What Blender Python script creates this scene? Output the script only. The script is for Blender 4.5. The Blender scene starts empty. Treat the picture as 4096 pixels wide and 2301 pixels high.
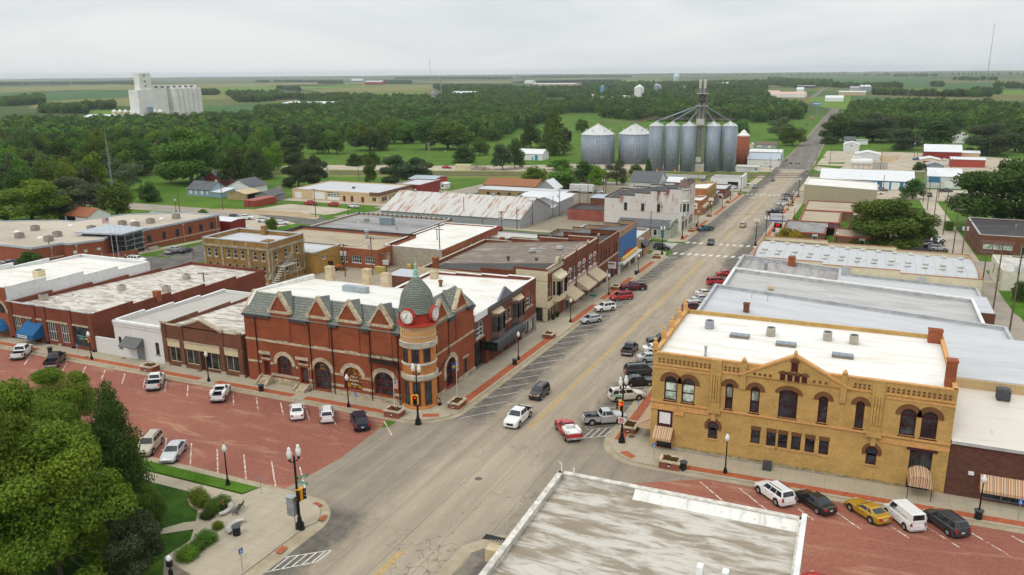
import bpy,bmesh,math,random
import numpy as np
from mathutils import Vector,Matrix
R=math.radians
random.seed(7)
SC=bpy.context.scene
COL=SC.collection
# camera model (metres; +Y runs up the main street)
FPX,CX,CY,HC=3200.0,2048.0,1150.5,40.0
ROLL=math.atan(-.0093)
PITCH=math.atan((CY-288.0)*math.cos(ROLL)/FPX)
YAW=R(23.340684771961225)
cr_,sr_,cp_,sp_,cw_,sw_=math.cos(ROLL),math.sin(ROLL),math.cos(PITCH),math.sin(PITCH),math.cos(YAW),math.sin(YAW)
def wdir(u,v):
 a=(u-CX)/FPX;b=(v-CY)/FPX
 a2=a*cr_+b*sr_;b2=-a*sr_+b*cr_
 dx,dy,dz=a2,cp_-b2*sp_,-sp_-b2*cp_
 return(dx*cw_-dy*sw_,dx*sw_+dy*cw_,dz)
def gx(x):return .012*max(min(x,400.),-45.0)
def gy(y):
 if y<240:return-.04*max(y,-300)
 if y<450:return-9.6-.034*(y-240)
 if y<800:return-16.74-.012*(y-450)
 return-20.94
def gz(x,y):return gx(x)+gy(y)
def ray(uv,dz=.0):
 """where the line of sight through a photo pixel meets the ground (raised by dz)"""
 d=wdir(*uv);t=5.0
 while t<40000 and HC+t*d[2]>gz(t*d[0],t*d[1])+dz:t*=1.02
 lo,hi=t/1.02,t
 for _ in range(30):
  m=(lo+hi)/2
  if HC+m*d[2]<gz(m*d[0],m*d[1])+dz:hi=m
  else:lo=m
 return Vector((hi*d[0],hi*d[1],HC+hi*d[2]-dz))
_Y0={1:200,2:700,3:1200,4:1725};_X0={1:0,2:1024,3:2048,4:3072}
def q(c,x,y):return(_X0[c%10]+x/2.5117,_Y0[c//10]+y/2.5117)
def D(x,y):return(x*1.59006,y*1.59006)
def G(c,x,y,dz=.0):return ray(q(c,x,y),dz)
def top(p,uv):
 """height above ground point p that reaches photo row v"""
 lo,hi=0.,200.
 for _ in range(30):
  m=(lo+hi)/2
  x,y,z=p[0],p[1],p[2]+m-HC
  X=x*cw_+y*sw_;Y=-x*sw_+y*cw_
  fw=Y*cp_-z*sp_;dn=-(Y*sp_+z*cp_)
  b=X/fw*sr_+dn/fw*cr_
  if CY+FPX*b<uv[1]:hi=m
  else:lo=m
 return hi
def pxm(p):return FPX/math.sqrt(p[0]**2+p[1]**2+(HC-p[2])**2)
# objects
def tag(o,label=None,cat=None,group=None,kind=None):
 if label:o['label']=label
 if cat:o['category']=cat
 if group:o['group']=group
 if kind:o['kind']=kind
 return o
def thing(name,label,cat,loc,rz=.0,group=None):
 o=bpy.data.objects.new(name,None);COL.objects.link(o)
 o.empty_display_size=.3
 o.location=loc;o.rotation_euler=(0,0,rz)
 return tag(o,label,cat,group)
KIDS={}
def link(o,parent):
 COL.objects.link(o)
 if parent is not None:
  o.parent=parent
  KIDS.setdefault(parent.as_pointer(),[]).append(o)
 return o
def copy_tree(o,parent=None):
 c=o.copy();link(c,parent)
 for ch in list(KIDS.get(o.as_pointer(),[])):copy_tree(ch,c)
 return c
class MB:
 def __init__(s):s.v=[];s.f=[];s.m=[];s.mi=0
 def add(s,vs,fs):
  n=len(s.v);s.v+=[tuple(v)for v in vs]
  for f in fs:s.f.append([i+n for i in f]);s.m.append(s.mi)
  return s
 def box(s,x0,x1,y0,y1,z0,z1):
  return s.add([(x0,y0,z0),(x1,y0,z0),(x1,y1,z0),(x0,y1,z0),(x0,y0,z1),(x1,y0,z1),(x1,y1,z1),(x0,y1,z1)],[(3,2,1,0),(4,5,6,7),(0,1,5,4),(1,2,6,5),(2,3,7,6),(3,0,4,7)])
 def obox(s,c,ux,L,W,z0,z1):
  """box centred on c, long axis ux (2D unit), length L, width W"""
  a=Vector((ux[0],ux[1]))*L/2;b=Vector((-ux[1],ux[0]))*W/2;c=Vector((c[0],c[1]))
  P=[c-a-b,c+a-b,c+a+b,c-a+b]
  return s.prism([(p.x,p.y)for p in P],z0,z1)
 def prism(s,pts,z0,z1):
  n=len(pts)
  z0f=z0 if callable(z0)else(lambda x,y:z0);z1f=z1 if callable(z1)else(lambda x,y:z1)
  vs=[(p[0],p[1],z0f(*p[:2]))for p in pts]+[(p[0],p[1],z1f(*p[:2]))for p in pts]
  return s.add(vs,[list(range(n))[::-1],list(range(n,2*n))]+[(i,(i+1)%n,(i+1)%n+n,i+n)for i in range(n)])
 def ext(s,pts,vec):
  n=len(pts);vec=Vector(vec)
  vs=[tuple(p)for p in pts]+[tuple(Vector(p)+vec)for p in pts]
  return s.add(vs,[list(range(n))[::-1],list(range(n,2*n))]+[(i,(i+1)%n,(i+1)%n+n,i+n)for i in range(n)])
 def quad(s,*p):return s.add(p,[tuple(range(len(p)))])
 def cyl(s,p0,p1,r0,r1=None,n=10):
  r1=r0 if r1 is None else r1
  p0=Vector(p0);p1=Vector(p1);d=(p1-p0).normalized()
  a=d.orthogonal().normalized();b=d.cross(a)
  vs=[]
  for p,r in((p0,r0),(p1,r1)):
   for i in range(n):
    t=2*math.pi*i/n;vs.append(p+(a*math.cos(t)+b*math.sin(t))*r)
  return s.add(vs,[(i,(i+1)%n,(i+1)%n+n,i+n)for i in range(n)]+[list(range(n))[::-1],list(range(n,2*n))])
 def tube(s,pts,r,n=5):
  for a,b in zip(pts[:-1],pts[1:]):s.cyl(a,b,r,r,n)
  return s
 def lathe(s,prof,n=20,c=(0,0),a0=.0,a1=2*math.pi):
  full=abs(a1-a0-2*math.pi)<1e-6
  k=n if full else n+1
  vs=[]
  for r,z in prof:
   for i in range(k):
    t=a0+(a1-a0)*i/n;vs.append((c[0]+r*math.cos(t),c[1]+r*math.sin(t),z))
  fs=[]
  for j in range(len(prof)-1):
   for i in range(n):
    i2=(i+1)%k
    fs.append((j*k+i,j*k+i2,(j+1)*k+i2,(j+1)*k+i))
  if full:
   if prof[0][0]>1e-4:fs.append(list(range(k))[::-1])
   if prof[-1][0]>1e-4:fs.append([(len(prof)-1)*k+i for i in range(k)])
  return s.add(vs,fs)
 def ball(s,c,r,n=10,sz=1.0):
  prof=[(max(r*math.sin(math.pi*j/(n//2)),1e-5),c[2]-r*sz*math.cos(math.pi*j/(n//2)))for j in range(n//2+1)]
  return s.lathe(prof,n,c)
 def build(s,name,mat,parent=None,loc=None,smooth=False,l=0):
  o0=Vector((0,0,0))
  if parent is not None and not l:
   o0=Vector(parent.location)
   if parent.parent is not None:o0=o0+Vector(parent.parent.location)
  elif loc is not None and not l:o0=Vector(loc)
  me=bpy.data.meshes.new(name)
  me.from_pydata([(v[0]-o0[0],v[1]-o0[1],v[2]-o0[2])for v in s.v],[],s.f)
  for m in(mat if isinstance(mat,(list,tuple))else[mat]):me.materials.append(m)
  if isinstance(mat,(list,tuple)):me.polygons.foreach_set('material_index',s.m)
  if smooth:me.polygons.foreach_set('use_smooth',[True]*len(me.polygons))
  o=bpy.data.objects.new(name,me)
  if parent is None and loc is not None:o.location=loc
  return link(o,parent)
# materials
MATS={}
class NT:
 def __init__(s,name):
  s.m=bpy.data.materials.new(name);s.m.use_nodes=True
  s.t=s.m.node_tree;s.n=s.t.nodes;s.b=s.n['Principled BSDF']
  s.geo=s.n.new('ShaderNodeNewGeometry')
 def new(s,t,**k):
  x=s.n.new(t)
  for a,b in k.items():setattr(x,a,b)
  return x
 def L(s,a,b):s.t.links.new(a,b)
 def coords(s,scale=(1,1,1),obj=False,rot=.0):
  mp=s.new('ShaderNodeMapping')
  if obj:s.L(s.new('ShaderNodeTexCoord').outputs['Object'],mp.inputs[0])
  else:s.L(s.geo.outputs['Position'],mp.inputs[0])
  mp.inputs['Scale'].default_value=scale;mp.inputs['Rotation'].default_value=(0,0,rot)
  return mp.outputs[0]
 def noise(s,scale=(1,1,1),detail=4,rough=.6,obj=False,dist=.0,rot=.0):
  x=s.new('ShaderNodeTexNoise');x.inputs['Scale'].default_value=1.0
  x.inputs['Detail'].default_value=detail;x.inputs['Roughness'].default_value=rough;x.inputs['Distortion'].default_value=dist
  s.L(s.coords(scale,obj,rot),x.inputs['Vector']);return x.outputs['Fac']
 def ramp(s,fac,lo,hi):
  x=s.new('ShaderNodeMapRange',interpolation_type='SMOOTHSTEP');s.L(fac,x.inputs[0])
  x.inputs[1].default_value=lo;x.inputs[2].default_value=hi;return x.outputs[0]
 def math(s,op,a,b=None):
  x=s.new('ShaderNodeMath',operation=op)
  for i,v in enumerate((a,b)):
   if v is None:continue
   if hasattr(v,'is_linked')or not isinstance(v,(int,float)):s.L(v,x.inputs[i])
   else:x.inputs[i].default_value=v
  return x.outputs[0]
 def mix(s,fac,a,b,blend='MIX'):
  x=s.new('ShaderNodeMix',data_type='RGBA',blend_type=blend)
  for i,v in((0,fac),(6,a),(7,b)):
   if isinstance(v,(int,float)):x.inputs[i].default_value=v
   elif isinstance(v,tuple):x.inputs[i].default_value=(*v[:3],1)
   else:s.L(v,x.inputs[i])
  return x.outputs[2]
 def bump(s,h,strength=.3,dist=.05):
  x=s.new('ShaderNodeBump');x.inputs['Strength'].default_value=strength;x.inputs['Distance'].default_value=dist
  s.L(h,x.inputs['Height']);s.L(x.outputs[0],s.b.inputs['Normal'])
 def brick(s,bw,bh,mortar,vec,c1,c2,cm,off=.5):
  x=s.new('ShaderNodeTexBrick',offset=off);s.L(vec,x.inputs['Vector'])
  for k,v in(('Color1',c1),('Color2',c2),('Mortar',cm)):x.inputs[k].default_value=(*v,1)
  for k,v in(('Scale',1.0),('Mortar Size',mortar),('Brick Width',bw),('Row Height',bh),('Mortar Smooth',.2)):x.inputs[k].default_value=v
  return x
 def wallvec(s):
  """(x + y, z) so courses run level on every wall"""
  sp=s.new('ShaderNodeSeparateXYZ');s.L(s.geo.outputs['Position'],sp.inputs[0])
  cb=s.new('ShaderNodeCombineXYZ');s.L(s.math('ADD',sp.outputs[0],sp.outputs[1]),cb.inputs[0]);s.L(sp.outputs[2],cb.inputs[1])
  return cb.outputs[0]
 def xyz(s):
  sp=s.new('ShaderNodeSeparateXYZ');s.L(s.geo.outputs['Position'],sp.inputs[0]);return sp.outputs
 def fin(s,col,rough=.8,metal=.0,spec=.3):
  if isinstance(col,tuple):s.b.inputs['Base Color'].default_value=(*col[:3],1)
  else:s.L(col,s.b.inputs['Base Color'])
  s.b.inputs['Roughness'].default_value=rough;s.b.inputs['Metallic'].default_value=metal
  s.b.inputs['Specular IOR Level'].default_value=spec
  return s.m
def dk(c,k):return tuple(min(x*k,1)for x in c)
def flat(name,c,rough=.6,metal=0.,var=.15,sc=.8,spec=.3,obj=False):
 """plain colour with soft uneven wear"""
 if name in MATS:return MATS[name]
 t=NT(name);n=t.noise((sc,sc,sc*1.6),5,.65,obj)
 m=t.fin(t.mix(t.ramp(n,.3,.7),dk(c,1-var),dk(c,1+var)),rough,metal,spec)
 MATS[name]=m;return m
def plain(name,c,rough=.5,metal=0.,spec=.4):
 if name in MATS:return MATS[name]
 m=NT(name).fin(c,rough,metal,spec);MATS[name]=m;return m
def brickm(name,c,var=.25,mortar=1.25,stain=.3,bw=.21,bh=.075,light=None):
 if name in MATS:return MATS[name]
 t=NT(name)
 b=t.brick(bw,bh,.012,t.wallvec(),dk(c,1-var),dk(c,1+var),dk(c,mortar))
 n=t.noise((.35,.35,.5),6,.7);n2=t.noise((1.6,1.6,.25),4,.6)
 col=t.mix(t.ramp(n,.35,.7),b.outputs[0],t.mix(1.0,b.outputs[0],(1-stain,)*3,'MULTIPLY'))
 col=t.mix(t.math('MULTIPLY',t.ramp(n2,.55,.8),.35),col,light or dk(c,1.5))
 t.bump(b.outputs['Fac'],-.25,.02)
 m=t.fin(col,.9,0,.15);MATS[name]=m;return m
def roofm(name,c,c2,sc=(.3,.3,.3),lo=.4,hi=.65,c3=None,rough=.7,fine=(2.2,2.2,2.2),rot=.0,metal=0.):
 """roof membrane: base c, large stains c2, small flecks c3"""
 if name in MATS:return MATS[name]
 t=NT(name)
 col=t.mix(t.ramp(t.noise(sc,7,.65,rot=rot,dist=.4),lo,hi),c,c2)
 col=t.mix(t.math('MULTIPLY',t.ramp(t.noise(fine,5,.7,rot=rot),.58,.72),.8),col,c3 or dk(c2,.7))
 m=t.fin(col,rough,metal,.25);MATS[name]=m;return m
def ribm(name,c,c2,axis='y',pitch=.5,lo=.5,hi=.7,rough=.45,metal=.3,streak=(.15,1.4,1.)):
 """ribbed sheet metal with rust or dirt"""
 if name in MATS:return MATS[name]
 t=NT(name);p=t.xyz()
 a=p[0]if axis=='y' else p[1]if axis=='x' else t.math('ADD',p[0],p[1])
 w=t.math('ABSOLUTE',t.math('SINE',t.math('MULTIPLY',a,math.pi/pitch)))
 col=t.mix(t.ramp(t.noise(streak,6,.7),lo,hi),c,c2)
 col=t.mix(t.math('MULTIPLY',t.ramp(w,.25,.0),.45),col,dk(c,.55))
 t.bump(w,.5,.05)
 m=t.fin(col,rough,metal);MATS[name]=m;return m
def emis(name,c,st):
 if name in MATS:return MATS[name]
 t=NT(name);t.b.inputs['Emission Color'].default_value=(*c,1);t.b.inputs['Emission Strength'].default_value=st
 m=t.fin(dk(c,.4));MATS[name]=m;return m
def glassm(name,c=(.02,.025,.03),rough=.08):
 if name in MATS:return MATS[name]
 t=NT(name);n=t.noise((.9,.9,.7),3)
 m=t.fin(t.mix(t.ramp(n,.4,.65),dk(c,.6),dk(c,2.2)),rough,0,.6);MATS[name]=m;return m
GLASS=glassm('window_glass');GLASS2=glassm('blind_glass',(.3,.36,.31),.2);CARGLASS=glassm('car_glass',(.015,.018,.022),.05)
WHITE=flat('white_paint',(.72,.72,.7),.5,var=.06);BLACK=flat('black_metal',(.012,.013,.016),.35,.3)
STONE=flat('limestone',(.46,.38,.27),.9,var=.35,sc=1.6);CREAM=flat('cream_paint',(.62,.52,.34),.7,var=.08)
CONC=flat('concrete',(.36,.32,.25),.9,var=.15);WOODP=flat('weathered_wood',(.14,.105,.075),.9,var=.4,sc=2.)
GREYM=flat('galvanised_metal',(.34,.36,.39),.4,.4,.2);DKGREY=flat('dark_grey',(.06,.065,.07),.6)
MAROON=flat('maroon_paint',(.06,.012,.016),.5);RUBBER=plain('rubber',(.012,.012,.012),.8)
ALU=plain('aluminium',(.5,.5,.52),.3,.8);YELLOWS=plain('signal_yellow',(.75,.36,.02),.4)
TANB=flat('tan_panel',(.5,.4,.26),.8)
# lettering
def words(txt,size,mat,parent,pos,udir,vdir=(0,0,1),depth=.01,name='lettering',sx=1.0):
 """raised letters starting at pos, reading along udir, upright along vdir"""
 cu=bpy.data.curves.new('lettering','FONT');cu.body=txt;cu.size=size;cu.extrude=depth;cu.resolution_u=2
 cu.align_x='CENTER';cu.align_y='CENTER'
 t=bpy.data.objects.new('tmp',cu);COL.objects.link(t)
 me=bpy.data.meshes.new_from_object(t.evaluated_get(bpy.context.evaluated_depsgraph_get()))
 bpy.data.objects.remove(t);bpy.data.curves.remove(cu)
 me.materials.clear();me.materials.append(mat)
 u=Vector(udir).normalized();v=Vector(vdir).normalized();n=u.cross(v)
 me.transform(Matrix(((u.x*sx,v.x,n.x,0),(u.y*sx,v.y,n.y,0),(u.z*sx,v.z,n.z,0),(0,0,0,1))))
 o=bpy.data.objects.new(name,me)
 pl=Vector((0,0,0))
 if parent is not None:pl=Vector(parent.location)+(Vector(parent.parent.location)if parent.parent else Vector((0,0,0)))
 o.location=Vector(pos)-pl
 return link(o,parent)
# camera, sky, light
cam=bpy.data.cameras.new('camera');cam.sensor_width=36.0;cam.lens=36.0*FPX/4096.0
cam.shift_y=.0;cam.clip_start=.5;cam.clip_end=60000
co=bpy.data.objects.new('camera',cam);COL.objects.link(co);SC.camera=co
fw=Vector(wdir(CX,CY));rt=Vector(wdir(CX+100,CY))-fw;rt.normalize();fw.normalize();up=rt.cross(fw)
co.matrix_world=Matrix(((rt.x,up.x,-fw.x,0),(rt.y,up.y,-fw.y,0),(rt.z,up.z,-fw.z,HC),(0,0,0,1)))
SC.view_settings.view_transform='Standard';SC.view_settings.look='None';SC.view_settings.exposure=.0
SC.view_settings.gamma=1;SC.view_settings.use_curve_mapping=False
SUN_EL,SUN_AZ=R(52),R(200)
w=bpy.data.worlds.new('World');SC.world=w;w.use_nodes=True
nt=w.node_tree;bg=nt.nodes['Background'];bg.inputs[1].default_value=.1
sky=nt.nodes.new('ShaderNodeTexSky');sky.sky_type='NISHITA';sky.sun_disc=False
sky.sun_elevation=SUN_EL;sky.sun_rotation=SUN_AZ;sky.dust_density=3.0
tc=nt.nodes.new('ShaderNodeTexCoord');mp=nt.nodes.new('ShaderNodeMapping');mp.inputs['Scale'].default_value=(2.2,2.2,9.0)
mp.inputs['Rotation'].default_value=(0,R(6),R(30))
no=nt.nodes.new('ShaderNodeTexNoise');no.inputs['Scale'].default_value=1.0;no.inputs['Detail'].default_value=7;no.inputs['Roughness'].default_value=.55;no.inputs['Distortion'].default_value=.6
sx=nt.nodes.new('ShaderNodeSeparateXYZ');up_=nt.nodes.new('ShaderNodeMapRange');up_.inputs[1].default_value=.0;up_.inputs[2].default_value=.9;up_.inputs[3].default_value=1.0;up_.inputs[4].default_value=1.75
cr=nt.nodes.new('ShaderNodeValToRGB');e=cr.color_ramp.elements
e[0].position=.36;e[0].color=(.70,.745,.77,1);e[1].position=.62;e[1].color=(.865,.875,.87,1)
ml=nt.nodes.new('ShaderNodeVectorMath');ml.operation='SCALE'
m2=nt.nodes.new('ShaderNodeMath');m2  .operation='MULTIPLY';m2  .inputs[1].default_value=10.0
mx=nt.nodes.new('ShaderNodeMix');mx.data_type='RGBA';mx.inputs[0].default_value=.93
K=nt.links.new
K(tc.outputs['Generated'],mp.inputs[0]);K(mp.outputs[0],no.inputs['Vector']);K(no.outputs['Fac'],cr.inputs[0])
K(tc.outputs['Generated'],sx.inputs[0]);K(sx.outputs[2],up_.inputs[0]);K(up_.outputs[0],m2  .inputs[0])
K(cr.outputs[0],ml.inputs[0]);K(m2  .outputs[0],ml.inputs['Scale'])
K(sky.outputs[0],mx.inputs[6]);K(ml.outputs[0],mx.inputs[7]);K(mx.outputs[2],bg.inputs[0])
sl=bpy.data.lights.new('sun','SUN');sl.energy=1.0;sl.angle=R(14);sl.color=(1,.95,.87)
so=bpy.data.objects.new('sun',sl);COL.objects.link(so)
sd=Vector((math.sin(SUN_AZ)*math.cos(SUN_EL),math.cos(SUN_AZ)*math.cos(SUN_EL),math.sin(SUN_EL)))
so.rotation_euler=sd.to_track_quat('Z','Y').to_euler();so.location=(0,0,200)
# ground sheets
def sheet(name,pts,dz,mat,h=None,kind='structure',skirt=False,fn=None):
 """a sheet (or, with skirt, a raised slab) that lies on the terrain"""
 fn=fn or gz
 bm=bmesh.new()
 f=bm.faces.new([bm.verts.new((p[0],p[1],0))for p in pts])
 bmesh.ops.triangulate(bm,faces=bm.faces[:])
 for co_,no_ in(((0,240,0),(0,1,0)),((0,450,0),(0,1,0)),((0,800,0),(0,1,0)),((-45,0,0),(1,0,0)),((400,0,0),(1,0,0))):
  bmesh.ops.bisect_plane(bm,geom=bm.verts[:]+bm.edges[:]+bm.faces[:],plane_co=co_,plane_no=no_,dist=1e-4)
 bmesh.ops.triangulate(bm,faces=bm.faces[:])
 for v in bm.verts:v.co.z=fn(v.co.x,v.co.y)+dz
 if skirt:
  r=bmesh.ops.extrude_face_region(bm,geom=bm.faces[:])
  vs=[g for g in r['geom']if isinstance(g,bmesh.types.BMVert)]
  for v in vs:v.co.z-=dz+.06
 bmesh.ops.recalc_face_normals(bm,faces=bm.faces[:])
 me=bpy.data.meshes.new(name);bm.to_mesh(me);bm.free()
 me.materials.append(mat)
 o=bpy.data.objects.new(name,me);COL.objects.link(o)
 if kind:o['kind']=kind
 return o
def rect(x0,x1,y0,y1):return[(x0,y0),(x1,y0),(x1,y1),(x0,y1)]
def gp(*cs):return[tuple(G(*c)[:2])for c in cs]
def dp(*cs):return[tuple(ray(D(*c))[:2])for c in cs]
t=NT('farmland')
p=t.xyz()
vor=t.new('ShaderNodeTexVoronoi',distance='CHEBYCHEV');t.L(t.coords((.0011,.0023,0),rot=R(12)),vor.inputs['Vector']);vor.inputs['Scale'].default_value=1.0;vor.inputs['Randomness'].default_value=.8
hs=t.new('ShaderNodeSeparateColor');t.L(vor.outputs['Color'],hs.inputs[0])
fld=t.new('ShaderNodeValToRGB');t.L(hs.outputs[0],fld.inputs[0]);fld.color_ramp.interpolation='CONSTANT'
for k,(po,c)in enumerate(((0,(.045,.085,.02)),(.25,(.14,.135,.05)),(.45,(.055,.105,.025)),(.62,(.1,.13,.035)),(.8,(.04,.075,.025)))):
 el=fld.color_ramp.elements[k]if k<2 else fld.color_ramp.elements.new(po)
 el.position=po;el.color=(*c,1)
lawn=t.mix(t.ramp(t.noise((.06,.06,.06),6,.7),.3,.7),(.05,.12,.010),(.10,.175,.022))
lawn=t.mix(t.math('MULTIPLY',t.ramp(t.noise((.9,.9,.9),4,.7),.5,.8),.5),lawn,(.12,.14,.03))
farm=t.mix(t.math('MULTIPLY',t.ramp(t.noise((.012,.012,.012),5,.7),.4,.7),.4),fld.outputs[0],(.12,.12,.05))
r2=t.math('ADD',t.math('MULTIPLY',p[0],p[0]),t.math('MULTIPLY',p[1],p[1]))
LAND=t.fin(t.mix(t.ramp(r2,1.2e6,1.9e6),lawn,farm),.95,0,.1)
def soil(name,c,c2,sc=.05):
 t=NT(name);m=t.mix(t.ramp(t.noise((sc,sc,sc),6,.7),.35,.65),c,c2)
 m=t.mix(t.math('MULTIPLY',t.ramp(t.noise((1.7,1.7,1.7),4,.7),.5,.75),.4),m,dk(c2,1.35))
 MATS[name]=t.fin(m,.95,0,.1);return MATS[name]
GRASS=soil('mown_grass',(.045,.115,.008),(.08,.165,.016),.2)
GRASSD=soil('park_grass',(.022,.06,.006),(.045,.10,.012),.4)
WEEDS=soil('weedy_grass',(.10,.155,.02),(.17,.19,.05),.12)
GRAVEL=soil('gravel',(.36,.30,.22),(.46,.41,.33),.12)
DIRT=soil('bare_dirt',(.33,.23,.13),(.42,.33,.22),.12)
SOY=soil('soybean',(.04,.105,.028),(.055,.125,.034),.006)
CORN=soil('corn_tassel',(.19,.185,.06),(.145,.16,.05),.006)
PAST=soil('pasture',(.09,.18,.02),(.13,.2,.03),.01)
xs=sorted(set([-45,400]+[s*v for v in(0,60,150,300,500,800,1300,2000,2800,3800,5000,6500,8200,10000,12000,14500,17000)for s in(-1,1)]))
ys=[-300,-100,0,120,240,345,450,620,800,1100,1500,2000,2600,3300,4100,5000,6000,7200,8500,10000,11500,13000,14500,16000,17500]
rg=random.Random(3);vs=[];fs=[]
for y in ys:
 for x in xs:
  d_=math.hypot(x,y);z=gz(x,y)
  if d_>5500:z+=rg.uniform(-6,9)*min((d_-5500)/6000,1)
  vs.append((x,y,z))
nx=len(xs)
for j in range(len(ys)-1):
 for i in range(nx-1):fs.append((j*nx+i,j*nx+i+1,(j+1)*nx+i+1,(j+1)*nx+i))
me=bpy.data.meshes.new('ground');me.from_pydata(vs,[],fs);me.materials.append(LAND)
o=bpy.data.objects.new('ground',me);COL.objects.link(o);o['kind']='structure'
for nm,mt,cs in(('corn_field',CORN,((11,0,382),(11,1380,342),(12,0,333),(12,1100,326),(12,1080,352),(11,1900,384),(11,1340,398),(11,0,432))),('soybean_field',SOY,((11,0,433),(11,700,408),(11,1380,400),(11,1380,472),(11,450,512),(11,0,497))),('corn_field',CORN,((11,450,514),(11,1400,473),(11,1400,560),(11,900,560),(11,260,590))),('pasture',PAST,((11,1800,392),(12,0,372),(12,420,352),(12,1650,345),(12,1000,372),(12,0,412),(11,1820,420))),('corn_field',CORN,((11,1800,465),(12,0,415),(12,200,425),(12,0,470),(11,2200,495),(11,1800,500))),('pasture',PAST,((11,880,612),(11,1420,606),(11,1420,700),(11,950,680))),('soybean_field',SOY,((11,1830,580),(11,2572,540),(12,480,522),(12,300,620),(11,2572,650),(11,1850,660))),('pasture',PAST,((12,280,440),(12,1700,425),(12,1750,460),(12,380,465))),('corn_field',CORN,((12,470,398),(12,1600,352),(12,2300,345),(12,1700,412),(12,700,425))),('corn_field',CORN,((12,1500,306),(13,0,300),(13,1500,290),(13,1500,318),(12,2000,335),(12,1620,325))),('soybean_field',SOY,((13,0,318),(13,1100,282),(13,1100,316),(13,900,330),(13,0,345))),('soybean_field',SOY,((14,830,463),(14,1600,492),(14,2572,512),(14,2572,560),(14,1900,552),(14,830,532))),('soybean_field',SOY,((14,130,300),(14,600,270),(14,1620,292),(14,1640,380),(14,600,372),(14,640,318))),('soybean_field',SOY,((14,1660,335),(14,2572,350),(14,2572,398),(14,1660,380))),('pasture',PAST,((14,1060,392),(14,2572,412),(14,2572,452),(14,1060,440))),('pasture',PAST,((14,430,482),(14,830,465),(14,830,535),(14,780,600),(14,520,570),(14,400,510)))):
 sheet(nm,gp(*cs),.12,mt)
# roads
t=NT('main_street_paving');p=t.xyz()
base=t.mix(t.ramp(t.noise((.5,.05,.3),6,.7),.3,.7),(.315,.26,.19),(.42,.355,.265))
base=t.mix(t.math('MULTIPLY',t.ramp(t.noise((3,3,3),3,.8),.35,.75),.25),base,(.2,.175,.14))
xc=t.math('ABSOLUTE',t.math('ADD',p[0],35.3))
nz=t.noise((.22,.10,.2),6,.75,dist=.6)
dark=t.ramp(t.math('ADD',t.math('MULTIPLY',xc,.12),nz),1.05,1.42)
wheel=t.math('MULTIPLY',t.ramp(t.math('ADD',t.math('ABSOLUTE',t.math('SINE',t.math('MULTIPLY',t.math('ADD',p[0],35.3),1.05))),t.math('MULTIPLY',nz,.8)),.95,1.5),.3)
col=t.mix(wheel,base,(.24,.205,.16))
col=t.mix(t.math('MULTIPLY',t.math('MULTIPLY',dark,.9),t.math('SUBTRACT',1.0,t.math('MULTIPLY',t.math('MULTIPLY',t.ramp(p[1],58,62),t.ramp(p[1],89,84)),.62))),col,t.mix(t.ramp(t.noise((.6,.6,.6),5,.7),.3,.7),(.07,.065,.06),(.16,.145,.12)))
vo=t.new('ShaderNodeTexVoronoi',feature='DISTANCE_TO_EDGE');t.L(t.coords((.13,.08,.2)),vo.inputs['Vector']);vo.inputs['Scale'].default_value=1.0
ad=t.new('ShaderNodeVectorMath',operation='ADD');nn=t.new('ShaderNodeTexNoise');nn.inputs['Scale'].default_value=.6;t.L(t.geo.outputs['Position'],nn.inputs['Vector'])
sc_=t.new('ShaderNodeVectorMath',operation='SCALE');t.L(nn.outputs['Color'],sc_.inputs[0]);sc_.inputs['Scale'].default_value=.5
t.L(t.coords((.13,.08,.2)),ad.inputs[0]);t.L(sc_.outputs[0],ad.inputs[1]);t.L(ad.outputs[0],vo.inputs['Vector'])
crk=t.math('MULTIPLY',t.ramp(vo.outputs['Distance'],.012,.003),t.ramp(t.noise((.06,.06,.06),3),.42,.6))
seam=t.ramp(t.math('ABSOLUTE',t.math('SINE',t.math('ADD',t.math('MULTIPLY',p[0],math.pi/3.6),t.math('MULTIPLY',t.noise((.3,.12,.3),3),.35)))),.035,.012)
col=t.mix(t.math('MAXIMUM',t.math('MULTIPLY',crk,.55),t.math('MULTIPLY',seam,.65)),col,(.075,.068,.06))
ROAD=t.fin(col,.9,0,.2)
t=NT('dark_asphalt')
c_=t.mix(t.ramp(t.noise((.25,.25,.25),6,.7),.3,.7),(.085,.08,.075),(.17,.155,.135))
ASPH=t.fin(c_,.9,0,.2)
t=NT('side_street');c_=t.mix(t.ramp(t.noise((.12,.12,.12),6,.7),.3,.7),(.25,.22,.18),(.36,.31,.25));SIDE=t.fin(c_,.9,0,.2)
t=NT('highway');c_=t.mix(t.ramp(t.noise((.3,.03,.3),6,.7),.3,.7),(.13,.115,.10),(.2,.18,.155));HIWAY=t.fin(c_,.9,0,.2)
t=NT('street_brick')
bk=t.brick(.22,.11,.012,t.coords((1,1,1)),(.27,.075,.048),(.38,.125,.08),(.27,.16,.11))
d1=t.ramp(t.noise((.10,.42,.2),7,.7,dist=1.0,rot=R(-8)),.50,.70);d2=t.ramp(t.noise((.05,.05,.05),5,.6),.3,.7)
c_=t.mix(d2,t.mix(1.0,bk.outputs[0],(.78,.75,.8),'MULTIPLY'),bk.outputs[0])
c_=t.mix(t.math('MULTIPLY',d1,.6),c_,(.46,.28,.18))
STBRICK=t.fin(c_,.85,0,.25)
t=NT('sidewalk_concrete')
j=t.brick(1.5,1.5,.025,t.coords((1,1,1)),(.40,.345,.255),(.43,.375,.28),(.31,.265,.2),off=0)
c_=t.mix(t.math('MULTIPLY',t.ramp(t.noise((.35,.35,.35),6,.75),.45,.75),.5),j.outputs[0],(.27,.22,.155))
WALK=t.fin(c_,.9,0,.15)
t=NT('paver_brick');c_=t.mix(t.ramp(t.noise((2,2,2),4),.3,.7),(.33,.085,.035),(.42,.13,.06));PAVER=t.fin(c_,.85,0,.2)
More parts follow.
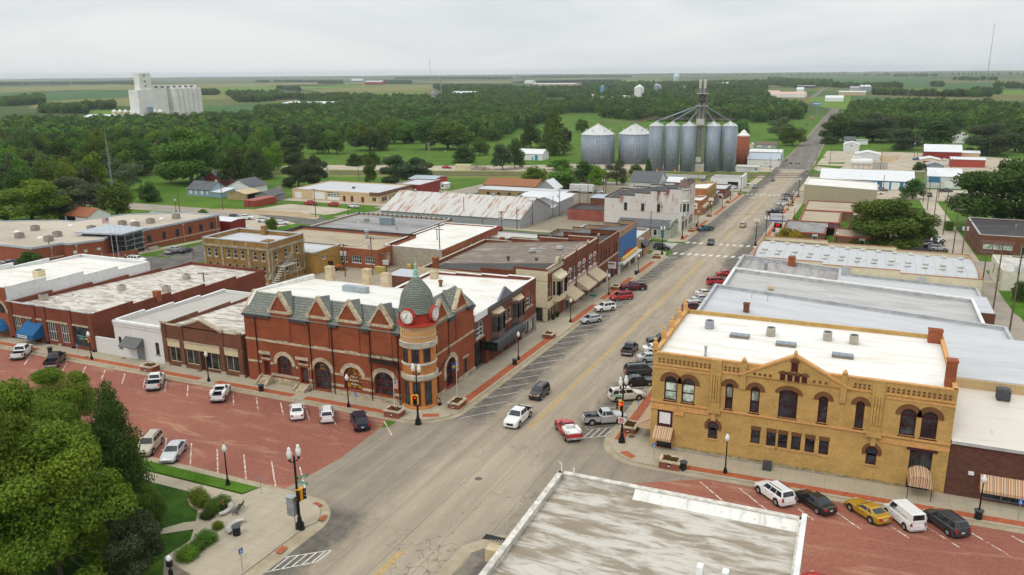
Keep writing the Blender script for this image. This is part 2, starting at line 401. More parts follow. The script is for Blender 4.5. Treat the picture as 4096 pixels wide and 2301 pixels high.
t=NT('gutter_concrete');c_=t.mix(t.ramp(t.noise((.5,.5,.5),6,.7),.3,.7),(.30,.245,.16),(.42,.365,.265));GUTTER=t.fin(c_,.9,0,.15)
def arc(cx,cy,r,a0,a1,n=8):return[(cx+r*math.cos(R(a0+(a1-a0)*i/n)),cy+r*math.sin(R(a0+(a1-a0)*i/n)))for i in range(n+1)]
sheet('main_street',rect(-52,-12,54,91),.005,ROAD)
sheet('main_street',[(-45.4,15),(-25.2,15),(-25.2,60),(-19.3,66),(-19.3,77),(-14.3,80),(-19,83),(-25.2,89),(-25.2,507),(-45.6,507),(-45.6,92),(-47,84),(-52.8,79.6),(-52.2,70),(-53.2,61),(-46,60.5)],.012,ROAD)
sheet('brick_street',[(-260,60.6),(-53,60.6),(-52.2,70),(-52.8,79.6),(-53.5,82.4),(-260,82.4)],.008,STBRICK)
sheet('brick_street',[(-19.3,62),(120,62),(120,81.4),(-12,81.2),(-14.3,80),(-19.3,77)],.008,STBRICK)
sheet('asphalt_patch',[(-25,60.5),(20,60.5),(20,62),(-19.3,62),(-19.3,66)],.010,ASPH)
sheet('cross_street',rect(-200,-45.6,221,235),.010,ASPH);sheet('cross_street',rect(-25.2,120,223,236),.010,SIDE)
sheet('side_street',[(-45.6,386),(-45.6,402),(-140,402),(-140,386)],.010,SIDE);sheet('side_street',rect(-25.2,140,376,396),.010,SIDE)
sheet('cross_street',[(-200,221),(-200,235),(-420,237),(-420,222)],.010,SIDE)
sheet('side_street',[(-168,82),(-154,82),(-154,221),(-175,221),(-172,168)],.010,ASPH)
sheet('side_street',[(-173,235),(-158,235),(-160,480),(-172,480)],.011,SIDE)
sheet('highway',[(-45.6,507),(-25.2,507),(-27.5,720),(-30,900),(-33,1200),(-35,1400),(-58,1500),(-103,1950),(-118,2850),(-112,3300),(-119,3300),(-128,2850),(-114,1950),(-70,1490),(-47,1400),(-46.6,1200),(-47,900),(-45,690)],.02,HIWAY)
sheet('alley',rect(25.2,31.6,84,223),.014,SIDE);sheet('alley',rect(25.5,31.8,236,376),.014,GRAVEL)
sheet('back_alley',rect(-115,-51,203,221),.016,SIDE)
def walk(name,pts,h=.15,mat=None):return sheet(name,pts,h,mat or WALK,skirt=True)
def strip(name,pts,mat,dz):return sheet(name,pts,dz,mat)
walk('sidewalk',[(-150,83.1),(-55,83.1)]+arc(-52,89,6.0,-100,0)[1:]+[(-46.0,90),(-46.0,213),(-47,218),(-51,220),(-110,220),(-110,216),(-51.4,216),(-51.4,134.8),(-55,134.8),(-55,130.5),(-51.4,130.5),(-51.4,88.3),(-150,88.3)])
sheet('gutter',[(-150,82.2),(-55,82.2)]+arc(-52,89,6.9,-100,0)[1:]+[(-45.1,90),(-45.1,213),(-46.0,213),(-46.0,90)]+arc(-52,89,6.0,0,-100)+[(-55,83.1),(-150,83.1)],.02,GUTTER)
for a,b in((89.8,126.5),(137,152),(157,181),(187,203)):strip('brick_band',rect(-47.7,-46.4,a,b),PAVER,.156)
for a,b in((-150,-122),(-118,-99),(-97.5,-87),(-84,-70),(-68,-53.5)):strip('brick_band',rect(a,b,83.5,84.7),PAVER,.156)
strip('brick_band',[(-49.6,84.6),(-47.6,85.6),(-48.1,86.6),(-50,85.6)],PAVER,.156)
walk('sidewalk',[(120,82.1),(-17.5,82.1)]+arc(-18.6,88,6.0,262,180)[1:]+[(-24.6,90),(-24.6,205),(-19.6,209),(60,209),(60,206),(-19.4,206),(-19.4,87.3),(120,87.3)])
sheet('gutter',[(120,81.2),(-17.5,81.2)]+arc(-18.6,88,6.9,262,180)[1:]+[(-25.5,90),(-25.5,205),(-24.6,205),(-24.6,90)]+arc(-18.6,88,6.0,180,262)+[(-17.5,82.1),(120,82.1)],.02,GUTTER)
strip('brick_band',rect(-24.3,-23.1,87.5,200),PAVER,.156);strip('brick_band',rect(-17.2,60,82.5,83.6),PAVER,.156)
strip('brick_band',[(-22.6,84),(-21,82.8),(-20.5,83.6),(-21.9,84.8)],PAVER,.156)
walk('sidewalk',[(-46.4,238),(-46.4,374),(-50,380),(-55,384),(-140,384),(-140,380),(-51.2,380),(-51.2,240),(-110,240),(-110,236.5),(-49,236.5)])
sheet('gutter',[(-45.5,238),(-45.5,374),(-46.4,374),(-46.4,238)],.02,GUTTER)
for a,b in((240.5,250),(256,285),(300,328),(340,371)):strip('brick_band',rect(-47.9,-46.7,a,b),PAVER,.156)
walk('sidewalk',[(-24.6,238),(-24.6,372),(-19.2,375),(8,375),(8,371),(-19.2,371),(-19.2,238),(25,240),(25,236.5),(-21,236.5)])
sheet('gutter',[(-25.5,238),(-25.5,372),(-24.6,372),(-24.6,238)],.02,GUTTER)
strip('brick_band',rect(-24.4,-23.2,246,330),PAVER,.156);strip('brick_band',rect(-24.4,-23.2,336,368),PAVER,.156)
walk('sidewalk',[(-50.5,404),(-46.5,404),(-46.5,470),(-50.5,470)],.12);walk('sidewalk',rect(-24.6,-20,398,470),.12)
walk('kerb',[(-45.9,520),(-45.5,520),(-45.0,690),(-46.6,1180),(-47.2,1180),(-45.6,690)],.15,GUTTER);walk('kerb',[(-25.2,530),(-24.7,530),(-27,720),(-32.5,1180),(-33.1,1180),(-27.5,720)],.15,GUTTER)
walk('sidewalk',[(-46.2,40),(-46.2,55.5)]+arc(-50.2,55.7,4.6,5,75)[1:]+[(-55.5,60.5),(-56.3,58.2),(-120,58.2),(-120,56.5),(-61,56.5),(-57.5,53.2),(-54.5,49.2),(-54.5,46),(-48.6,44.4),(-48.6,40)],.14)
sheet('gutter',[(-150,61.9),(-57,61.3),(-49,61.0)]+arc(-50.2,55.7,5.6,70,5)+[(-44.6,40),(-46.2,40),(-46.2,55.5)]+arc(-50.2,55.7,4.6,5,75)[1:]+[(-55.5,60.4),(-150,60.6)],.02,GUTTER)
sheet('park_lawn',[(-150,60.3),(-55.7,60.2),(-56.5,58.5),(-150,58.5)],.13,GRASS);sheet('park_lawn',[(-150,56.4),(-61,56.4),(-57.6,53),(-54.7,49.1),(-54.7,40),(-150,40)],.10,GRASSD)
sheet('park_lawn',[(-48.4,40),(-46.8,40),(-46.8,45.0),(-48.4,44.8)],.15,GRASS)
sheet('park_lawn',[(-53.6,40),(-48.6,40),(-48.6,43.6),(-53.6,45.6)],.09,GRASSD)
sheet('park_path',gp((41,1550,1060),(41,1640,990),(41,1850,930),(41,2220,890),(41,2300,960),(41,2140,970),(41,1800,1020)),.145,WALK)
sheet('mulch_bed',gp((41,1880,690),(41,1960,680),(41,2100,740),(41,2280,740),(41,2250,860),(41,2060,890),(41,2020,830),(41,1910,760)),.12,DIRT)
sheet('mulch_bed',gp((41,1800,1290),(41,1950,1160),(41,2150,1140),(41,2170,1190),(41,1990,1320),(41,1840,1340)),.12,DIRT)
for c in(((42,565,738),(42,610,724),(42,672,750),(42,640,770)),((42,622,900),(42,690,850),(42,720,858),(42,676,918)),((42,192,1228),(42,270,1165),(42,325,1180),(42,250,1245))):strip('brick_band',gp(*c),PAVER,.165)
sheet('gutter',[(-30.7,40),(-30.6,58.5),(-28.6,61.4),(-25.5,62.8),(-17,63.3),(-17,61.6),(-25.5,61.3),(-27.6,60.2),(-29.3,57.8),(-29.2,40)],.022,GUTTER)
walk('sidewalk',[(-24.5,30),(-21,30),(-21,60),(60,60),(60,61.3),(-22,61.3),(-24.5,58.5)],.13)
sheet('gravel_lot',gp((22,0,345),(22,330,292),(22,960,345),(22,830,385),(22,700,402),(22,520,386),(22,640,428),(22,600,445),(22,0,385)),.03,GRAVEL)
sheet('dirt_strip',gp((22,0,348),(22,400,376),(22,640,410),(22,590,436),(22,0,395),(21,2000,345),(21,2250,340)),.036,DIRT)
sheet('parking_lot',gp((21,2140,470),(21,2572,400),(22,330,470),(22,420,492),(22,0,560),(21,2300,570),(21,2140,540)),.03,GRAVEL)
sheet('parking_lot',[(-222,268),(-160,271),(-160,320),(-176,330),(-178,276),(-222,275.8)],.03,GRAVEL)
sheet('parking_lot',[(-184,139),(-176,139),(-176,176),(-180,190),(-184,190),(-182,158)],.03,WALK);sheet('parking_lot',rect(-215,-168,100,136),.026,GRAVEL)
sheet('verge',[(-182,161),(-179,161),(-178.5,189),(-181,189)],.04,GRASS);sheet('verge',gp((21,1540,800),(21,1720,830),(21,1690,838),(21,1500,812)),.045,GRASS)
sheet('verge',gp((21,2140,545),(21,2300,570),(21,2140,600)),.03,GRASS)
sheet('verge',gp((22,740,405),(22,960,345),(22,1080,320),(22,1310,345),(22,1060,385)),.04,GRASS);sheet('verge',gp((22,650,442),(22,740,415),(22,850,432),(22,760,460)),.04,GRASS)
sheet('verge',gp((22,400,490),(22,580,500),(22,520,520),(22,110,580),(22,100,545)),.04,GRASS)
sheet('yard',rect(-118,-103,147,160),.03,GRASS);sheet('yard',rect(-107,-92,158,200),.02,GRAVEL);sheet('yard',rect(-118,-80,103.5,147),.018,GRAVEL);sheet('yard',[(-81,87.8),(-80,87.8),(-80,100),(-83,100)],.03,DIRT)
sheet('verge',gp((23,1390,640),(23,1575,660),(23,1540,675),(23,1340,655)),.17,GRASS);sheet('verge',gp((23,1340,760),(23,1430,762),(23,1385,800),(23,1340,790)),.17,GRASS)
sheet('verge',gp((24,235,450),(24,345,300),(24,370,310),(24,340,452)),.17,GRASS)
sheet('parking_lot',[(14,243),(24,243),(24.5,325),(20,325),(18,300),(12,262)],.03,ASPH);sheet('parking_lot',[(7.5,243),(14,243),(12,262),(18,300),(10,300),(9,262)],.035,SIDE)
sheet('verge',gp((24,1460,795),(24,1810,800),(24,1870,800),(24,1850,835),(24,1500,820)),.04,GRASS)
sheet('parking_lot',[(8,376),(130,376),(130,425),(8,425)],.02,GRAVEL);sheet('verge',gp((24,1710,265),(24,1790,265),(24,1780,300),(24,1720,298)),.03,GRASS)
sheet('verge',gp((24,2190,970),(24,2230,965),(24,2235,1010)),.03,GRASS);sheet('verge',gp((24,2310,1160),(24,2572,1180),(24,2572,1447),(24,2480,1400),(24,2370,1250)),.03,GRASS)
sheet('gravel_lot',[(-24,512),(-20,500),(70,520),(120,560),(100,600),(60,640),(20,650),(-22,650)],.03,GRAVEL);sheet('dirt_strip',gp((14,1130,1060),(14,1340,1060),(14,1300,1110),(14,1200,1145),(14,1120,1120)),.05,DIRT)
sheet('verge',gp((14,470,1155),(14,760,1170),(14,720,1195),(14,500,1170)),.06,GRASS);sheet('verge',gp((14,490,1085),(14,540,1065),(14,590,1080),(14,480,1100)),.06,GRASS);sheet('verge',gp((14,590,1130),(14,770,1130),(14,770,1145),(14,610,1142)),.06,GRASS)
RW=lambda x:484.0+.37*x
BALL=soil('ballast',(.16,.13,.10),(.25,.21,.16),.3)
sheet('railway_weeds',[(-420,RW(-420)-26),(-47,RW(-47)-26),(-47,RW(-47)+22),(-420,RW(-420)+22)],.02,WEEDS)
sheet('railway_weeds',[(-24,RW(-24)-14),(150,RW(150)-14),(150,RW(150)+14),(-24,RW(-24)+14)],.02,WEEDS)
sheet('gravel_lot',[(-330,RW(-330)+22),(-180,RW(-180)+22),(-46,490),(-46,520),(-160,500),(-200,470),(-330,420)],.025,GRAVEL)
for off in(-9.5,0,9):
 for a,b in((-420,-46),(-25,150)):
  sheet('track_ballast',[(a,RW(a)+off-1.6),(b,RW(b)+off-1.6),(b,RW(b)+off+1.6),(a,RW(a)+off+1.6)],.16,BALL,skirt=True)
RUST=flat('rail_rust',(.12,.075,.05),.6)
for off in(-9.5,0,9):
 m=MB()
 for s_ in(-.72,.72):
  xs_=list(range(-420,151,30))
  for a,b in zip(xs_[:-1],xs_[1:]):
   A=Vector((a,RW(a)+off+s_,0));B_=Vector((b,RW(b)+off+s_,0));A.z=gz(A.x,A.y)+.28;B_.z=gz(B_.x,B_.y)+.28
   m.cyl(A,B_,.07,.07,4)
 tag(m.build('railway_track',RUST,None,(-100,RW(-100)+off,-17)),{-9.5:'nearest railway track in front of the grain bins',0:'middle railway track beside the grain bins',9:'farthest railway track passing under the grain bins'}[off],'railway track','railway tracks')
# painted lines
PAINT=flat('road_paint',(.62,.6,.54),.8,var=.25,sc=3.);YEL=flat('yellow_paint',(.55,.32,.04),.8,var=.2,sc=2.)
t=NT('worn_paint');c_=t.mix(t.ramp(t.noise((2.6,2.6,2.6),4,.8),.42,.55),(.30,.09,.06),(.66,.62,.55));WORN=t.fin(c_,.85)
def bar(p0,p1,wd):
 a=Vector((p0[0],p0[1]));b=Vector((p1[0],p1[1]));n_=Vector((-(b-a).y,(b-a).x)).normalized()*wd/2
 return[tuple(a-n_),tuple(b-n_),tuple(b+n_),tuple(a+n_)]
def lines(name,segs,wd,dz,mat):
 bm=bmesh.new()
 for p0,p1 in segs:bm.faces.new([bm.verts.new((*p_,gz(*p_)+dz))for p_ in bar(p0,p1,wd)])
 me=bpy.data.meshes.new(name);bm.to_mesh(me);bm.free();me.materials.append(mat)
 o=bpy.data.objects.new(name,me);COL.objects.link(o);o['kind']='structure';return o
lines('centre_line',[((-35.35+d_,a),(-35.3+d_,b))for d_ in(-.16,.16)for a,b in((15,55.6),(87,112),(112,140),(140,170),(170,213),(243,300),(300,372),(405,448),(452,470))],.13,.017,YEL)
lines('parking_lines',[((-45.0,86.6+4.05*k),(-41.7,90.6+4.05*k))for k in range(30)]+[((-28.4,89.3+4.1*k),(-24.9,91.8+4.1*k))for k in range(27)],.11,.017,PAINT)
lines('parking_lines',[((-45.2,243+4.05*k),(-41.9,247+4.05*k))for k in range(31)]+[((-28.6,243+4.1*k),(-25.1,245.5+4.1*k))for k in range(30)],.1,.017,PAINT)
lines('parking_lines',[((-120.4+4.18*k,81.6),(-117.1+4.18*k,78.1))for k in range(17)]+[((-103.3+4.02*k,66.2),(-98.2+4.02*k,60.8))for k in range(13)]+[((-9+4.2*k,76.2),(-12.6+4.2*k,80.4))for k in range(11)],.16,.014,WORN)
hs_=[((-28.3,86.4),(-24.8,88.9)),((-28.4,89.3),(-24.9,91.8))]+[((-28.0+.75*k,86.6+.5*k),(-27.7+.75*k,89.7+.5*k))for k in range(5)]
hs_+=[((-44.8,47.8),(-41.5,51.0)),((-41.5,51.0),(-41.4,53.2)),((-41.4,53.2),(-44.9,50.3))]+[((-44.3+.62*k,48.2+.6*k),(-44.3+.62*k,50.7+.56*k))for k in range(5)]
hs_+=[((-45.0,152+1.0*k),(-42.2,153.6+1.0*k))for k in range(4)]+[((-44.9,209+.9*k),(-42.6,211.4+.9*k))for k in range(3)]
lines('hatched_bay',hs_,.12,.017,PAINT)
lines('crosswalk',[((-44.6+1.95*k,216.6+.06*k),(-44.2+1.95*k,219.4+.06*k))for k in range(11)]+[((-44.9+1.95*k,236.2),(-44.5+1.95*k,238.8))for k in range(11)]+[((-45.0+1.95*k,374),(-44.7+1.95*k,376.4))for k in range(8)],.85,.017,PAINT)
lines('crosswalk',[((-51.5,222.2+1.45*k),(-47.0,222.4+1.45*k))for k in range(9)],.7,.017,PAINT)
lines('stop_line',[((-44,505+1.4*k),(-27,505.3+1.4*k))for k in range(2)],.5,.026,PAINT)
m=MB();c=G(42,2235,480);m.lathe([(.42,c.z+.02),(.42,c.z+.035),(.01,c.z+.035)],16,(c.x,c.y));o=m.build('manhole_cover',flat('cast_iron',(.13,.115,.1),.7));o.location=(0,0,0)
tag(o,'round iron manhole cover in the middle of the intersection','manhole cover')
m=MB();c=G(42,2395,1085)
for k in range(8):m.box(c.x-1.0+.27*k,c.x-.88+.27*k,c.y-.42,c.y+.42,c.z+.0,c.z+.05)
m.box(c.x-1.1,c.x+1.15,c.y-.5,c.y+.5,c.z-.1,c.z+.027)
tag(m.build('storm_grate',BLACK),'rectangular slotted storm grate in the kerb beside the near roof','storm drain')
for n_,(cc,xx,yy,lb)in enumerate(((33,1200,1384,'round brown utility cover in the pavement below the corner planter by the yellow building'),(31,1245,595,'small round utility cover on the pavement before the white brick shop'),(31,866,585,'large round rusty utility cover on the pavement left of the white brick shop'),(31,2010,722,'round utility cover on the pavement before the brown brick shop'),(32,535,922,'round brown utility cover on the pavement by the city hall steps'))):
 c=G(cc,xx,yy);m=MB().lathe([(.42 if n_!=1 else.3,c.z+.12),(.42 if n_!=1 else.3,c.z+.172),(.01,c.z+.172)],14,(c.x,c.y));tag(m.build('utility_cover',flat('brown_iron',(.13,.07,.045),.8)),lb,'utility cover')
# buildings
def arcpts(c,hw,z,rise,n=8):
 """points of an arch from the left spring to the right spring"""
 return[(c-hw*math.cos(math.pi*i/n),z+rise*math.sin(math.pi*i/n))for i in range(n+1)]
class Bld:
 """a house block; walls keep real openings with reveals, windows are parts of their own"""
 def __init__(s,name,label,x0,x1,y0,y1,ztop,wall,roof,par=.6,zb=None,steps=0,cat='building',group=None,cap=None,capt=.12,z0=None,rz=None,front='S'):
  s.x0,s.x1,s.y0,s.y1,s.zt=x0,x1,y0,y1,ztop
  s.z0=(min(gz(x,y)for x in(x0,x1)for y in(y0,y1))-.4)if z0 is None else z0
  s.wall,s.roof,s.par,s.steps,s.cap,s.capt=wall,roof,par,steps,cap,capt
  s.zb=ztop if zb is None else zb;s.rz=rz
  s.front=front
  s.op={'S':[],'E':[],'W':[],'N':[]}
  s.t=thing(name,label,cat,(x0,y0,gz(x0,y0)),group=group)
 def zat(s,x,y):
  """parapet height at a point"""
  if s.zb==s.zt:return s.zt
  k=(y-s.y0)/(s.y1-s.y0)if s.front=='S' else(s.x1-x)/(s.x1-s.x0)if s.front=='E' else(x-s.x0)/(s.x1-s.x0)
  if s.steps:k=math.floor(min(k,.999)*s.steps)/(s.steps-1)
  return s.zt+(s.zb-s.zt)*k
 def P(s,f,u,z,d=.0):
  return{'S':(u,s.y0+d,z),'N':(u,s.y1-d,z),'W':(s.x0+d,u,z),'E':(s.x1-d,u,z)}[f]
 def win(s,f,u0,u1,z0,z1,kind='win',**k):s.op[f].append((u0,u1,z0,z1,kind,k));return s
 def wins(s,f,us,w,z0,z1,kind='win',**k):
  for u in us:s.win(f,u-w/2,u+w/2,z0,z1,kind,**k)
  return s
 def pbox(s,m,f,u0,u1,z0,z1,d0,d1):
  a=s.P(f,u0,z0,d0);b=s.P(f,u1,z1,d1)
  return m.box(*sorted((a[0],b[0])),*sorted((a[1],b[1])),*sorted((a[2],b[2])))
 def trim(s,name,mat,items):
  """proud bands and pilasters: (face, u0, u1, z0, z1, out)"""
  one=name.split('_')[-1]in('pilaster','pier','cap','board','panel','window','hood','base')
  runs=[]
  for it in sorted(items,key=lambda i:(i[0],i[1]))if one else[None]:
   if it is None:runs=[list(items)]
   elif runs and runs[-1][0][0]==it[0]and it[1]<max(j[2]for j in runs[-1])+.05:runs[-1].append(it)
   else:runs.append([it])
  for r in runs:
   m=MB()
   for f,u0,u1,z0,z1,out in r:s.pbox(m,f,u0,u1,z0,z1,-out,.01)
   m.build(name,mat,s.t)
 def done(s,skip=''):
  m=MB()
  for f in 'SEWN':
   a,b=(s.x0,s.x1)if f in 'SN' else(s.y0,s.y1)
   ops=s.op[f]
   us={a,b};zs={s.z0}
   along=(f in 'EW' and s.front=='S')or(f in 'SN' and s.front in 'EW')
   n=s.steps if(along and s.steps)else 1
   for i in range(1,n):us.add(a+(b-a)*i/n)
   for o in ops:us|={o[0],o[1]};zs|={o[2],o[3]}
   us=sorted(us);zs=sorted(zs)
   for u0,u1 in zip(us[:-1],us[1:]):
    if s.steps or not along:
     p=s.P(f,(u0+u1)/2,0);t0=t1=s.zat(p[0],p[1])
    else:
     p=s.P(f,u0,0);t0=s.zat(p[0],p[1]);p=s.P(f,u1,0);t1=s.zat(p[0],p[1])
    zz=[z for z in zs if z<min(t0,t1)-.01]+[None]
    for z0,z1 in zip(zz[:-1],zz[1:]):
     cz=(z0+(z1 if z1 is not None else z0+.1))/2;cu=(u0+u1)/2
     if any(o[0]<cu<o[1]and o[2]<cz<o[3]for o in ops):continue
     m.quad(s.P(f,u0,z0),s.P(f,u1,z0),s.P(f,u1,t1 if z1 is None else z1),s.P(f,u0,t0 if z1 is None else z1))
    th=.32
    lo=(s.rz if s.rz is not None else min(t0,t1)-s.par)-.3
    m.quad(s.P(f,u0,t0),s.P(f,u1,t1),s.P(f,u1,t1,th),s.P(f,u0,t0,th))
    m.quad(s.P(f,u0,t0,th),s.P(f,u1,t1,th),s.P(f,u1,lo,th),s.P(f,u0,lo,th))
    if n>1:m.quad(s.P(f,u1,t1),s.P(f,u1,t1,th),s.P(f,u1,t1-1.2,th),s.P(f,u1,t1-1.2))
   for u0,u1,z0,z1,kind,k in ops:
    d=k.get('depth',.18);ar=k.get('arch',0)
    zi=z1-ar
    for A in(((u0,z0),(u0,zi)),((u1,z0),(u1,zi)),((u0,z0),(u1,z0)))+(()if ar else(((u0,z1),(u1,z1)),)):
     m.quad(s.P(f,*A[0]),s.P(f,*A[1]),s.P(f,*A[1],d),s.P(f,*A[0],d))
    if ar:
     pts=arcpts((u0+u1)/2,(u1-u0)/2,zi,ar)
     for side in(0,1):
      pp=pts[:5]if side==0 else pts[4:][::-1]
      cn=(u0 if side==0 else u1,z1)
      for i in range(len(pp)-1):m.quad(s.P(f,*cn),s.P(f,*pp[i]),s.P(f,*pp[i+1]))
     for i in range(8):m.quad(s.P(f,*pts[i]),s.P(f,*pts[i+1]),s.P(f,*pts[i+1],d),s.P(f,*pts[i],d))
  m.build('wall',s.wall,s.t)
  m=MB();i=.30
  c=[(s.x0+i,s.y0+i),(s.x1-i,s.y0+i),(s.x1-i,s.y1-i),(s.x0+i,s.y1-i)]
  if s.roof is not None:
   zf=lambda x,y:s.rz if s.rz is not None else(s.zt+(s.zb-s.zt)*((y-s.y0)/(s.y1-s.y0)if s.front=='S' else(s.x1-x)/(s.x1-s.x0)if s.front=='E' else(x-s.x0)/(s.x1-s.x0)))-s.par
   m.prism(c,lambda x,y:zf(x,y)-.3,zf);m.build('roof',s.roof,s.t);s.rzf=zf
  if s.cap:
   m=MB()
   for f in 'SEWN':
    a,b=(s.x0,s.x1)if f in 'SN' else(s.y0,s.y1)
    if f in skip:continue
    n=s.steps if s.steps else 1
    for i in range(n):
     u0=a+(b-a)*i/n;u1=a+(b-a)*(i+1)/n;p=s.P(f,(u0+u1)/2,0);z=s.zat(p[0],p[1])
     if s.zb!=s.zt and not s.steps:
      p0=s.P(f,u0,0);p1=s.P(f,u1,0);z0=s.zat(p0[0],p0[1]);z1=s.zat(p1[0],p1[1])
     else:z0=z1=z
     A,B_,C_,E_=s.P(f,u0,z0,-.05),s.P(f,u1,z1,-.05),s.P(f,u1,z1,.4),s.P(f,u0,z0,.4)
     m.ext([A,B_,C_,E_],(0,0,s.capt))
   m.build('coping',s.cap,s.t)
  for f in 'SEWN':
   for u0,u1,z0,z1,kind,k in s.op[f]:s.window(f,u0,u1,z0,z1,kind,k)
  return s
 def window(s,f,u0,u1,z0,z1,kind,k):
  d=k.get('depth',.18);fr=k.get('fr',WHITE);pane=k.get('pane',GLASS);ar=k.get('arch',0);t=k.get('ft',.09)
  nx,nz=k.get('bars',{'win':(1,2),'door':(2,1),'shop':(2,1),'garage':(1,4),'panel':(1,1)}[kind])
  m=MB();zi=z1-ar
  B=lambda a,b,c,e,d0=d-.1,d1=d+.02:s.pbox(m,f,a,b,c,e,d0,d1)
  if kind=='garage':
   s.pbox(m,f,u0,u1,z0,z1,d-.06,d)
   for i in range(1,nz):B(u0,u1,z0+(z1-z0)*i/nz-.03,z0+(z1-z0)*i/nz+.03,d-.09,d-.05)
   g=m.build('garage_door',k.get('pane',WHITE),s.t)
   if k.get('lights'):
    m=MB()
    for r_ in range(k['lights']):
     for i in range(4):
      w=(u1-u0)/4;zz=z0+(z1-z0)*(.45+.22*r_);s.pbox(m,f,u0+w*i+.12,u0+w*(i+1)-.12,zz,zz+(z1-z0)*.13,d-.1,d-.04)
    m.build('pane',GLASS,g)
   return
  B(u0,u0+t,z0,zi);B(u1-t,u1,z0,zi);B(u0,u1,z0,z0+t)
  if not ar:B(u0,u1,z1-t,z1)
  else:
   o_=arcpts((u0+u1)/2,(u1-u0)/2,zi,ar);i_=arcpts((u0+u1)/2,(u1-u0)/2-t,zi,max(ar-t,.02))
   for a in range(8):
    m.ext([s.P(f,*o_[a],d-.1),s.P(f,*o_[a+1],d-.1),s.P(f,*i_[a+1],d-.1),s.P(f,*i_[a],d-.1)],Vector(s.P(f,0,0,.12))-Vector(s.P(f,0,0,0)))
   B(u0,u1,zi-t/2,zi+t/2)
  for i in range(1,nx):uu=u0+(u1-u0)*i/nx;B(uu-t*.4,uu+t*.4,z0,zi if ar and k.get('plainarch')else(z1-t*.5 if not ar else zi+ar*(1 if nx==2 else.8)))
  for i in range(1,nz):zz=z0+(zi-z0)*i/nz;B(u0,u1,zz-t*.4,zz+t*.4)
  if kind=='win' and k.get('sill',True)is not None:
   sl=k.get('sill');
   if sl is None or sl is True:B(u0-.1,u1+.1,z0-.14,z0-.002,-.07,d)
  o=m.build({'door':'door','shop':'shop_window','panel':'panel'}.get(kind,'window'),fr,s.t)
  if k.get('sill')not in(None,True,False):
   m2=MB();s.pbox(m2,f,u0-.18,u1+.18,z0-.24,z0-.003,-.09,d-.02);m2  .build('sill',k['sill'],o)
  m=MB()
  if ar:
   pts=[(u0,z0)]+arcpts((u0+u1)/2,(u1-u0)/2-.01,zi,ar-.01)+[(u1,z0)]
   m.ext([s.P(f,*p_,d-.03)for p_ in pts],Vector(s.P(f,0,0,.05))-Vector(s.P(f,0,0,0)))
  else:s.pbox(m,f,u0+.01,u1-.01,z0+.01,z1-.01,d-.03,d+.02)
  m.build('pane',pane,o)
  if k.get('blind'):
   m=MB();s.pbox(m,f,u0+t,u1-t,z0+(z1-z0)*k['blind'],zi-t,d-.035,d-.031);m.build('blind',GLASS2,o)
  if k.get('lintel'):
   m=MB();s.pbox(m,f,u0-.25,u1+.25,z1+.06,z1+.42,-.07,.05);m.build('lintel',k['lintel'],o)
  if k.get('hood'):
   hm,r0,r1=k['hood'];m=MB();hw=(u1-u0)/2;oo=arcpts((u0+u1)/2,hw+r1,zi,ar+r1,10);ii=arcpts((u0+u1)/2,hw+r0,zi,ar+r0,10)
   for a in range(10):m.ext([s.P(f,*oo[a],-.06),s.P(f,*oo[a+1],-.06),s.P(f,*ii[a+1],-.06),s.P(f,*ii[a],-.06)],Vector(s.P(f,0,0,.08))-Vector(s.P(f,0,0,0)))
   if k.get('legs'):
    for a,b in((u0-r1,u0-r0),(u1+r0,u1+r1)):s.pbox(m,f,a,b,zi-k['legs'],zi,-.06,.02)
   m.build('arch_stone',hm,o)
def ac_unit(x,y,z,lb,w=.9,h=.9,mat=None,grp='rooftop air units'):
 t_=thing('air_unit',lb,'air unit',(x,y,z),group=grp)
 m=MB();m.box(x-w/2,x+w/2,y-w/2,y+w/2,z+.06,z+h)
 for k in range(6):m.box(x-w/2-.015,x+w/2+.015,y-w/2-.015,y+w/2+.015,z+.14+k*h/7.5,z+.17+k*h/7.5)
 for sx_ in(-1,1):m.box(x+sx_*w*.35-.06,x+sx_*w*.35+.06,y-w/2,y+w/2,z-.1,z+.06)
 m.build('case',mat or flat('beige_case',(.42,.38,.32),.6),t_)
 MB().lathe([(w*.42,z+h),(w*.42,z+h+.05),(w*.12,z+h+.05),(.02,z+h+.09)],14,(x,y)).build('fan',DKGREY,t_)
 return t_
def chimney(x,y,z,w,d,h,mat,par=None,label=None):
 m=MB().box(x-w/2,x+w/2,y-d/2,y+d/2,z-.5,z+h);m.box(x-w/2-.07,x+w/2+.07,y-d/2-.07,y+d/2+.07,z+h-.22,z+h-.02);m.box(x-w/2+.15,x+w/2-.15,y-d/2+.15,y+d/2-.15,z+h,z+h+.04)
 return m.build('chimney',mat,par)
def vent(par,x,y,z,h=.6,r=.1,mat=None,hood=True):
 m=MB().cyl((x,y,z-.2),(x,y,z+h),r,r,8)
 if hood:m.cyl((x,y,z+h),(x,y,z+h+r),r*1.7,r*1.3,8)
 return m.build('roof_vent',mat or WHITE,par)
def stripes(name,cols,axis,pitch):
 if name in MATS:return MATS[name]
 t=NT(name);p=t.xyz()
 fr=t.math('FRACT',t.math('MULTIPLY',p[0]if axis=='x' else p[1],1/pitch))
 r=t.new('ShaderNodeValToRGB');r.color_ramp.interpolation='CONSTANT';t.L(fr,r.inputs[0])
 for i,(po,c)in enumerate(cols):
  el=r.color_ramp.elements[i]if i<2 else r.color_ramp.elements.new(po);el.position=po;el.color=(*c,1)
 MATS[name]=t.fin(r.outputs[0],.9);return MATS[name]
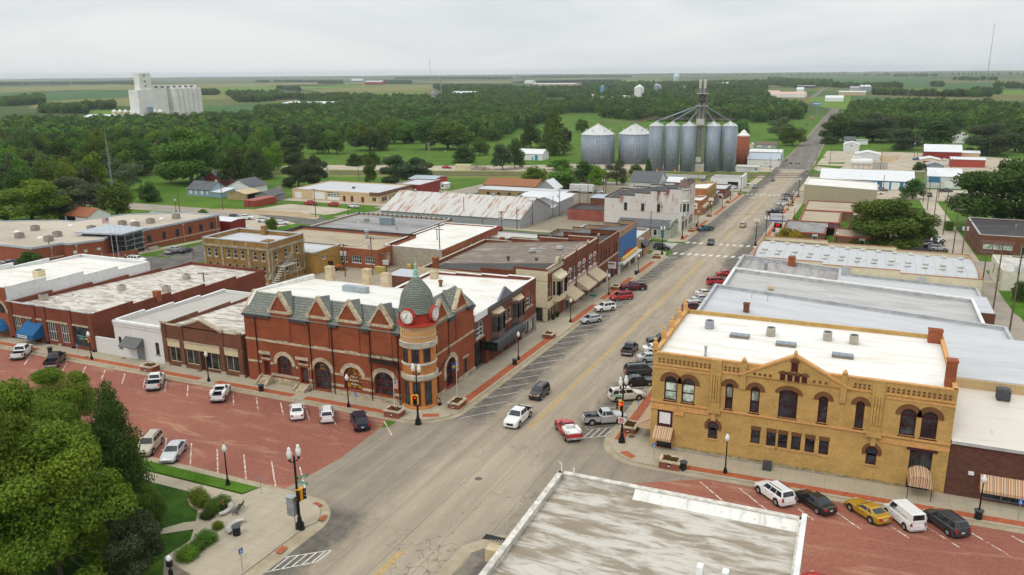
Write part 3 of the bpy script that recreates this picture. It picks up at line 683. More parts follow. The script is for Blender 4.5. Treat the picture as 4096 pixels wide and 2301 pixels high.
def awning(b,f,u0,u1,zt,zb,out,mat,val=.3,valmat=None):
 m=MB();m.ext([b.P(f,u0,zt,-.02),b.P(f,u0,zb,-out),b.P(f,u0,zb,-out+.04),b.P(f,u0,zt-.06,.02)],Vector(b.P(f,u1,0))-Vector(b.P(f,u0,0)))
 for u in(u0,u1-.03):m.ext([b.P(f,u,zt,-.02),b.P(f,u,zb,-out),b.P(f,u,zb-val,-out),b.P(f,u,zb-val,-.02)],Vector(b.P(f,.03,0))-Vector(b.P(f,0,0)))
 b.pbox(m,f,u0,u1,zb-val,zb,-out-.02,-out+.02)
 return m.build('awning',mat,b.t)
RB=brickm('city_hall_brick',(.28,.08,.038),.18,1.1,.3)
DRB=brickm('dark_red_brick',(.19,.06,.036),.2,1.15,.3);ORB=brickm('orange_brick',(.31,.10,.048),.25,1.2,.35)
BRB=brickm('brown_brick',(.17,.075,.045),.25,1.2,.35);YB=brickm('yellow_brick',(.54,.345,.12),.16,.85,.26,light=(.66,.46,.17))
MILK=brickm('painted_white_brick',(.68,.68,.66),.04,.95,.08);TANBR=brickm('tan_brick',(.36,.24,.14),.15,1.1,.2);CREAMW=flat('cream_wall',(.60,.53,.36),.8,var=.08)
JAILB=brickm('ochre_brick',(.34,.20,.07),.25,.8,.4)
WROOF=roofm('white_membrane',(.72,.71,.67),(.62,.56,.45),(.16,.5,.3),.45,.7,(.66,.58,.46))
GROOF=roofm('silver_roof',(.52,.53,.54),(.44,.445,.46),(.10,.5,.3),.4,.7,(.30,.30,.31),fine=(.4,3.5,1))
PATCHY=roofm('patchy_roof',(.62,.58,.52),(.30,.25,.2),(.35,1.2,.3),.42,.62,(.7,.68,.64),fine=(.8,3.,2))
GRIMY=roofm('grimy_white_roof',(.52,.49,.43),(.26,.215,.155),(.3,1.1,.3),.40,.62,(.2,.165,.12),fine=(.9,3.2,1),rot=R(-6))
TANROOF=roofm('tan_gravel_roof',(.40,.33,.23),(.31,.25,.18),(.08,.2,.2),.45,.7,(.22,.19,.15))
PUDDLE=roofm('wet_grey_roof',(.30,.295,.29),(.18,.175,.17),(.07,.3,.2),.42,.66,(.42,.42,.42))
BLKROOF=roofm('black_roof',(.045,.042,.042),(.08,.075,.072),(.3,.3,.3),.45,.7)
SLATE=NT('slate_shingles');b_=SLATE.brick(.5,.28,.03,SLATE.wallvec(),(.155,.165,.145),(.21,.22,.19),(.075,.08,.07));SLATE.bump(b_.outputs['Fac'],-.5,.05);SLATE=SLATE.fin(b_.outputs[0],.8)
SHING=NT('asphalt_shingles');b_=SHING.brick(.4,.2,.02,SHING.wallvec(),(.10,.105,.115),(.15,.155,.165),(.07,.07,.075));SHING=SHING.fin(b_.outputs[0],.9)
RUSTR=ribm('rusty_roof',(.55,.535,.51),(.36,.19,.10),'y',.75,.5,.62,streak=(.9,.12,.1));WRIB=ribm('white_sheet',(.70,.71,.72),(.55,.55,.54),'y',.6);WRIBW=ribm('white_siding',(.68,.69,.70),(.52,.52,.5),'xy',.35)
GRIBW=ribm('grey_siding',(.40,.42,.44),(.33,.34,.34),'xy',.3);BLUEW=ribm('blue_siding',(.05,.2,.36),(.04,.16,.3),'xy',.4);REDW=ribm('red_siding',(.26,.035,.03),(.2,.03,.028),'xy',.4)
TANW=flat('tan_stucco',(.56,.41,.25),.8,var=.06);ROUGHST=brickm('rough_stone',(.48,.40,.28),.25,.7,.35,.55,.24)
# city hall with its clock tower
CH=Bld('city_hall','red brick two storey city hall with slate gables and a round corner clock tower',-80.4,-51.2,87.2,103.9,6.6,RB,None,cat='city hall')
MR=dict(fr=flat('dark_red_trim',(.13,.022,.016),.5),sill=STONE,lintel=flat('grey_stone',(.30,.27,.21),.9,var=.3,sc=2),ft=.13)
for u0,u1 in((-74.64,-72.89),(-67.98,-66.11),(-62.81,-60.99)):CH.win('S',u0,u1,2.95,5.75,bars=(2,2),blind=.28 if u0<-74 else.02,depth=.25,**MR)
CH.win('S',-57.76,-55.88,2.92,5.75,bars=(2,2),depth=.25,**MR)
MA=dict(fr=MR['fr'],sill=False,ft=.16,depth=.4,hood=(STONE,.05,.65),legs=.15)
CH.win('S',-75.0,-72.4,-2.35,.6,arch=1.25,bars=(3,2),**MA);CH.win('S',-63.4,-60.5,-2.85,.5,arch=1.35,bars=(3,2),pane=roofm('autumn_leaf_mural',(.40,.20,.02),(.16,.05,.01),(1.2,1.2,1.2),.45,.55,(.62,.45,.05)),**MA)
CH.win('S',-58.4,-55.3,-2.9,.5,arch=1.4,bars=(3,2),**MA);CH.win('S',-68.5,-65.7,-3.65,.6,'door',arch=1.3,bars=(2,2),**MA)
CH.win('S',-77.5,-76.3,-2.75,-.6,'door',fr=MR['fr'],pane=MR['fr'],bars=(1,1),depth=.5);CH.win('S',-70.9,-69.6,-3.1,-.7,'door',fr=MR['fr'],bars=(1,1),depth=.3,ft=.3)
CH.win('S',-77.6,-76.3,-.1,.4,fr=MR['fr'],bars=(3,1),sill=STONE);CH.win('S',-71.0,-69.7,-.1,.4,fr=MR['fr'],bars=(3,1),sill=STONE)
for a,b in((92.73,94.25),(98.79,100.37)):CH.win('E',a,b,2.3,5.65,bars=(2,2),depth=.25,**MR)
CH.win('E',94.7,97.7,-4.2,.35,'door',arch=1.4,bars=(2,2),fr=MR['fr'],sill=False,ft=.16,depth=.8,hood=(STONE,.05,.75),legs=1.3)
CH.win('E',91.4,92.5,-3.6,-1.1,fr=MR['fr'],bars=(1,1),sill=False);CH.win('E',100.2,101.3,-3.6,-1.3,fr=MR['fr'],bars=(1,1),sill=False)
CH.done()
CH.trim('stone_band',STONE,[('S',-80.4,-54.2,2.45,2.78,.08),('E',90.6,103.9,2.05,2.35,.08)]+[('S',a,b,-.98,-.68,.07)for a,b in((-80.3,-77.8),(-76.2,-75.7),(-71.6,-71.3),(-69.5,-69.3),(-65.0,-64.1),(-59.8,-59.1))]+[('S',a,b,-2.65,-2.3,.07)for a,b in((-76.2,-71.2),(-69.5,-68.6),(-65.6,-63.5),(-60.4,-58.5),(-55.2,-54.2))]+[('S',-78.2,-76.1,.45,.92,.1),('S',-71.6,-69.4,.42,.85,.1),('E',91.2,93.2,-1.0,-.65,.07),('E',100,101.8,-1.2,-.85,.07)])
CH.trim('stone_base',ROUGHST,[('S',a,b,-4.6,-3.15 if a>-66 else-2.95,.13)for a,b in((-76.2,-71.3),(-69.4,-68.6),(-65.6,-54.2))]+[('E',a,b,-5.2,-3.65,.14)for a,b in((90.6,94.3),(98.1,103.9))])
m=MB();e=.25;zt=8.9;ze=6.45;dp_=3.0
m.add([(-80.4,87.2-e,ze),(-51.2+e,87.2-e,ze),(-51.2-dp_,87.2+dp_,zt),(-80.4,87.2+dp_,zt),(-51.2+e,103.9,ze),(-51.2-dp_,103.9,zt)],[(0,1,2,3),(1,4,5,2)])
m.build('slate_roof',SLATE,CH.t)
MB().prism([(-80.4,90.2),(-54.2,90.2),(-54.2,103.9),(-80.4,103.9)],6.2,lambda x,y:8.9-(y-90.2)*.10).build('flat_roof',WROOF,CH.t)
m=MB();m.ext([(-80.6,87.1,6.4),(-80.6,90.1,9.15),(-80.6,104,8.3),(-80.6,104,6.0)],(.5,0,0));m.build('gable_wall',flat('white_flashing',(.72,.71,.66),.6),CH.t)
m=MB();m.ext([(-54.3,103.55,8.95),(-51.0,103.55,6.2),(-51.0,103.55,5.5),(-54.3,103.55,6)],(0,.4,0));m.build('gable_coping',STONE,CH.t)
MB().ext([(-80.75,86.95,6.3),(-80.75,90.0,9.2),(-80.75,90.35,9.2),(-80.75,87.3,6.3)],(.3,0,0)).build('gable_coping',STONE,CH.t)
def gable(f,uc,hw,zb,zp,zw0):
 """brick dormer rising through the slates: gable wall, raking stone copings, stone shoulders, small slate roof"""
 m=MB();m.ext([CH.P(f,uc-hw*.8,zw0,-.12),CH.P(f,uc+hw*.8,zw0,-.12),CH.P(f,uc+hw*.8,zb,-.12),CH.P(f,uc,zp-.35,-.12),CH.P(f,uc-hw*.8,zb,-.12)],Vector(CH.P(f,0,0,.5))-Vector(CH.P(f,0,0,0)))
 g=m.build('gable',RB,CH.t)
 m=MB()
 for s_ in(-1,1):
  A,B_=(uc+s_*hw,zb-.1),(uc,zp);
  m.ext([CH.P(f,*A,-.25),CH.P(f,*B_,-.25),CH.P(f,B_[0],B_[1]-.5,-.25),CH.P(f,A[0]-s_*.35,A[1],-.25)],Vector(CH.P(f,0,0,.7))-Vector(CH.P(f,0,0,0)))
  CH.pbox(m,f,*sorted((uc+s_*hw*1.02,uc+s_*(hw-.55))),zb-.35,zb+.15,-.35,.3)
 CH.pbox(m,f,uc-hw*.82,uc+hw*.82,zb-.42,zb-.02,-.2,.1)
 m.ext([CH.P(f,uc-.42,zp-.85,-.19),CH.P(f,uc+.42,zp-.85,-.19),CH.P(f,uc,zp-.2,-.19)],Vector(CH.P(f,0,0,.1))-Vector(CH.P(f,0,0,0)))
 m.build('coping',STONE,g)
 m=MB();bk=2.9
 for s_ in(-1,1):m.quad(CH.P(f,uc,zp-.15,.3),CH.P(f,uc+s_*hw*.85,zb+.0,.3),CH.P(f,uc+s_*hw*.85,zb+.3,.9),CH.P(f,uc,zp-.6,bk))
 m.build('dormer_roof',SLATE,g)
for uc in(-73.7,-67.05,-62.0,-56.85):gable('S',uc,1.95,7.45,10.3,3.0)
for uc,hw in((93.5,1.95),(99.55,2.05)):gable('E',uc,hw,7.15,9.9,2.4)
LEADG=flat('lead_gutter',(.055,.06,.07),.5)
for f,a,b,z in[('S',a,b,6.15)for a,b in((-80.4,-75.6),(-72.1,-68.9),(-65.2,-63.9),(-60.1,-58.8),(-54.9,-54.0))]+[('E',a,b,5.95)for a,b in((95.6,97.4),(101.7,103.9),(90.5,91.4))]:CH.pbox(MB(),f,a,b,z,z+.35,-.42,0).build('gutter',LEADG,CH.t)
for u in(-78.3,-68.75,-65.0,-58.75,-54.35):MB().tube([CH.P('S',u,6.1,-.15),CH.P('S',u,-4.0,-.15)],.07,6).build('downpipe',BLACK,CH.t)
m=MB();m.tube([CH.P('E',95.5,5.9,-.15),CH.P('E',95.5,1.0,-.15),CH.P('E',91.0,-.9,-.15)],.06,6);m.build('downpipe',BLACK,CH.t)
for k,(u,z0)in enumerate(((-76.9,-2.8),(-70.2,-3.15))):
 m=MB();g0=gz(u,86)+.15
 for i in range(4):m.box(u-.75,u+.75,86.9-.33*(i+1),87.2-.1,g0-.1,z0-(z0-g0)*i/4)
 for s_ in(-1,1):m.ext([(u+s_*.9-.13,87.1,z0+.15),(u+s_*.9-.13,86.6,z0+.15),(u+s_*.9-.13,85.4,g0+.35),(u+s_*.9-.13,85.4,g0-.1),(u+s_*.9-.13,87.1,g0-.1)],(.26,0,0))
 m.build('steps',STONE,CH.t)
m=MB();CH.pbox(m,'S',-58.4,-54.6,2.2,2.28,-1.1,0)
for u in(-58.4,-56.5,-54.6):m.tube([CH.P('S',u,3.3,-1.08),CH.P('S',u,1.4,-.02)],.03,4);m.tube([CH.P('S',u,2.2,-1.08),CH.P('S',u,3.3,-1.08)],.03,4)
m.tube([CH.P('S',-58.4,3.3,-1.08),CH.P('S',-54.6,3.3,-1.08)],.03,4);m.build('iron_balcony',BLACK,CH.t)
GOLD=flat('gold_letters',(.42,.28,.06),.5)
words('CITY',.42,GOLD,CH.t,CH.P('S',-67.1,.0,.25),(1,0,0));words('HALL',.42,GOLD,CH.t,CH.P('S',-67.1,-.5,.25),(1,0,0))
for i,wd in enumerate(('City of','Beautiful','Maples')):words(wd,.42,WHITE,CH.t,CH.P('S',-61.95,-1.0-.55*i,.3),(1,0,0))
m=MB();m.box(-69.8,-65.6,97.0,98.0,7.9,9.1);m.build('skylight_box',flat('grey_box',(.3,.34,.36),.5),CH.t)
chimney(-77.0,104.0,8.0,1.2,1.0,1.9,TANB,CH.t);chimney(-69.9,104.0,8.0,1.2,1.0,2.1,TANB,CH.t);chimney(-66.4,104.0,8.0,1.4,1.1,1.7,TANB,CH.t)
tx,ty,n=-52.0,88.6,28
TW=flat('ochre_render',(.46,.19,.055),.8,var=.14,sc=.9);RSTN=brickm('tower_stone',(.48,.44,.36),.2,.75,.3,.7,.35)
m=MB().lathe([(2.42,-4.9),(2.42,-3.6),(2.3,-3.4),(2.3,5.2),(2.2,8.0)],n,(tx,ty));m.build('tower_shaft',TW,CH.t)
m=MB()
for r0,z0,z1 in((2.62,-4.9,-3.75),(2.55,.35,1.15),(2.45,2.35,2.75),(2.6,4.85,5.75),(2.48,6.3,6.5),(2.48,7.35,7.55)):m.lathe([(r0-.1,z0),(r0,z0+.1),(r0,z1-.1),(r0-.15,z1)],n,(tx,ty))
m.build('stone_ring',RSTN,CH.t)
tt=NT('tower_tiles');bb=tt.brick(.25,.22,.03,tt.wallvec(),(.50,.22,.05),(.42,.15,.04),(.62,.45,.22),off=0);m=MB().lathe([(2.4,5.75),(2.4,7.9)],n,(tx,ty));m.build('tiled_band',tt.fin(bb.outputs[0],.7),CH.t)
REDP=flat('red_paint',(.36,.035,.02),.5,var=.1)
m=MB().lathe([(2.3,7.7),(2.75,7.95),(2.7,8.15),(2.4,8.3),(2.4,9.45),(2.55,9.6),(2.3,9.75)],n,(tx,ty))
for i in range(14):
 a=2*math.pi*i/14;m.cyl((tx+2.42*math.cos(a),ty+2.42*math.sin(a),8.35),(tx+2.42*math.cos(a),ty+2.42*math.sin(a),9.4),.09,.09,5)
m.build('red_drum',REDP,CH.t)
dm=NT('dome_scales');cx_=dm.new('ShaderNodeTexCoord')
sp=dm.xyz();an=dm.math('MULTIPLY',dm.math('ARCTAN2',dm.math('ADD',sp[1],-ty),dm.math('ADD',sp[0],-tx)),2.4);cb=dm.new('ShaderNodeCombineXYZ');dm.L(an,cb.inputs[0]);dm.L(sp[2],cb.inputs[1])
bb=dm.brick(.34,.26,.035,cb.outputs[0],(.16,.185,.155),(.23,.25,.205),(.06,.07,.06));dm.bump(bb.outputs['Fac'],-.6,.05);DOME=dm.fin(bb.outputs[0],.75)
MB().lathe([(2.62,9.6),(2.5,9.8),(2.35,10.3),(2.22,11.0),(2.1,11.6),(1.88,12.2),(1.5,12.8),(1.05,13.35),(.62,13.85),(.4,14.2)],32,(tx,ty)).build('dome',DOME,CH.t,smooth=True)
MB().lathe([(.5,14.05),(.34,14.3),(.34,14.75),(.2,14.85),(.28,15.0),(.13,15.2),(.13,15.6),(.18,15.7),(.05,16.0),(.03,16.6)],12,(tx,ty)).build('finial',flat('verdigris',(.27,.5,.38),.6),CH.t)
for i,(a,z0,z1)in enumerate([(R(k),z0,z1)for z0,z1 in((-3.2,.15),(1.5+1.35,4.75))for k in(-150,-112,-72,-32)]):
 da=R(13);m=MB();rr=2.37
 P_=lambda an_,z,r:(tx+r*math.cos(an_),ty+r*math.sin(an_),z)
 for a0,a1,b0,b1 in((a-da,a-da*.8,z0,z1),(a+da*.8,a+da,z0,z1),(a-da,a+da,z0,z0+.18),(a-da,a+da,z1-.18,z1),(a-da,a+da,(z0+z1)/2-.06,(z0+z1)/2+.06)):
  m.add([P_(a0,b0,rr),P_(a1,b0,rr),P_(a1,b1,rr),P_(a0,b1,rr),P_(a0,b0,rr-.2),P_(a1,b0,rr-.2),P_(a1,b1,rr-.2),P_(a0,b1,rr-.2)],[(0,1,2,3),(0,4,5,1),(1,5,6,2),(2,6,7,3),(3,7,4,0)])
 wo=m.build('window',MR['fr'],CH.t)
 m=MB();k4=[a-da*.95+da*1.9*j/4 for j in range(5)]
 for j in range(4):m.quad(P_(k4[j],z0+.02,rr-.035),P_(k4[j+1],z0+.02,rr-.035),P_(k4[j+1],z1-.02,rr-.035),P_(k4[j],z1-.02,rr-.035))
 m.build('pane',GLASS,wo)
for ang in(R(-90),R(0)):
 d=Vector((math.cos(ang),math.sin(ang),0));s_=Vector((-d.y,d.x,0));c=Vector((tx,ty,9.35))+d*2.35
 ck=MB().cyl(c,c+d*.42,1.12,1.05,28).build('clock_case',REDP,CH.t)
 MB().cyl(c+d*.3,c+d*.45,.9,.9,28).build('clock_dial',flat('dial_white',(.75,.74,.7),.5),ck)
 m=MB();f=c+d*.47
 for k,nm in enumerate(('XII','I','II','III','IV','V','VI','VII','VIII','IX','X','XI')):
  a=2*math.pi*k/12;ra=s_*math.sin(a)+Vector((0,0,1))*math.cos(a);ta=s_*math.cos(a)-Vector((0,0,1))*math.sin(a)
  words(nm,.27,BLACK,ck,f+ra*.70,ta,ra,.01,'numeral',.8)
 for ang2,ln,wd in((R(218),.72,.03),(R(20),.5,.045)):
  ra=s_*math.sin(ang2)+Vector((0,0,1))*math.cos(ang2);ta=s_*math.cos(ang2)-Vector((0,0,1))*math.sin(ang2)
  m=MB().ext([f-ra*.12-ta*wd,f-ra*.12+ta*wd,f+ra*ln+ta*wd*.4,f+ra*ln-ta*wd*.4],d*.02);m.build('clock_hand',BLACK,ck)
# Seventh street, west of city hall
PARG=flat('stone_coping',(.42,.36,.26),.9,var=.25,sc=2);TILE=flat('clay_tile_coping',(.36,.17,.10),.7,var=.3,sc=3);WHCAP=flat('white_coping',(.72,.72,.70),.6);GRCAP=flat('grey_coping',(.42,.43,.44),.6)
b=Bld('brick_shop','brown brick one storey shop with a low pediment and cream panels over its dark windows',-97.0,-81.2,87.2,117,2.75,BRB,PATCHY,.5,zb=1.6,steps=4,cap=PARG,cat='shop')
CR=dict(fr=CREAM,depth=.3)
for u0,u1 in((-96.0,-93.6),(-92.6,-90.0),(-84.7,-82.2)):b.win('S',u0,u1,-3.2,-.8,'shop',**CR)
b.win('S',-89.7,-85.7,-3.85,-.8,'shop',fr=CREAM,depth=1.0,bars=(3,1));b.done(skip='EWN')
b.trim('cream_panel',ribm('panel_boards',(.62,.53,.34),(.56,.47,.3),'xy',.5,metal=0),[('S',u0,u1,-.72,.15,.06)for u0,u1 in((-96.1,-93.5),(-92.7,-85.6),(-84.8,-82.1))])
b.trim('pilaster',BRB,[('S',u-.4,u+.4,-3.7,3.0,.16)for u in(-96.55,-93.1,-85.2,-81.65)]);b.trim('stone_cap',PARG,[('S',u-.55,u+.55,3.0,3.3,.25)for u in(-96.5,-93.1,-85.2,-81.7)]+[('S',-97,-81.2,.2,.5,.12)]+[('S',u-.45,u+.45,-4.4,-3.4,.22)for u in(-96.55,-93.1,-85.2,-81.65)])
MB().ext([(-93,87.15,2.75),(-85.3,87.15,2.75),(-89.1,87.15,4.15)],(0,.5,0)).build('pediment',BRB,b.t)
m=MB()
for s_ in(-1,1):m.ext([(-89.1+s_*4.1,87.0,2.75),(-89.1,87.0,4.2),(-89.1,87.0,4.45),(-89.1+s_*4.4,87.0,2.9)],(0,.8,0))
m.build('pediment_coping',PARG,b.t);vent(b.t,-84,108,1.6,1.2,.12,GREYM)
b=Bld('white_brick_shop','white painted brick one storey shop with a grey canvas awning',-107.4,-97.05,87.2,112,2.15,MILK,roofm('grey_sheet_roof',(.43,.41,.37),(.4,.38,.34)),.5,zb=1.0,steps=4,cap=WHCAP,cat='shop')
b.win('S',-106.7,-106.0,-2.45,-.5,arch=.12,fr=DKGREY);b.win('S',-98.8,-98.0,-2.5,-.5,arch=.12,fr=DKGREY);b.win('S',-103.0,-101.2,-4.0,-1.5,'door',fr=GREYM,pane=GREYM,depth=.35);b.done(skip='N')
awning(b,'S',-105.0,-101.2,-.2,-1.35,1.7,ribm('grey_canvas',(.13,.135,.13),(.11,.115,.11),'y',.5),.12);b.trim('notice_board',flat('paper',(.6,.6,.58),.8),[('S',-105.3,-103.4,-2.4,-1.5,.05)]);b.trim('cornice',MILK,[('S',-107.4,-97.05,1.35,1.6,.12),('S',-107.4,-97.05,1.8,2.15,.18)])
MB().box(-112.1,-107.4,87.25,87.6,-4.6,-1.2).build('low_wall',MILK,b.t)
b=Bld('brick_store','long dark red brick one storey store with six bays and a blue awning',-132.2,-112.1,87.2,129,2.6,DRB,PATCHY,.6,zb=.5,steps=5,cap=GRCAP,cat='shop')
WS=dict(fr=flat('white_frame',(.66,.64,.58),.6),pane=GLASS,depth=.25)
for u0,u1 in((-131.4,-129.4),(-128.5,-126.4),(-123.1,-120.9),(-120.0,-117.9)):b.win('S',u0,u1,-3.2,.05,'shop',bars=(4,2),**WS)
b.win('S',-124.9,-123.9,-4.0,-.4,'door',bars=(1,1),**WS);b.win('S',-116.9,-112.8,-3.3,.05,'shop',fr=DKGREY,bars=(2,1),depth=.25);b.done(skip='EWN')
b.trim('stone_band',PARG,[('S',-132.2,-112.1,.12,.42,.1)]+[('S',u-.3,u+.3,-4.3,-3.5,.2)for u in(-131.9,-129,-126,-123.4,-120.5,-117.3,-112.5)]);b.trim('pilaster',DRB,[('S',u-.45,u+.45,-4.2,2.75,.2)for u in(-131.75,-126,-123.5,-117.4,-112.55)]);b.trim('pilaster_cap',GRCAP,[('S',u-.55,u+.55,2.75,2.95,.3)for u in(-131.75,-126,-123.5,-117.4,-112.55)])
BLUEC=flat('blue_canvas',(.01,.10,.25),.7,var=.1);awning(b,'S',-128.2,-124.0,-.35,-1.9,2.2,BLUEC,.8)
m=MB()
for z in(-2.2,-2.5):m.box(-127.8,-125.4,84.93,84.97,z,z+.14)
m.build('awning_print',WHITE,b.t);words('GENEALOGY',.38,flat('teal_letters',(.25,.5,.5),.6),b.t,(-115.3,87.4,-1.6),(1,0,0));words('LIBRARY',.38,MATS['teal_letters'],b.t,(-115.3,87.4,-2.05),(1,0,0))
m=MB();OR=flat('orange_paper',(.65,.26,.08),.8)
for du,dz in((0,0),(.42,.3),(.05,-.42),(.45,-.2),(-.38,.05),(.1,.55)):m.box(-114.2+du,-113.9+du,87.38,87.41,-2.2+dz,-1.85+dz)
m.build('paper_notes',OR,b.t);chimney(-112.4,101,1.6,1.1,.9,1.4,ORB,b.t)
for x,y in((-126,92),(-124,94),(-121,92)):vent(b.t,x,y,1.8,.8,.22)
for(x,y,lb)in((-116.5,107,'dark square air unit on the patchy roof of the long brick store, nearest its east wall'),(-124.5,104,'pale low air unit on the patchy store roof near the white siding'),(-121.5,117,'beige air unit farthest back on the patchy store roof'),(-130.3,92.5,'grey box air unit on the store roof by the white siding corner')):ac_unit(x,y,b.rzf(x,y),lb,1.1,1.0)
b=Bld('white_sided_building','tall building with white siding and a bright white roof at the left edge',-152,-132.25,87.2,118,5.1,WRIBW,WROOF,.6,zb=2.9,steps=4,cap=WHCAP,cat='building')
b.done();b.trim('brick_front',ORB,[('S',-152,-132.25,-4.6,5.0,.25)])
for u in(-134.4,-140):
 m=MB().ext([b.P('S',x,z,-.3)for x,z in arcpts(u,1.9,.6,1.9,10)],(0,.06,0));m.build('arch_window',GLASS,b.t);m=MB();oo=arcpts(u,2.3,.6,2.3,12);ii=arcpts(u,1.9,.6,1.9,12)
 for i in range(12):m.ext([b.P('S',*oo[i],-.36),b.P('S',*oo[i+1],-.36),b.P('S',*ii[i+1],-.36),b.P('S',*ii[i],-.36)],(0,.15,0))
 m.build('arch_stone',PARG,b.t)
m=MB().lathe([(1.9,.1),(1.6,.9),(.9,1.6),(.05,1.9)],16,(-134.4,86.9),math.pi,2*math.pi);o=m.build('awning',BLUEC,b.t);o.location.z-=2.4
b.trim('shop_window',GLASS,[('S',-136.2,-132.8,-3.4,-1.6,.3),('S',-142,-138,-3.4,-1,.3)])
ac_unit(-137.5,97.5,4.0,'cream boxed air unit on the white roof with its dark fan side showing',1.5,1.4,CREAM)
# main street, west side
DT=dict(fr=flat('cream_trim',(.55,.50,.38),.6),sill=STONE)
b=Bld('brick_bay_building','dark red brick two storey building with two bay windows and a black barrel awning',-72.5,-51.2,104.0,129.5,4.3,DRB,WROOF,.5,zb=3.6,steps=4,front='E',cap=WHCAP,cat='building')
b.win('E',104.6,107.2,.5,3.2,arch=1.3,bars=(2,2),fr=WHITE,sill=STONE);b.win('E',103.95,108.2,-4.9,-.1,'shop',fr=BLACK,depth=.9)
for u in(116.2,117.6):b.win('E',u-.5,u+.5,.0,2.3,arch=.3,**DT)
b.win('E',123.6,124.4,-.2,1.4,**DT);b.win('E',124.9,126.6,-.2,2.2,arch=.85,fr=WHITE,sill=STONE,hood=(ORB,.05,.55));b.win('E',127.1,127.9,-.2,1.4,**DT)
for u0,u1 in((108.8,110.6),(111.2,113.6),(114.4,116.8),(117.6,119.8)):b.win('E',u0,u1,-5.0,-3.0,'shop',fr=DRB if u0<114 else DKGREY,pane=DRB if u0<114 else GLASS)
b.win('E',121.2,122.2,-5.6,-2.9,'door',fr=DKGREY);b.win('E',124.0,125.6,-4.6,-2.8,'shop',fr=DKGREY,pane=GLASS2);b.win('E',126.3,128.2,-4.9,-2.9,'shop',fr=DKGREY,pane=GLASS2);b.done(skip='S')
b.trim('grey_render',flat('grey_stucco',(.25,.215,.19),.8),[('E',122.8,129.5,-2.75,-2.3,.08),('E',122.8,123.9,-6,-2.7,.06),('E',125.7,126.2,-6,-2.7,.06),('E',128.3,129.5,-6,-2.7,.06),('E',123.9,128.3,-6,-4.95,.05)]);b.trim('cornice',flat('dark_cornice',(.09,.075,.075),.6),[('E',108.5,122.7,3.7,4.15,.3),('E',108.5,122.7,2.9,3.1,.12)]);b.trim('white_cornice',WHITE,[('E',104.0,108.4,3.4,4.5,.22)])
m=MB().ext([b.P('E',112.5,4.3,.1),b.P('E',118.5,4.3,.1),b.P('E',115.5,6.2,.1)],(.35,0,0));m.build('pediment',flat('grey_pediment',(.16,.17,.2),.6),b.t)
for u in(112.3,120.5):
 m=MB();pl=[(-51.2,u-1.9),(-50.3,u-1.1),(-50.3,u+1.1),(-51.2,u+1.9)];m.prism(pl,-1.2,-.2);m.prism(pl,2.3,2.8)
 for a,c in((pl[0],pl[1]),(pl[1],pl[2]),(pl[2],pl[3])):
  for k in(0,.5,1):x=a[0]+(c[0]-a[0])*k;y=a[1]+(c[1]-a[1])*k;m.box(x-.08,x+.08,y-.08,y+.08,-.2,2.3)
 w_=m.build('bay_window',flat('dark_bay_trim',(.13,.085,.07),.6),b.t);MB().prism([(-51.2,u-1.8),(-50.36,u-1.05),(-50.36,u+1.05),(-51.2,u+1.8)],-.2,2.3).build('pane',GLASS,w_)
 MB().prism([(p_[0]+.15*(p_[0]>-51),p_[1])for p_ in pl],2.8,lambda x,y:3.3 if x<-51 else 2.85).build('bay_roof',TANB,w_)
m=MB();prof=[(0,-1.3),(.7,-1.35),(1.25,-1.8),(1.45,-2.5),(1.4,-3.0),(1.3,-3.0),(1.3,-2.5),(1.1,-1.95),(.6,-1.5),(0,-1.45)]
m.ext([(-51.2+a,109.2,z)for a,z in prof],(0,11.6,0));m.build('awning',ribm('black_canvas',(.05,.052,.055),(.045,.047,.05),'x',.9,metal=0),b.t)
t_=MB().box(-51.1,-48.6,106.7,106.95,-1.9,-.5).build('hanging_sign',BLACK,b.t);m=MB()
for x in(-50.75,-50.05,-49.35):m.box(x-.04,x+.04,106.66,106.7,-1.35,-.95)
m.build('led_segment',flat('green_letters',(.03,.25,.06),.5),t_)
vent(b.t,-66,121,3.3,.9,.3,flat('rust',(.2,.08,.04),.9));chimney(-70,126,3.4,1.3,1.0,1.2,TANB,b.t)
b=Bld('brick_row_building','red brick two storey row with arched white windows, striped awnings and a cream side wall',-79,-51.2,135.5,167.2,4.4,DRB,roofm('streaked_brown_roof',(.17,.13,.10),(.33,.29,.25),(.25,.9,.3),.5,.66,(.62,.60,.57),fine=(.3,4.5,1)),.7,zb=2.0,steps=4,front='E',cap=PARG,cat='building')
ROUND=dict(fr=WHITE,sill=WHITE,arch=.75,hood=(WHITE,.0,.22),bars=(1,2))
for u0,u1 in((144.6,146.2),(147.4,149.0),(153.4,154.9),(156.3,157.9),(160.8,162.4),(163.8,165.4)):b.win('E',u0,u1,-.85,1.65,**ROUND)
b.win('E',150.7,151.5,-.8,1.7,fr=WHITE,sill=WHITE);b.win('E',136.0,137.2,-1.2,1.5,**DT);b.win('S',-57.5,-55.4,-1.4,2.0,arch=.25,fr=CREAM,bars=(2,2))
for u0,u1 in((136.0,138.6),(139.4,141.6),(144.2,146.0),(147.0,149.4),(152.8,154.6),(155.4,158.4),(160.4,162.2),(163.4,166.4)):b.win('E',u0,u1,-6.0-.04*(u0-136),-3.6,'shop',fr=CREAM if u0<142 else WHITE)
b.win('S',-56.6,-52.2,-5.9,-3.2,'shop',fr=CREAM);b.win('S',-74.2,-72.6,.6,1.7,arch=.5,fr=CREAM);b.win('S',-71.6,-70,.6,1.7,arch=.5,fr=CREAM);b.done(skip='S')
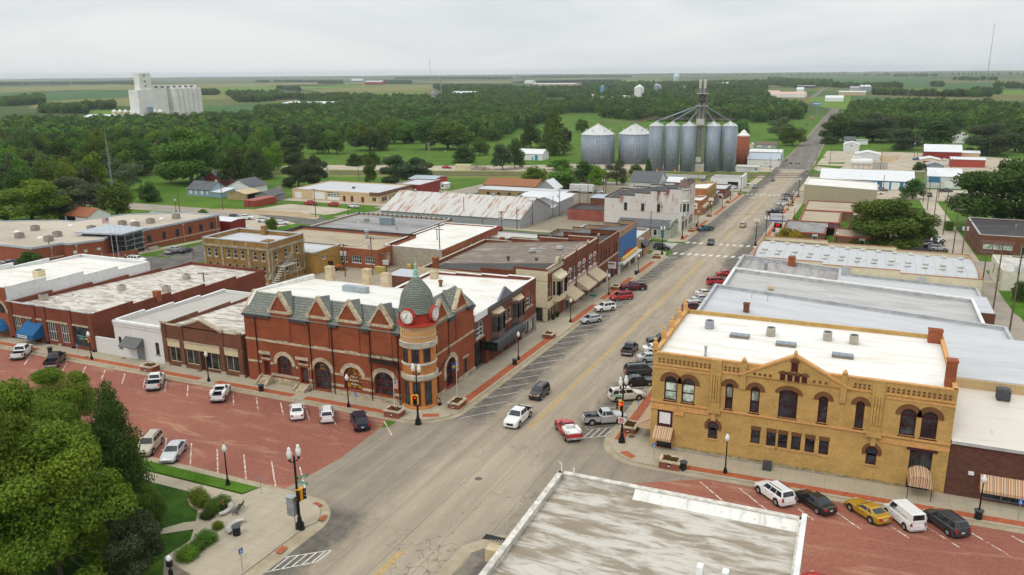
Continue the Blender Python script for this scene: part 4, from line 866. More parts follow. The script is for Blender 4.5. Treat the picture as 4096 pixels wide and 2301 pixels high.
b.trim('cream_wall',CREAMW,[('S',-79,-57.6,-6.8,2.5,.06),('S',-57.6,-51.2,2.1,4.0,.06),('S',-55.3,-51.2,-3.1,2.0,.06),('S',-57.6,-55.3,-3.1,-1.6,.06),('S',-52.1,-51.2,-6.8,-3.2,.06),('S',-57.6,-56.7,-6.8,-3.2,.06),('E',135.5,143.3,-3.3,-1.9,.1)])
b.trim('brick_pilaster',DRB,[('E',u-.3,u+.3,-2,4.9,.14)for u in(143.6,151.9,159.3,166.9)]);b.trim('stone_cap',PARG,[('E',u-.45,u+.45,4.9,5.4,.25)for u in(143.6,151.9,159.3,166.9)]+[('E',143.5,167,-1.3,-1.02,.1),('E',135.5,143.4,3.6,4.2,.3)]);b.trim('brick_corbel',BRB,[('E',143.8,166.8,2.5,2.75,.1),('E',143.8,166.8,3.2,3.6,.12)])
b.trim('sign_board',flat('faded_board',(.55,.42,.33),.8,var=.2),[('E',a,c,-2.2,-1.5,.06)for a,c in((144.0,151.6),(152.4,159),(159.8,166.6))])
STR=stripes('tan_striped_canvas',((0,(.56,.46,.32)),(.5,(.44,.34,.22))),'y',.5)
for u0,u1 in((144.0,149.8),(152.6,158.6),(160.0,166.4)):awning(b,'E',u0,u1,-2.0,-3.5,2.6,STR,.25)
m=MB();pl=[(-51.2,138.0),(-49.9,138.6),(-49.9,142.3),(-51.2,142.9)];m.prism(pl,-2.5,-1.3);m.prism(pl,1.5,2.0)
for a,c in((pl[0],pl[1]),(pl[1],pl[2]),(pl[2],pl[3])):
 for k in(0,.5,1):x=a[0]+(c[0]-a[0])*k;y=a[1]+(c[1]-a[1])*k;m.box(x-.12,x+.12,y-.12,y+.12,-1.3,1.5)
w_=m.build('bay_window',CREAM,b.t);MB().prism([(-51.2,138.2),(-49.97,138.7),(-49.97,142.2),(-51.2,142.7)],-1.3,1.5).build('pane',GLASS,w_);MB().prism([(-51.2,137.8),(-49.6,138.4),(-49.6,142.5),(-51.2,143.1)],2.0,lambda x,y:3.0 if x<-51 else 2.05).build('bay_roof',CREAMW,w_)
m=MB();m.lathe([(1.3,0),(1.3,.6),(.9,.6),(.9,0)],14,(0,0),0,math.pi);o=m.build('arched_parapet',PARG,b.t,l=1);o.rotation_euler=(math.pi/2,0,math.pi/2);o.location=Vector((-51.5,141.2,4.4))-b.t.location
MB().prism([(-77,136.0),(-52,136.0),(-52,143.2),(-77,143.2)],1.2,lambda x,y:1.55+(x+79)*.085).build('black_roof_section',BLKROOF,b.t)
for x,y in((-58,147),(-64,146.5)):vent(b.t,x,y,2.6,.7,.25,BLKROOF)
vent(b.t,-62,155,2.7,.4,.5,flat('skylight_grey',(.35,.35,.35),.5));vent(b.t,-57,158,3.0,.4,.5,MATS['skylight_grey']);chimney(-76.5,138.5,1.8,1.0,1.0,2.2,ORB,b.t)
b=Bld('brick_office','plain red brick two storey building with five tall windows and a black roof',-79,-51.2,167.3,183.6,2.9,DRB,BLKROOF,.7,zb=-.6,steps=4,front='E',cap=BLKROOF,cat='building')
for u0,u1 in((168.6,169.9),(171.0,172.2),(173.0,174.1),(175.4,176.5),(179.3,180.6),(181.6,182.7)):b.win('E',u0,u1,-2.0,.4,fr=flat('brown_trim',(.12,.07,.05),.6),sill=STONE)
b.win('E',169.2,173.0,-7.4,-4.3,'shop',arch=1.4,fr=MATS['brown_trim'],depth=.3);b.win('E',174.2,175.4,-7.6,-4.6,'door',fr=WHITE,pane=WHITE);b.win('E',176.4,179.6,-7.8,-4.5,'shop',arch=1.2,fr=MATS['brown_trim'],depth=.3);b.win('E',180.8,182.8,-8.0,-4.5,'door',arch=.9,fr=MATS['brown_trim'],depth=.5);b.done(skip='E')
b.trim('brick_corbel',BRB,[('E',167.4,183.5,1.2,1.5,.12),('E',167.4,183.5,2.3,2.6,.1)]);b.trim('stone_cap',PARG,[('E',167.3,183.6,2.9,3.05,.1),('E',167.3,183.6,-2.4,-2.1,.1)])
sg=MB().box(-51.15,-49.2,174.9,175.05,-4.3,-2.7).build('hanging_sign',WHITE,b.t);MB().box(-50.95,-49.5,174.86,174.9,-3.3,-3.0).build('red_print',REDP,sg);chimney(-78,175,-.5,.9,.9,1.6,ORB,b.t)
m=MB();
for a in(0,120,240):m.tube([(-66+.9*math.cos(R(a)),176+.9*math.sin(R(a)),.9),(-66,176,3.0)],.05,5)
m.box(-67.5,-66.6,175.2,175.6,.7,1.0);m.box(-65.4,-64.5,175.2,175.6,.7,1.0);m.tube([(-66,176,1.0),(-66,176,5.8)],.05,5);m.build('roof_mast',GREYM,b.t)
b=Bld('blue_theatre','old theatre with a bright blue metal front above a glass lobby',-73,-51.2,183.7,200.6,2.4,TANBR,roofm('streaked_tar_roof',(.10,.095,.095),(.2,.2,.2),(.2,.6,.3),.5,.7,(.5,.5,.5),fine=(.3,3.5,1)),.7,zb=-1.2,steps=5,front='E',cap=BLKROOF,cat='theatre')
b.win('E',185.6,193.6,-8.2,-5.4,'shop',fr=WHITE,bars=(6,3),depth=.5);b.win('E',194.6,199.6,-8.5,-5.4,'door',fr=WHITE,bars=(4,1),depth=1.4);b.done(skip='E')
b.trim('blue_front',ribm('blue_panels',(.005,.12,.36),(.006,.10,.30),'x',.35,metal=0,rough=.35),[('E',184.2,200.5,-5.0,1.0,.12)]);b.trim('brick_coping',TILE,[('E',183.7,200.6,2.4,2.6,.12)]);b.trim('marquee',WHITE,[('E',183.8,201.4,-5.4,-5.0,1.5)]);b.trim('white_pier',flat('pale_blue_pier',(.6,.65,.72),.6),[('E',a,c,-8.6,-5.4,.2)for a,c in((184.0,185.2),(193.7,194.4),(199.8,200.6))])
MB().cyl((-50.7,185.3,-4.4),(-50.7,199.2,-4.4),.42,.42,12).build('yellow_tube',plain('tube_yellow',(.75,.42,.03),.4),b.t);MB().ext([(-51.02,188.5,-4.2),(-51.02,195.4,-4.2),(-51.02,194.2,-3.3),(-51.02,189.7,-3.3)],(.12,0,0)).build('red_letters',REDP,b.t)
b=Bld('tan_brick_store','low tan brick store with a small black awning at the end of the block',-70,-51.2,200.7,215.6,-2.3,TANBR,GROOF,.6,cap=GRCAP,cat='shop');b.win('E',203,206,-8.6,-5.6,'shop',fr=DKGREY);b.win('E',207.5,208.8,-9.2,-6,'door',fr=DKGREY);b.done();awning(b,'E',206.0,211.0,-4.2,-5.4,1.2,BLACK);b.trim('white_letters',WHITE,[('E',a,a+2.2,z,z+.45,.06)for a,z in((203.8,-3.2),(206.4,-3.8))])
b=Bld('rear_brick_shed','low brick outbuilding with a pale sheet roof behind city hall',-89.5,-66,139,146,-.9,BRB,ribm('pale_sheet',(.5,.53,.56),(.44,.45,.46),'y',.7),.1,cat='outbuilding');b.done()
b=Bld('low_quonset','low shed with a grey curved roof and rusty end beside the black roofed building',-103,-79,198,206,-4.2,GRIBW,ribm('tan_sheet',(.5,.48,.42),(.4,.42,.46),'x',3.2),.1,cat='shed');b.done()
# yellow brick building
b=Bld('yellow_brick_building','yellow brick two storey building with arched maroon windows and a central gable',-19.8,11.55,87.2,106.3,8.3,YB,roofm('bright_white_roof',(.74,.73,.70),(.66,.61,.52),(.14,.9,.3),.45,.7,(.70,.63,.5),fine=(.35,2.5,1)),.5,cap=flat('ochre_coping',(.58,.31,.11),.7,var=.2,sc=3),cat='building',capt=.16)
BRN=flat('brown_arch_brick',(.16,.072,.03),.9);MW=dict(fr=MAROON,ft=.14,depth=.28)
AW=lambda hw:dict(arch=hw,hood=(BRN,.02,.55),**MW)
for u0,u1,pn in((-18.33,-16.8,1),(-16.3,-14.8,1),(6.65,8.15,0),(8.65,10.15,0)):b.win('S',u0,u1,2.65,5.7,bars=(1,2),blind=.02 if pn else None,**AW(.76))
for u0,u1 in((-11.35,-10.5),(-8.6,-7.6),(-1.45,-.5),(2.3,3.15)):b.win('S',u0,u1,2.65,5.8,bars=(1,2),blind=.45 if u0<-5 else None,**AW((u1-u0)/2))
b.win('S',-5.55,-3.6,2.6,5.95,bars=(1,2),arch=.45,hood=(BRN,.02,.5),**MW)
for u in(-7.75,-6.05,-4.8,-3.4,-1.95,-.5):b.win('S',u-.5,u+.5,-1.05,.62,bars=(1,2),sill=flat('ochre_sill',(.5,.29,.11),.8),fr=MAROON,ft=.1,depth=.25)
b.win('S',-19.0,-17.2,-3.55,1.4,'shop',fr=MAROON,bars=(1,1),ft=.14,depth=.3)
b.win('S',7.95,10.1,-3.45,1.15,'door',fr=MAROON,bars=(2,2),depth=.35)
b.win('W',89,92.5,-3.8,-.4,'shop',fr=MAROON);b.win('W',94,97,-3.9,-.4,'shop',fr=MAROON);b.win('W',99,104.5,-4,-.4,'shop',fr=MAROON)
for u in(90,93.5,97,100.5,104):b.win('W',u-.6,u+.6,2.65,5.7,arch=.6,hood=(BRN,.02,.5),**MW)
b.done(skip='N')
for u in(-12.5,4.3):
 m=MB();hw=.38;zi=-.05;z0=-1.2;C_=(u,.22)
 m.ext([b.P('S',u+.52*math.cos(a),.25+.52*math.sin(a),-.05)for a in[R(-60+300*i/16)for i in range(17)]],(0,.1,0));b.pbox(m,'S',u-.38,u+.38,-1.15,.05,-.05,.05);w_=m.build('keyhole_window',GLASS,b.t)
 m=MB()
 for r0,r1,mt in((.5,.62,0),):
  for i in range(14):
   a0,a1=R(-50+280*i/14),R(-50+280*(i+1)/14);m.ext([b.P('S',u+r*math.cos(a),.25+r*math.sin(a),-.09)for r,a in((r0,a0),(r1,a0),(r1,a1),(r0,a1))],(0,.1,0))
 for s_ in(-.44,.44):b.pbox(m,'S',u+s_-.06,u+s_+.06,-1.15,-.1,-.09,.02)
 b.pbox(m,'S',u-.5,u+.5,-1.22,-1.1,-.09,.02);m.build('frame',MAROON,w_)
 m=MB()
 for i in range(14):
  a0,a1=R(-28+236*i/14),R(-28+236*(i+1)/14);m.ext([b.P('S',u+r*math.cos(a),.25+r*math.sin(a),-.05)for r,a in((.63,a0),(1.0,a0),(1.0,a1),(.63,a1))],(0,.06,0))
 m.build('brick_surround',BRN,w_);m=MB();b.pbox(m,'S',u-.6,u+.6,-1.4,-1.22,-.12,.02);m.build('sill',MATS['ochre_sill'],w_)
OC=MATS['ochre_coping']
b.trim('belt_course',OC,[('S',-19.8,11.55,2.3,2.52,.14),('W',87.2,106.3,2.3,2.52,.14),('S',-19.8,-12.9,1.55,2.1,.1),('S',4.9,11.55,1.5,1.95,.1),('S',-19.8,11.55,6.95,7.1,.1),('S',-19.8,-13.2,6.5,6.75,.07),('S',5,11.55,6.5,6.75,.07),('S',-19.8,-17,1.42,1.55,.18),('S',-17.0,-15.9,1.0,1.5,.16)])
b.trim('brick_pier',YB,[('S',u-.6,u+.6,2.5,8.45,.2)for u in(-12.5,4.3)]+[('S',u+d_-.09,u+d_+.09,3.4,6.7,.32)for u in(-12.5,4.3)for d_ in(-.42,-.14,.14,.42)]+[('S',u-.75,u+.75,2.0,2.5,.35)for u in(-12.5,4.3)]+[('S',u-.25,u+.25,1.0,2.0,.22)for u in(-12.5,4.3)]+[('S',u-.3,u+.3,5.4,8.7,.22)for u in(-9.5,.9)])
m=MB()
for u in[-19.0+.475*i for i in range(13)]+[5.2+.48*i for i in range(13)]+[-11.5+.45*i for i in range(4)]+[2.0+.45*i for i in range(4)]+[-9.0,-8.55,-.1,.35]:
 for z in(7.22,7.55):b.pbox(m,'S',u-.13,u+.13,z,z+.24,-.012,.02)
for u in(-8.3,-7.75,-7.2,-6.65,-2.1,-1.5,-.9):b.pbox(m,'S',u-.15,u+.15,7.25,7.55,-.212,-.1)
m.build('pierced_brickwork',BRN,b.t)
m=MB().ext([(-9.7,87.0,7.1),(1.3,87.0,7.1),(-4.2,87.0,9.95)],(0,.5,0));g_=m.build('gable',YB,b.t)
m=MB()
for s_ in(-1,1):m.ext([(-4.2+s_*5.6,86.88,7.05),(-4.2,86.88,9.95),(-4.2,86.88,10.2),(-4.2+s_*5.9,86.88,7.15)],(0,.7,0))
m.lathe([(.16,10.1),(.2,10.4),(.08,10.65),(.02,10.7)],10,(-4.2,87.1));m.build('coping',OC,g_)
m=MB();b.pbox(m,'S',-4.55,-3.85,8.25,9.3,-.25,-.1)
for u in(-5.35,-4.6,-3.85,-3.1):b.pbox(m,'S',u-.27,u+.27,7.1,7.85,-.25,-.1)
m.build('louvre',MAROON,g_)
m=MB()
for u,z,r in((-4.2,9.3,.55),(-5.35,7.85,.48),(-4.6,7.85,.48),(-3.85,7.85,.48),(-3.1,7.85,.48)):m.ext([(u+r*math.cos(R(a)),86.93,z+r*.75*math.sin(R(a)))for a in range(0,181,18)],(0,.1,0))
m.build('brown_arch',BRN,g_)
b.trim('stone_base',flat('grey_base_stone',(.30,.285,.25),.9,var=.25),[('S',-17.1,7.4,-4.0,-3.25,.16),('S',-19.8,-19.05,-4.0,-3.5,.1),('S',10.4,11.55,-4,-3.4,.1)]);b.trim('stain_course',flat('stained_stone',(.33,.24,.11),.9,var=.4,sc=2),[('S',-17.1,7.9,-3.25,-2.95,.05)])
b.trim('lintel_board',MAROON,[('S',7.6,10.5,1.2,1.5,.14)]);b.trim('window_hood',BRN,[('S',u-.55,u+.55,.66,1.1,.04)for u in(-7.75,-6.05,-4.8,-3.4,-1.95,-.5)]);b.trim('white_blind',WHITE,[('S',-18.75,-17.45,-.35,1.05,.02)]);b.trim('maroon_panel',MAROON,[('S',-19.0,-17.2,-.75,-.4,.01),('S',-19.0,-17.2,1.08,1.4,.01),('S',-19.0,-18.77,-.4,1.08,.01),('S',-17.43,-17.2,-.4,1.08,.01)])
STRP=stripes('striped_canvas',((0,(.60,.44,.28)),(.22,(.10,.09,.12)),(.30,(.60,.44,.28)),(.42,(.36,.13,.06)),(.60,(.60,.44,.28)),(.80,(.36,.20,.10))),'x',.62)
awning(b,'S',-19.3,-17.0,-.75,-1.75,1.3,STRP,.3)
STRY=stripes('striped_canvas_side',((0,(.60,.44,.28)),(.22,(.10,.09,.12)),(.30,(.60,.44,.28)),(.42,(.36,.13,.06)),(.60,(.60,.44,.28)),(.80,(.36,.20,.10))),'y',.62);awning(b,'W',88.5,105,-.5,-1.7,1.9,STRY,.3)
m=MB();pts=arcpts(9.05,1.15,-1.35,.9,10)
for i in range(10):m.ext([(pts[i][0],87.1,pts[i][1]),(pts[i+1][0],87.1,pts[i+1][1]),(pts[i+1][0],87.1,pts[i+1][1]-.05),(pts[i][0],87.1,pts[i][1]-.05)],(0,-2.6,0))
m.ext([(7.9,84.52,-1.7)]+[(a,84.52,z)for a,z in pts]+[(10.2,84.52,-1.7)],(0,.04,0));m.build('entrance_canopy',STRP,b.t)
for x in(7.95,10.15):MB().cyl((x,84.55,gz(x,84.5)+.1),(x,84.55,-1.6),.035,.035,6).build('canopy_post',BLACK,b.t)
for y in(88,92.5,97,101.5,105.5):MB().box(-20.0,-19.5,y-.35,y+.35,8.3,9.3).lathe([(.3,9.3),(.16,9.5),(.22,9.7),(.05,9.95)],10,(-19.75,y)).build('finial',OC,b.t)
for x in(-9.5,.9):MB().lathe([(.22,8.7),(.26,8.9),(.1,9.15),(.02,9.2)],10,(x,87.05)).build('finial',OC,b.t)
for x,y in((-11.5,98.2),(-5.9,97.0),(.5,95.2)):
 sk=MB().box(x-1.15,x+1.15,y-.65,y+.65,7.6,8.12).build('skylight',flat('skylight_frame',(.2,.165,.13),.6),b.t);m=MB()
 for k in(-1,0,1):m.box(x+k*.74-.33,x+k*.74+.33,y-.55,y+.55,8.1,8.15)
 m.build('pane',plain('sky_pane',(.16,.22,.27),.1,0,.6),sk)
chimney(11.0,89.8,7.8,.95,1.0,3.0,ORB,b.t);chimney(10.6,104.8,7.8,1.5,1.0,1.7,ORB,b.t);vent(b.t,-14.2,89.6,7.8,1.1,.14,GREYM)
for x,y,lb,mt in((-15.6,100.4,'grey slatted air unit on the white roof, nearest the street end',GREYM),(-8.0,100.2,'beige round topped air unit alone behind the middle skylight',None),(-1.4,101.0,'beige air unit behind the right skylight, left of a pair',None),(1.6,100.8,'beige air unit behind the right skylight, right of a pair',None)):ac_unit(x,y,7.8,lb,1.0,1.05,mt)
# block behind the yellow building
GSTUC=flat('grey_parapet',(.42,.425,.43),.8,var=.2)
b=Bld('silver_roof_building','wide low building with a smooth silver grey roof behind the yellow building',-19.8,22.3,106.35,131,5.7,GSTUC,GROOF,.45,zb=3.2,steps=0,front='W',cap=GRCAP,cat='building');b.done();chimney(-13.3,119.5,5.0,.8,.8,1.3,BRB,b.t);vent(b.t,-11,127,4.7,1.2,.05,GREYM,False);vent(b.t,-13.5,127.6,4.8,1.0,.05,GREYM,False);b.trim('tile_coping',TILE,[('S',2,22.3,3.9,4.1,.0)]);ac_unit(-.8,108.6,4.4,'low dark air unit beside the tile coping behind the white roof',.9,.6)
b=Bld('stained_grey_roof_building','low building with a stained grey roof and a thick white street parapet',-19.8,20.5,131.05,153,3.4,GSTUC,roofm('stained_silver_roof',(.47,.46,.45),(.36,.345,.33),(.12,.5,.3),.4,.7,(.2,.2,.19),fine=(.4,3.5,1)),.55,zb=1.4,front='W',cap=WHCAP,cat='building',capt=.25);b.done();vent(b.t,-2,141,1.8,1.0,.1);vent(b.t,-12,143,2.5,.3,.4,TANB)
b=Bld('streaked_roof_building','narrow low building with a streaked grey roof next to the stained one',-19.8,-1,153.05,165,3.5,GSTUC,roofm('streaked_grey_roof',(.36,.345,.33),(.24,.22,.21),(.8,.12,.3),.45,.65,(.5,.5,.5)),.6,zb=2.2,front='W',cap=GRCAP,cat='building');b.done();chimney(-10.2,164,2.6,1.3,.9,1.5,ORB,b.t);vent(b.t,-14.5,158,2.8,1.0,.35,GREYM)
b=Bld('rear_brick_wing','brick rear wing with a grey roof around a narrow light well',-19.8,24.3,165.05,178.6,-1.2,GSTUC,GROOF,.4,zb=-2.6,front='W',cap=GRCAP,cat='building');b.done()
m=MB();m.box(.2,14.0,158.2,158.35,.4,.65);m.box(-.2,15.0,156.5,156.8,-1.5,.2)
for k in range(8):m.box(.6+1.9*k,.9+1.9*k,156.35,156.5,-1.3,.1)
m.build('white_pipe_rail',GREYM,b.t);m=MB().box(-1,24.3,164.9,165.3,-7,-1.0);m.build('light_well_wall',flat('mottled_render',(.25,.2,.14),.9,var=.4),b.t);m=MB().box(14.5,24.2,153.2,164.6,-7,-.9);m.build('brick_block',BRB,b.t);MB().box(14.6,24.1,153.3,164.5,-.92,-.8).build('block_roof',GROOF,b.t)
b=Bld('barrel_roof_building','long cream walled building with a grey barrel roof full of round vents',-19.8,25.2,178.7,203,.2,CREAMW,None,.5,zb=-.9,steps=3,front='W',cap=TILE,cat='building');b.done()
m=MB();N_=14
for i in range(N_):
 a0,a1=math.pi*i/N_,math.pi*(i+1)/N_;yy=lambda a:190.85-11.6*math.cos(a);zz_=lambda a:-1.5+1.9*math.sin(a)
 m.quad((-19.3,yy(a0),zz_(a0)),(24.8,yy(a0),zz_(a0)-.9),(24.8,yy(a1),zz_(a1)-.9),(-19.3,yy(a1),zz_(a1)))
m.build('barrel_roof',ribm('barrel_sheet',(.48,.49,.5),(.42,.42,.42),'y',1.9,metal=.1),b.t,smooth=True)
for k in range(13):
 x=-18+3.3*k
 for yv,zo in((184.5,-.1),(187,.15),(196,.1)):MB().cyl((x+(yv-184)*.1,yv,zo-.9-.02*(x+19)),(x+(yv-184)*.1,yv,zo+.25-.02*(x+19)),.28,.28,8).cyl((x+(yv-184)*.1,yv,zo+.25-.02*(x+19)),(x+(yv-184)*.1,yv,zo+.5-.02*(x+19)),.62,.5,10).build('roof_vent',flat('vent_grey',(.5,.48,.43),.6),b.t)
 if k%2==0:vent(b.t,x+1.5,185.5,-.3-.02*(x+19),.9,.13)
m=MB()
for x in(-13.5,-.2,14.2):m.box(x-.7,x+.7,178.3,178.75,-3.5,-.3 if x<0 else-1.2)
m.build('chimney_breast',GRCAP,b.t)
b=Bld('sheet_roof_shop','dark brown brick shop with a white ribbed sheet roof and a striped awning',11.6,40,87.2,101,2.85,flat('plum_brick',(.105,.045,.032),.9,var=.2,sc=2),None,0,cat='shop')
b.win('S',14.9,20.5,-3.0,-1.0,'shop',fr=GREYM,bars=(3,1));b.win('S',21,22.5,-3.4,-1,'door',fr=GREYM);b.done();awning(b,'S',14.6,22.8,-.3,-1.5,1.2,STRP,.3)
MB().prism([(11.6,87.0),(40,87.0),(40,101),(11.6,101)],2.6,lambda x,y:2.95+(y-87)*.06).build('sheet_roof',ribm('white_ribbed_roof',(.66,.62,.55),(.6,.55,.48),'x',.6,metal=.1),b.t)
b.trim('fascia',GRCAP,[('S',11.6,40,2.65,2.95,.22)]);b.trim('brick_sill',flat('pink_brick',(.27,.1,.08),.9),[('S',14.6,22,-4,-3.05,.08)]);MB().box(13.5,14,86.9,87.25,-.5,-.2).build('wall_lamp',WHITE,b.t)
MB().box(11.6,40,101,119,-4,4.9).build('rear_block',ribm('tan_siding',(.50,.36,.19),(.46,.33,.18),'y',.5,metal=0),b.t);MB().prism([(11.7,101.3),(39.8,101.3),(39.8,118.8),(11.7,118.8)],4.6,5.0).build('rear_roof',GROOF,b.t)
ac_unit(17.6,99.2,3.65,'large dark grey air unit on the white ribbed roof',1.3,1.3,DKGREY);vent(b.t,12.6,97,3.4,1.3,.1,BLACK);vent(b.t,15.5,90,3.0,.6,.06)
# roof in the foreground
b=Bld('near_building','near building seen from above with a grimy mottled white roof',-19.9,-1.05,36,55.5,8.65,flat('near_wall',(.52,.49,.43),.9,var=.3),GRIMY,.5,cap=flat('chalky_coping',(.56,.53,.47),.8,var=.3,sc=1.5),capt=.1,cat='building');b.done()
m=MB();m.box(-1.3,-.95,36,55.6,8.2,9.0);m.build('roof_flashing',WHCAP,b.t)
m=MB().prism([(-13.5,53.9),(-1.2,53.9),(-1.2,55.3),(-13.5,55.3)],7.5,lambda x,y:7.95+(y-53.9)*.55);m.build('parapet_flashing',roofm('streaked_flashing',(.72,.71,.67),(.5,.48,.44),(1.5,.15,.3),.5,.7,(.3,.28,.25)),b.t)
b.trim('gutter_lip',WHCAP,[('N',-19.9,-1,8.4,8.6,.1)])
for x in(-6.9,-5.3):MB().box(x-.2,x+.2,46.0,46.6,7.7,9.1).build('roof_stub',WHCAP,b.t)
MB().box(-7.5,-4.6,44.5,46.0,7.5,8.5).build('roof_hatch',GRIMY,b.t);MB().tube([(-19.6,55.2,8.7),(-19.6,55.2,9.5),(-19.75,55.1,9.7)],.05,6).build('pipe',WHITE,b.t);MB().cyl((-18.6,55.3,8.7),(-18.6,55.3,9.3),.06,.06,6).build('pipe',WHITE,b.t)
MB().box(-22.3,-21.3,46.2,47.1,5.5,6.5).build('stone_pier',TANB,b.t)
# second row and beyond
def plates(t,f,name,mat,items,x0,x1,y0,y1,d=.05):
 """doors and windows set on a shed wall, each its own part: (u0, u1, z0, z1)"""
 for u0,u1,z0,z1 in items:
  m=MB()
  if f=='S':m.box(u0,u1,y0-d,y0+.02,z0,z1)
  elif f=='E':m.box(x1-.02,x1+d,u0,u1,z0,z1)
  elif f=='W':m.box(x0-d,x0+.02,u0,u1,z0,z1)
  m.build(name,mat,t)
def shed(name,label,cat,x0,x1,y0,y1,eave,rise,axis,wall,roof,plates_=(),group=None,over=.35,mono=False,chim=False):
 """gabled shed; eave and rise above the ground at its base; axis = direction of the ridge"""
 g=max(gz(x,y)for x in(x0,x1)for y in(y0,y1));gl=min(gz(x,y)for x in(x0,x1)for y in(y0,y1))-.3
 t=thing(name,label,cat,((x0+x1)/2,y0,gz((x0+x1)/2,y0)),group=group)
 ze,zr=g+eave,g+eave+rise;mx,my=(x0+x1)/2,(y0+y1)/2;m=MB()
 if mono:m.prism([(x0,y0),(x1,y0),(x1,y1),(x0,y1)],gl,lambda x,y:ze+rise*(y-y0)/(y1-y0))
 elif axis=='x':m.ext([(x0,y0,gl),(x0,y0,ze),(x0,my,zr),(x0,y1,ze),(x0,y1,gl)],(x1-x0,0,0))
 else:m.ext([(x0,y0,gl),(x0,y0,ze),(mx,y0,zr),(x1,y0,ze),(x1,y0,gl)],(0,y1-y0,0))
 m.build('wall',wall,t);m=MB();k=over
 if mono:m.ext([(x0-k,y0-k,ze+.02),(x0-k,y1+k,ze+rise+.02),(x0-k,y1+k,ze+rise+.17),(x0-k,y0-k,ze+.17)],(x1-x0+2*k,0,0))
 elif axis=='x':
  s_=rise/(my-y0)
  m.ext([(x0-k,y0-k,ze-s_*k+.02),(x0-k,my,zr+.02),(x0-k,y1+k,ze-s_*k+.02),(x0-k,y1+k,ze-s_*k+.16),(x0-k,my,zr+.18),(x0-k,y0-k,ze-s_*k+.16)],(x1-x0+2*k,0,0))
 else:
  s_=rise/(mx-x0)
  m.ext([(x0-k,y0-k,ze-s_*k+.02),(mx,y0-k,zr+.02),(x1+k,y0-k,ze-s_*k+.02),(x1+k,y0-k,ze-s_*k+.16),(mx,y0-k,zr+.18),(x0-k,y0-k,ze-s_*k+.16)],(0,y1-y0+2*k,0))
 r_=m.build('roof',roof,t)
 if chim:MB().box(mx+1,mx+1.6,my-.3,my+.3,zr-1,zr+.9).build('chimney',ORB,r_)
 for f,nm,mt,its in plates_:plates(t,f,nm,mt,[(a,b,g+c,g+d)for a,b,c,d in its],x0,x1,y0,y1)
 return t
PB=brickm('justice_brick',(.27,.085,.048),.12,1.1,.18)
JC=thing('justice_centre','long orange red brick justice centre with a tan flat roof and glass corner entrance','building',(-182,158,-6.9))
R1=[(-181.6,159),(-177.6,184),(-189,184),(-204,171),(-207,157),(-211,157),(-211,139),(-189,132),(-185.3,139.5),(-182.8,139)]
R1=[(-181.5,158.8),(-179.0,188),(-191,187),(-207,178),(-212,163.5),(-218,163),(-245,150),(-245,133),(-188.6,133),(-186.6,140),(-184.2,140),(-180.5,147),(-183.6,152),(-183.6,158)]
zt_=-1.7
m=MB().prism(R1,-9.5,zt_);m.build('wall',PB,JC)
def inset(pts,d):
 n_=len(pts);out=[]
 for i in range(n_):
  a,b_,c=Vector(pts[i-1]),Vector(pts[i]),Vector(pts[(i+1)%n_]);u=(b_-a).normalized();v=(c-b_).normalized()
  nn_=(Vector((-u.y,u.x))+Vector((-v.y,v.x)));nn_=nn_.normalized()*d/max(.35,nn_.normalized().dot(Vector((-u.y,u.x))));out.append(tuple(b_+nn_))
 return out
MB().prism(inset(R1,.25),zt_-.1,zt_+.03).build('roof',roofm('tan_membrane',(.48,.42,.34),(.38,.32,.25),(.06,.06,.1),.4,.7,(.3,.25,.2),fine=(.4,.4,.4)),JC)
m=MB()
for i in range(len(R1)):
 a,c=Vector(R1[i]),Vector(R1[(i+1)%len(R1)]);u=(c-a).normalized();m.obox((a+c)/2,u,(c-a).length+.2,.35,zt_-.25,zt_+.3)
m.build('coping',flat('pale_blue_coping',(.38,.42,.46),.5),JC)
def along(p0,p1,f,out=.05):
 a,b_=Vector(p0),Vector(p1);u=(b_-a).normalized();n_=Vector((u.y,-u.x));return a+(b_-a)*f+n_*out,u
for f in(.13,.30,.46,.61,.75,.89):
 p,u=along((-181.5,158.8),(-179,188),f);w_=MB().obox(p,u,1.1,.2,-5.3,-3.3).build('window',DKGREY,JC);MB().obox(p+Vector((.06,-.01)),u,.9,.2,-5.15,-3.45).build('pane',GLASS,w_)
p,u=along((-181.5,158.8),(-179,188),.5,.03);m=MB().obox(p,u,29,.1,-6.0,-5.75);p,u=along((-188.6,133),(-186.6,140),.5,.03);m.obox(p,u,7,.1,-5.0,-4.7);m.build('stone_band',STONE,JC)
m=MB()
for a,b_,f in(((-181.5,158.8),(-179,188),.04),((-181.5,158.8),(-179,188),.53),((-181.5,158.8),(-179,188),.95),((-184.2,140),(-180.5,147),.2),((-188.6,133),(-186.6,140),.6)):p,u=along(a,b_,f,.15);m.cyl((p.x,p.y,-7.5),(p.x,p.y,-2.2),.09,.09,6);m.obox(p,u,.5,.35,-2.5,-2.1)
m.build('downpipe',flat('beige_pipe',(.4,.33,.27),.6),JC)
for f in(.12,.4,.62):p,u=along((-245,133),(-188.6,133),f+.35);MB().obox(p,u,1.3,.15,-4.4,-3.7).build('window',GLASS2,JC)
for f in(.15,.45,.85):p,u=along((-184.2,140),(-180.5,147),f);MB().obox(p,u,.9,.15,-4.3,-3.6).build('window',GLASS2,JC)
gl_=MB().prism([(-183.4,151.6),(-178.6,152.4),(-179.6,159.0),(-184,159.2)],-7.3,-.9).build('glass_entrance',GLASS,JC)
m=MB()
for k in range(5):z=-7.2+1.4*k;m.box(-179.7,-178.5,152.2,159.1,z,z+.12);m.obox((-181,151.95),Vector((4.8,.8)).normalized(),4.9,.25,z,z+.12)
for p in((-183.4,151.6),(-181,152),(-178.6,152.4),(-179.1,155.7),(-179.5,159)):m.box(p[0]-.1,p[0]+.1,p[1]-.1,p[1]+.1,-7.3,-.8)
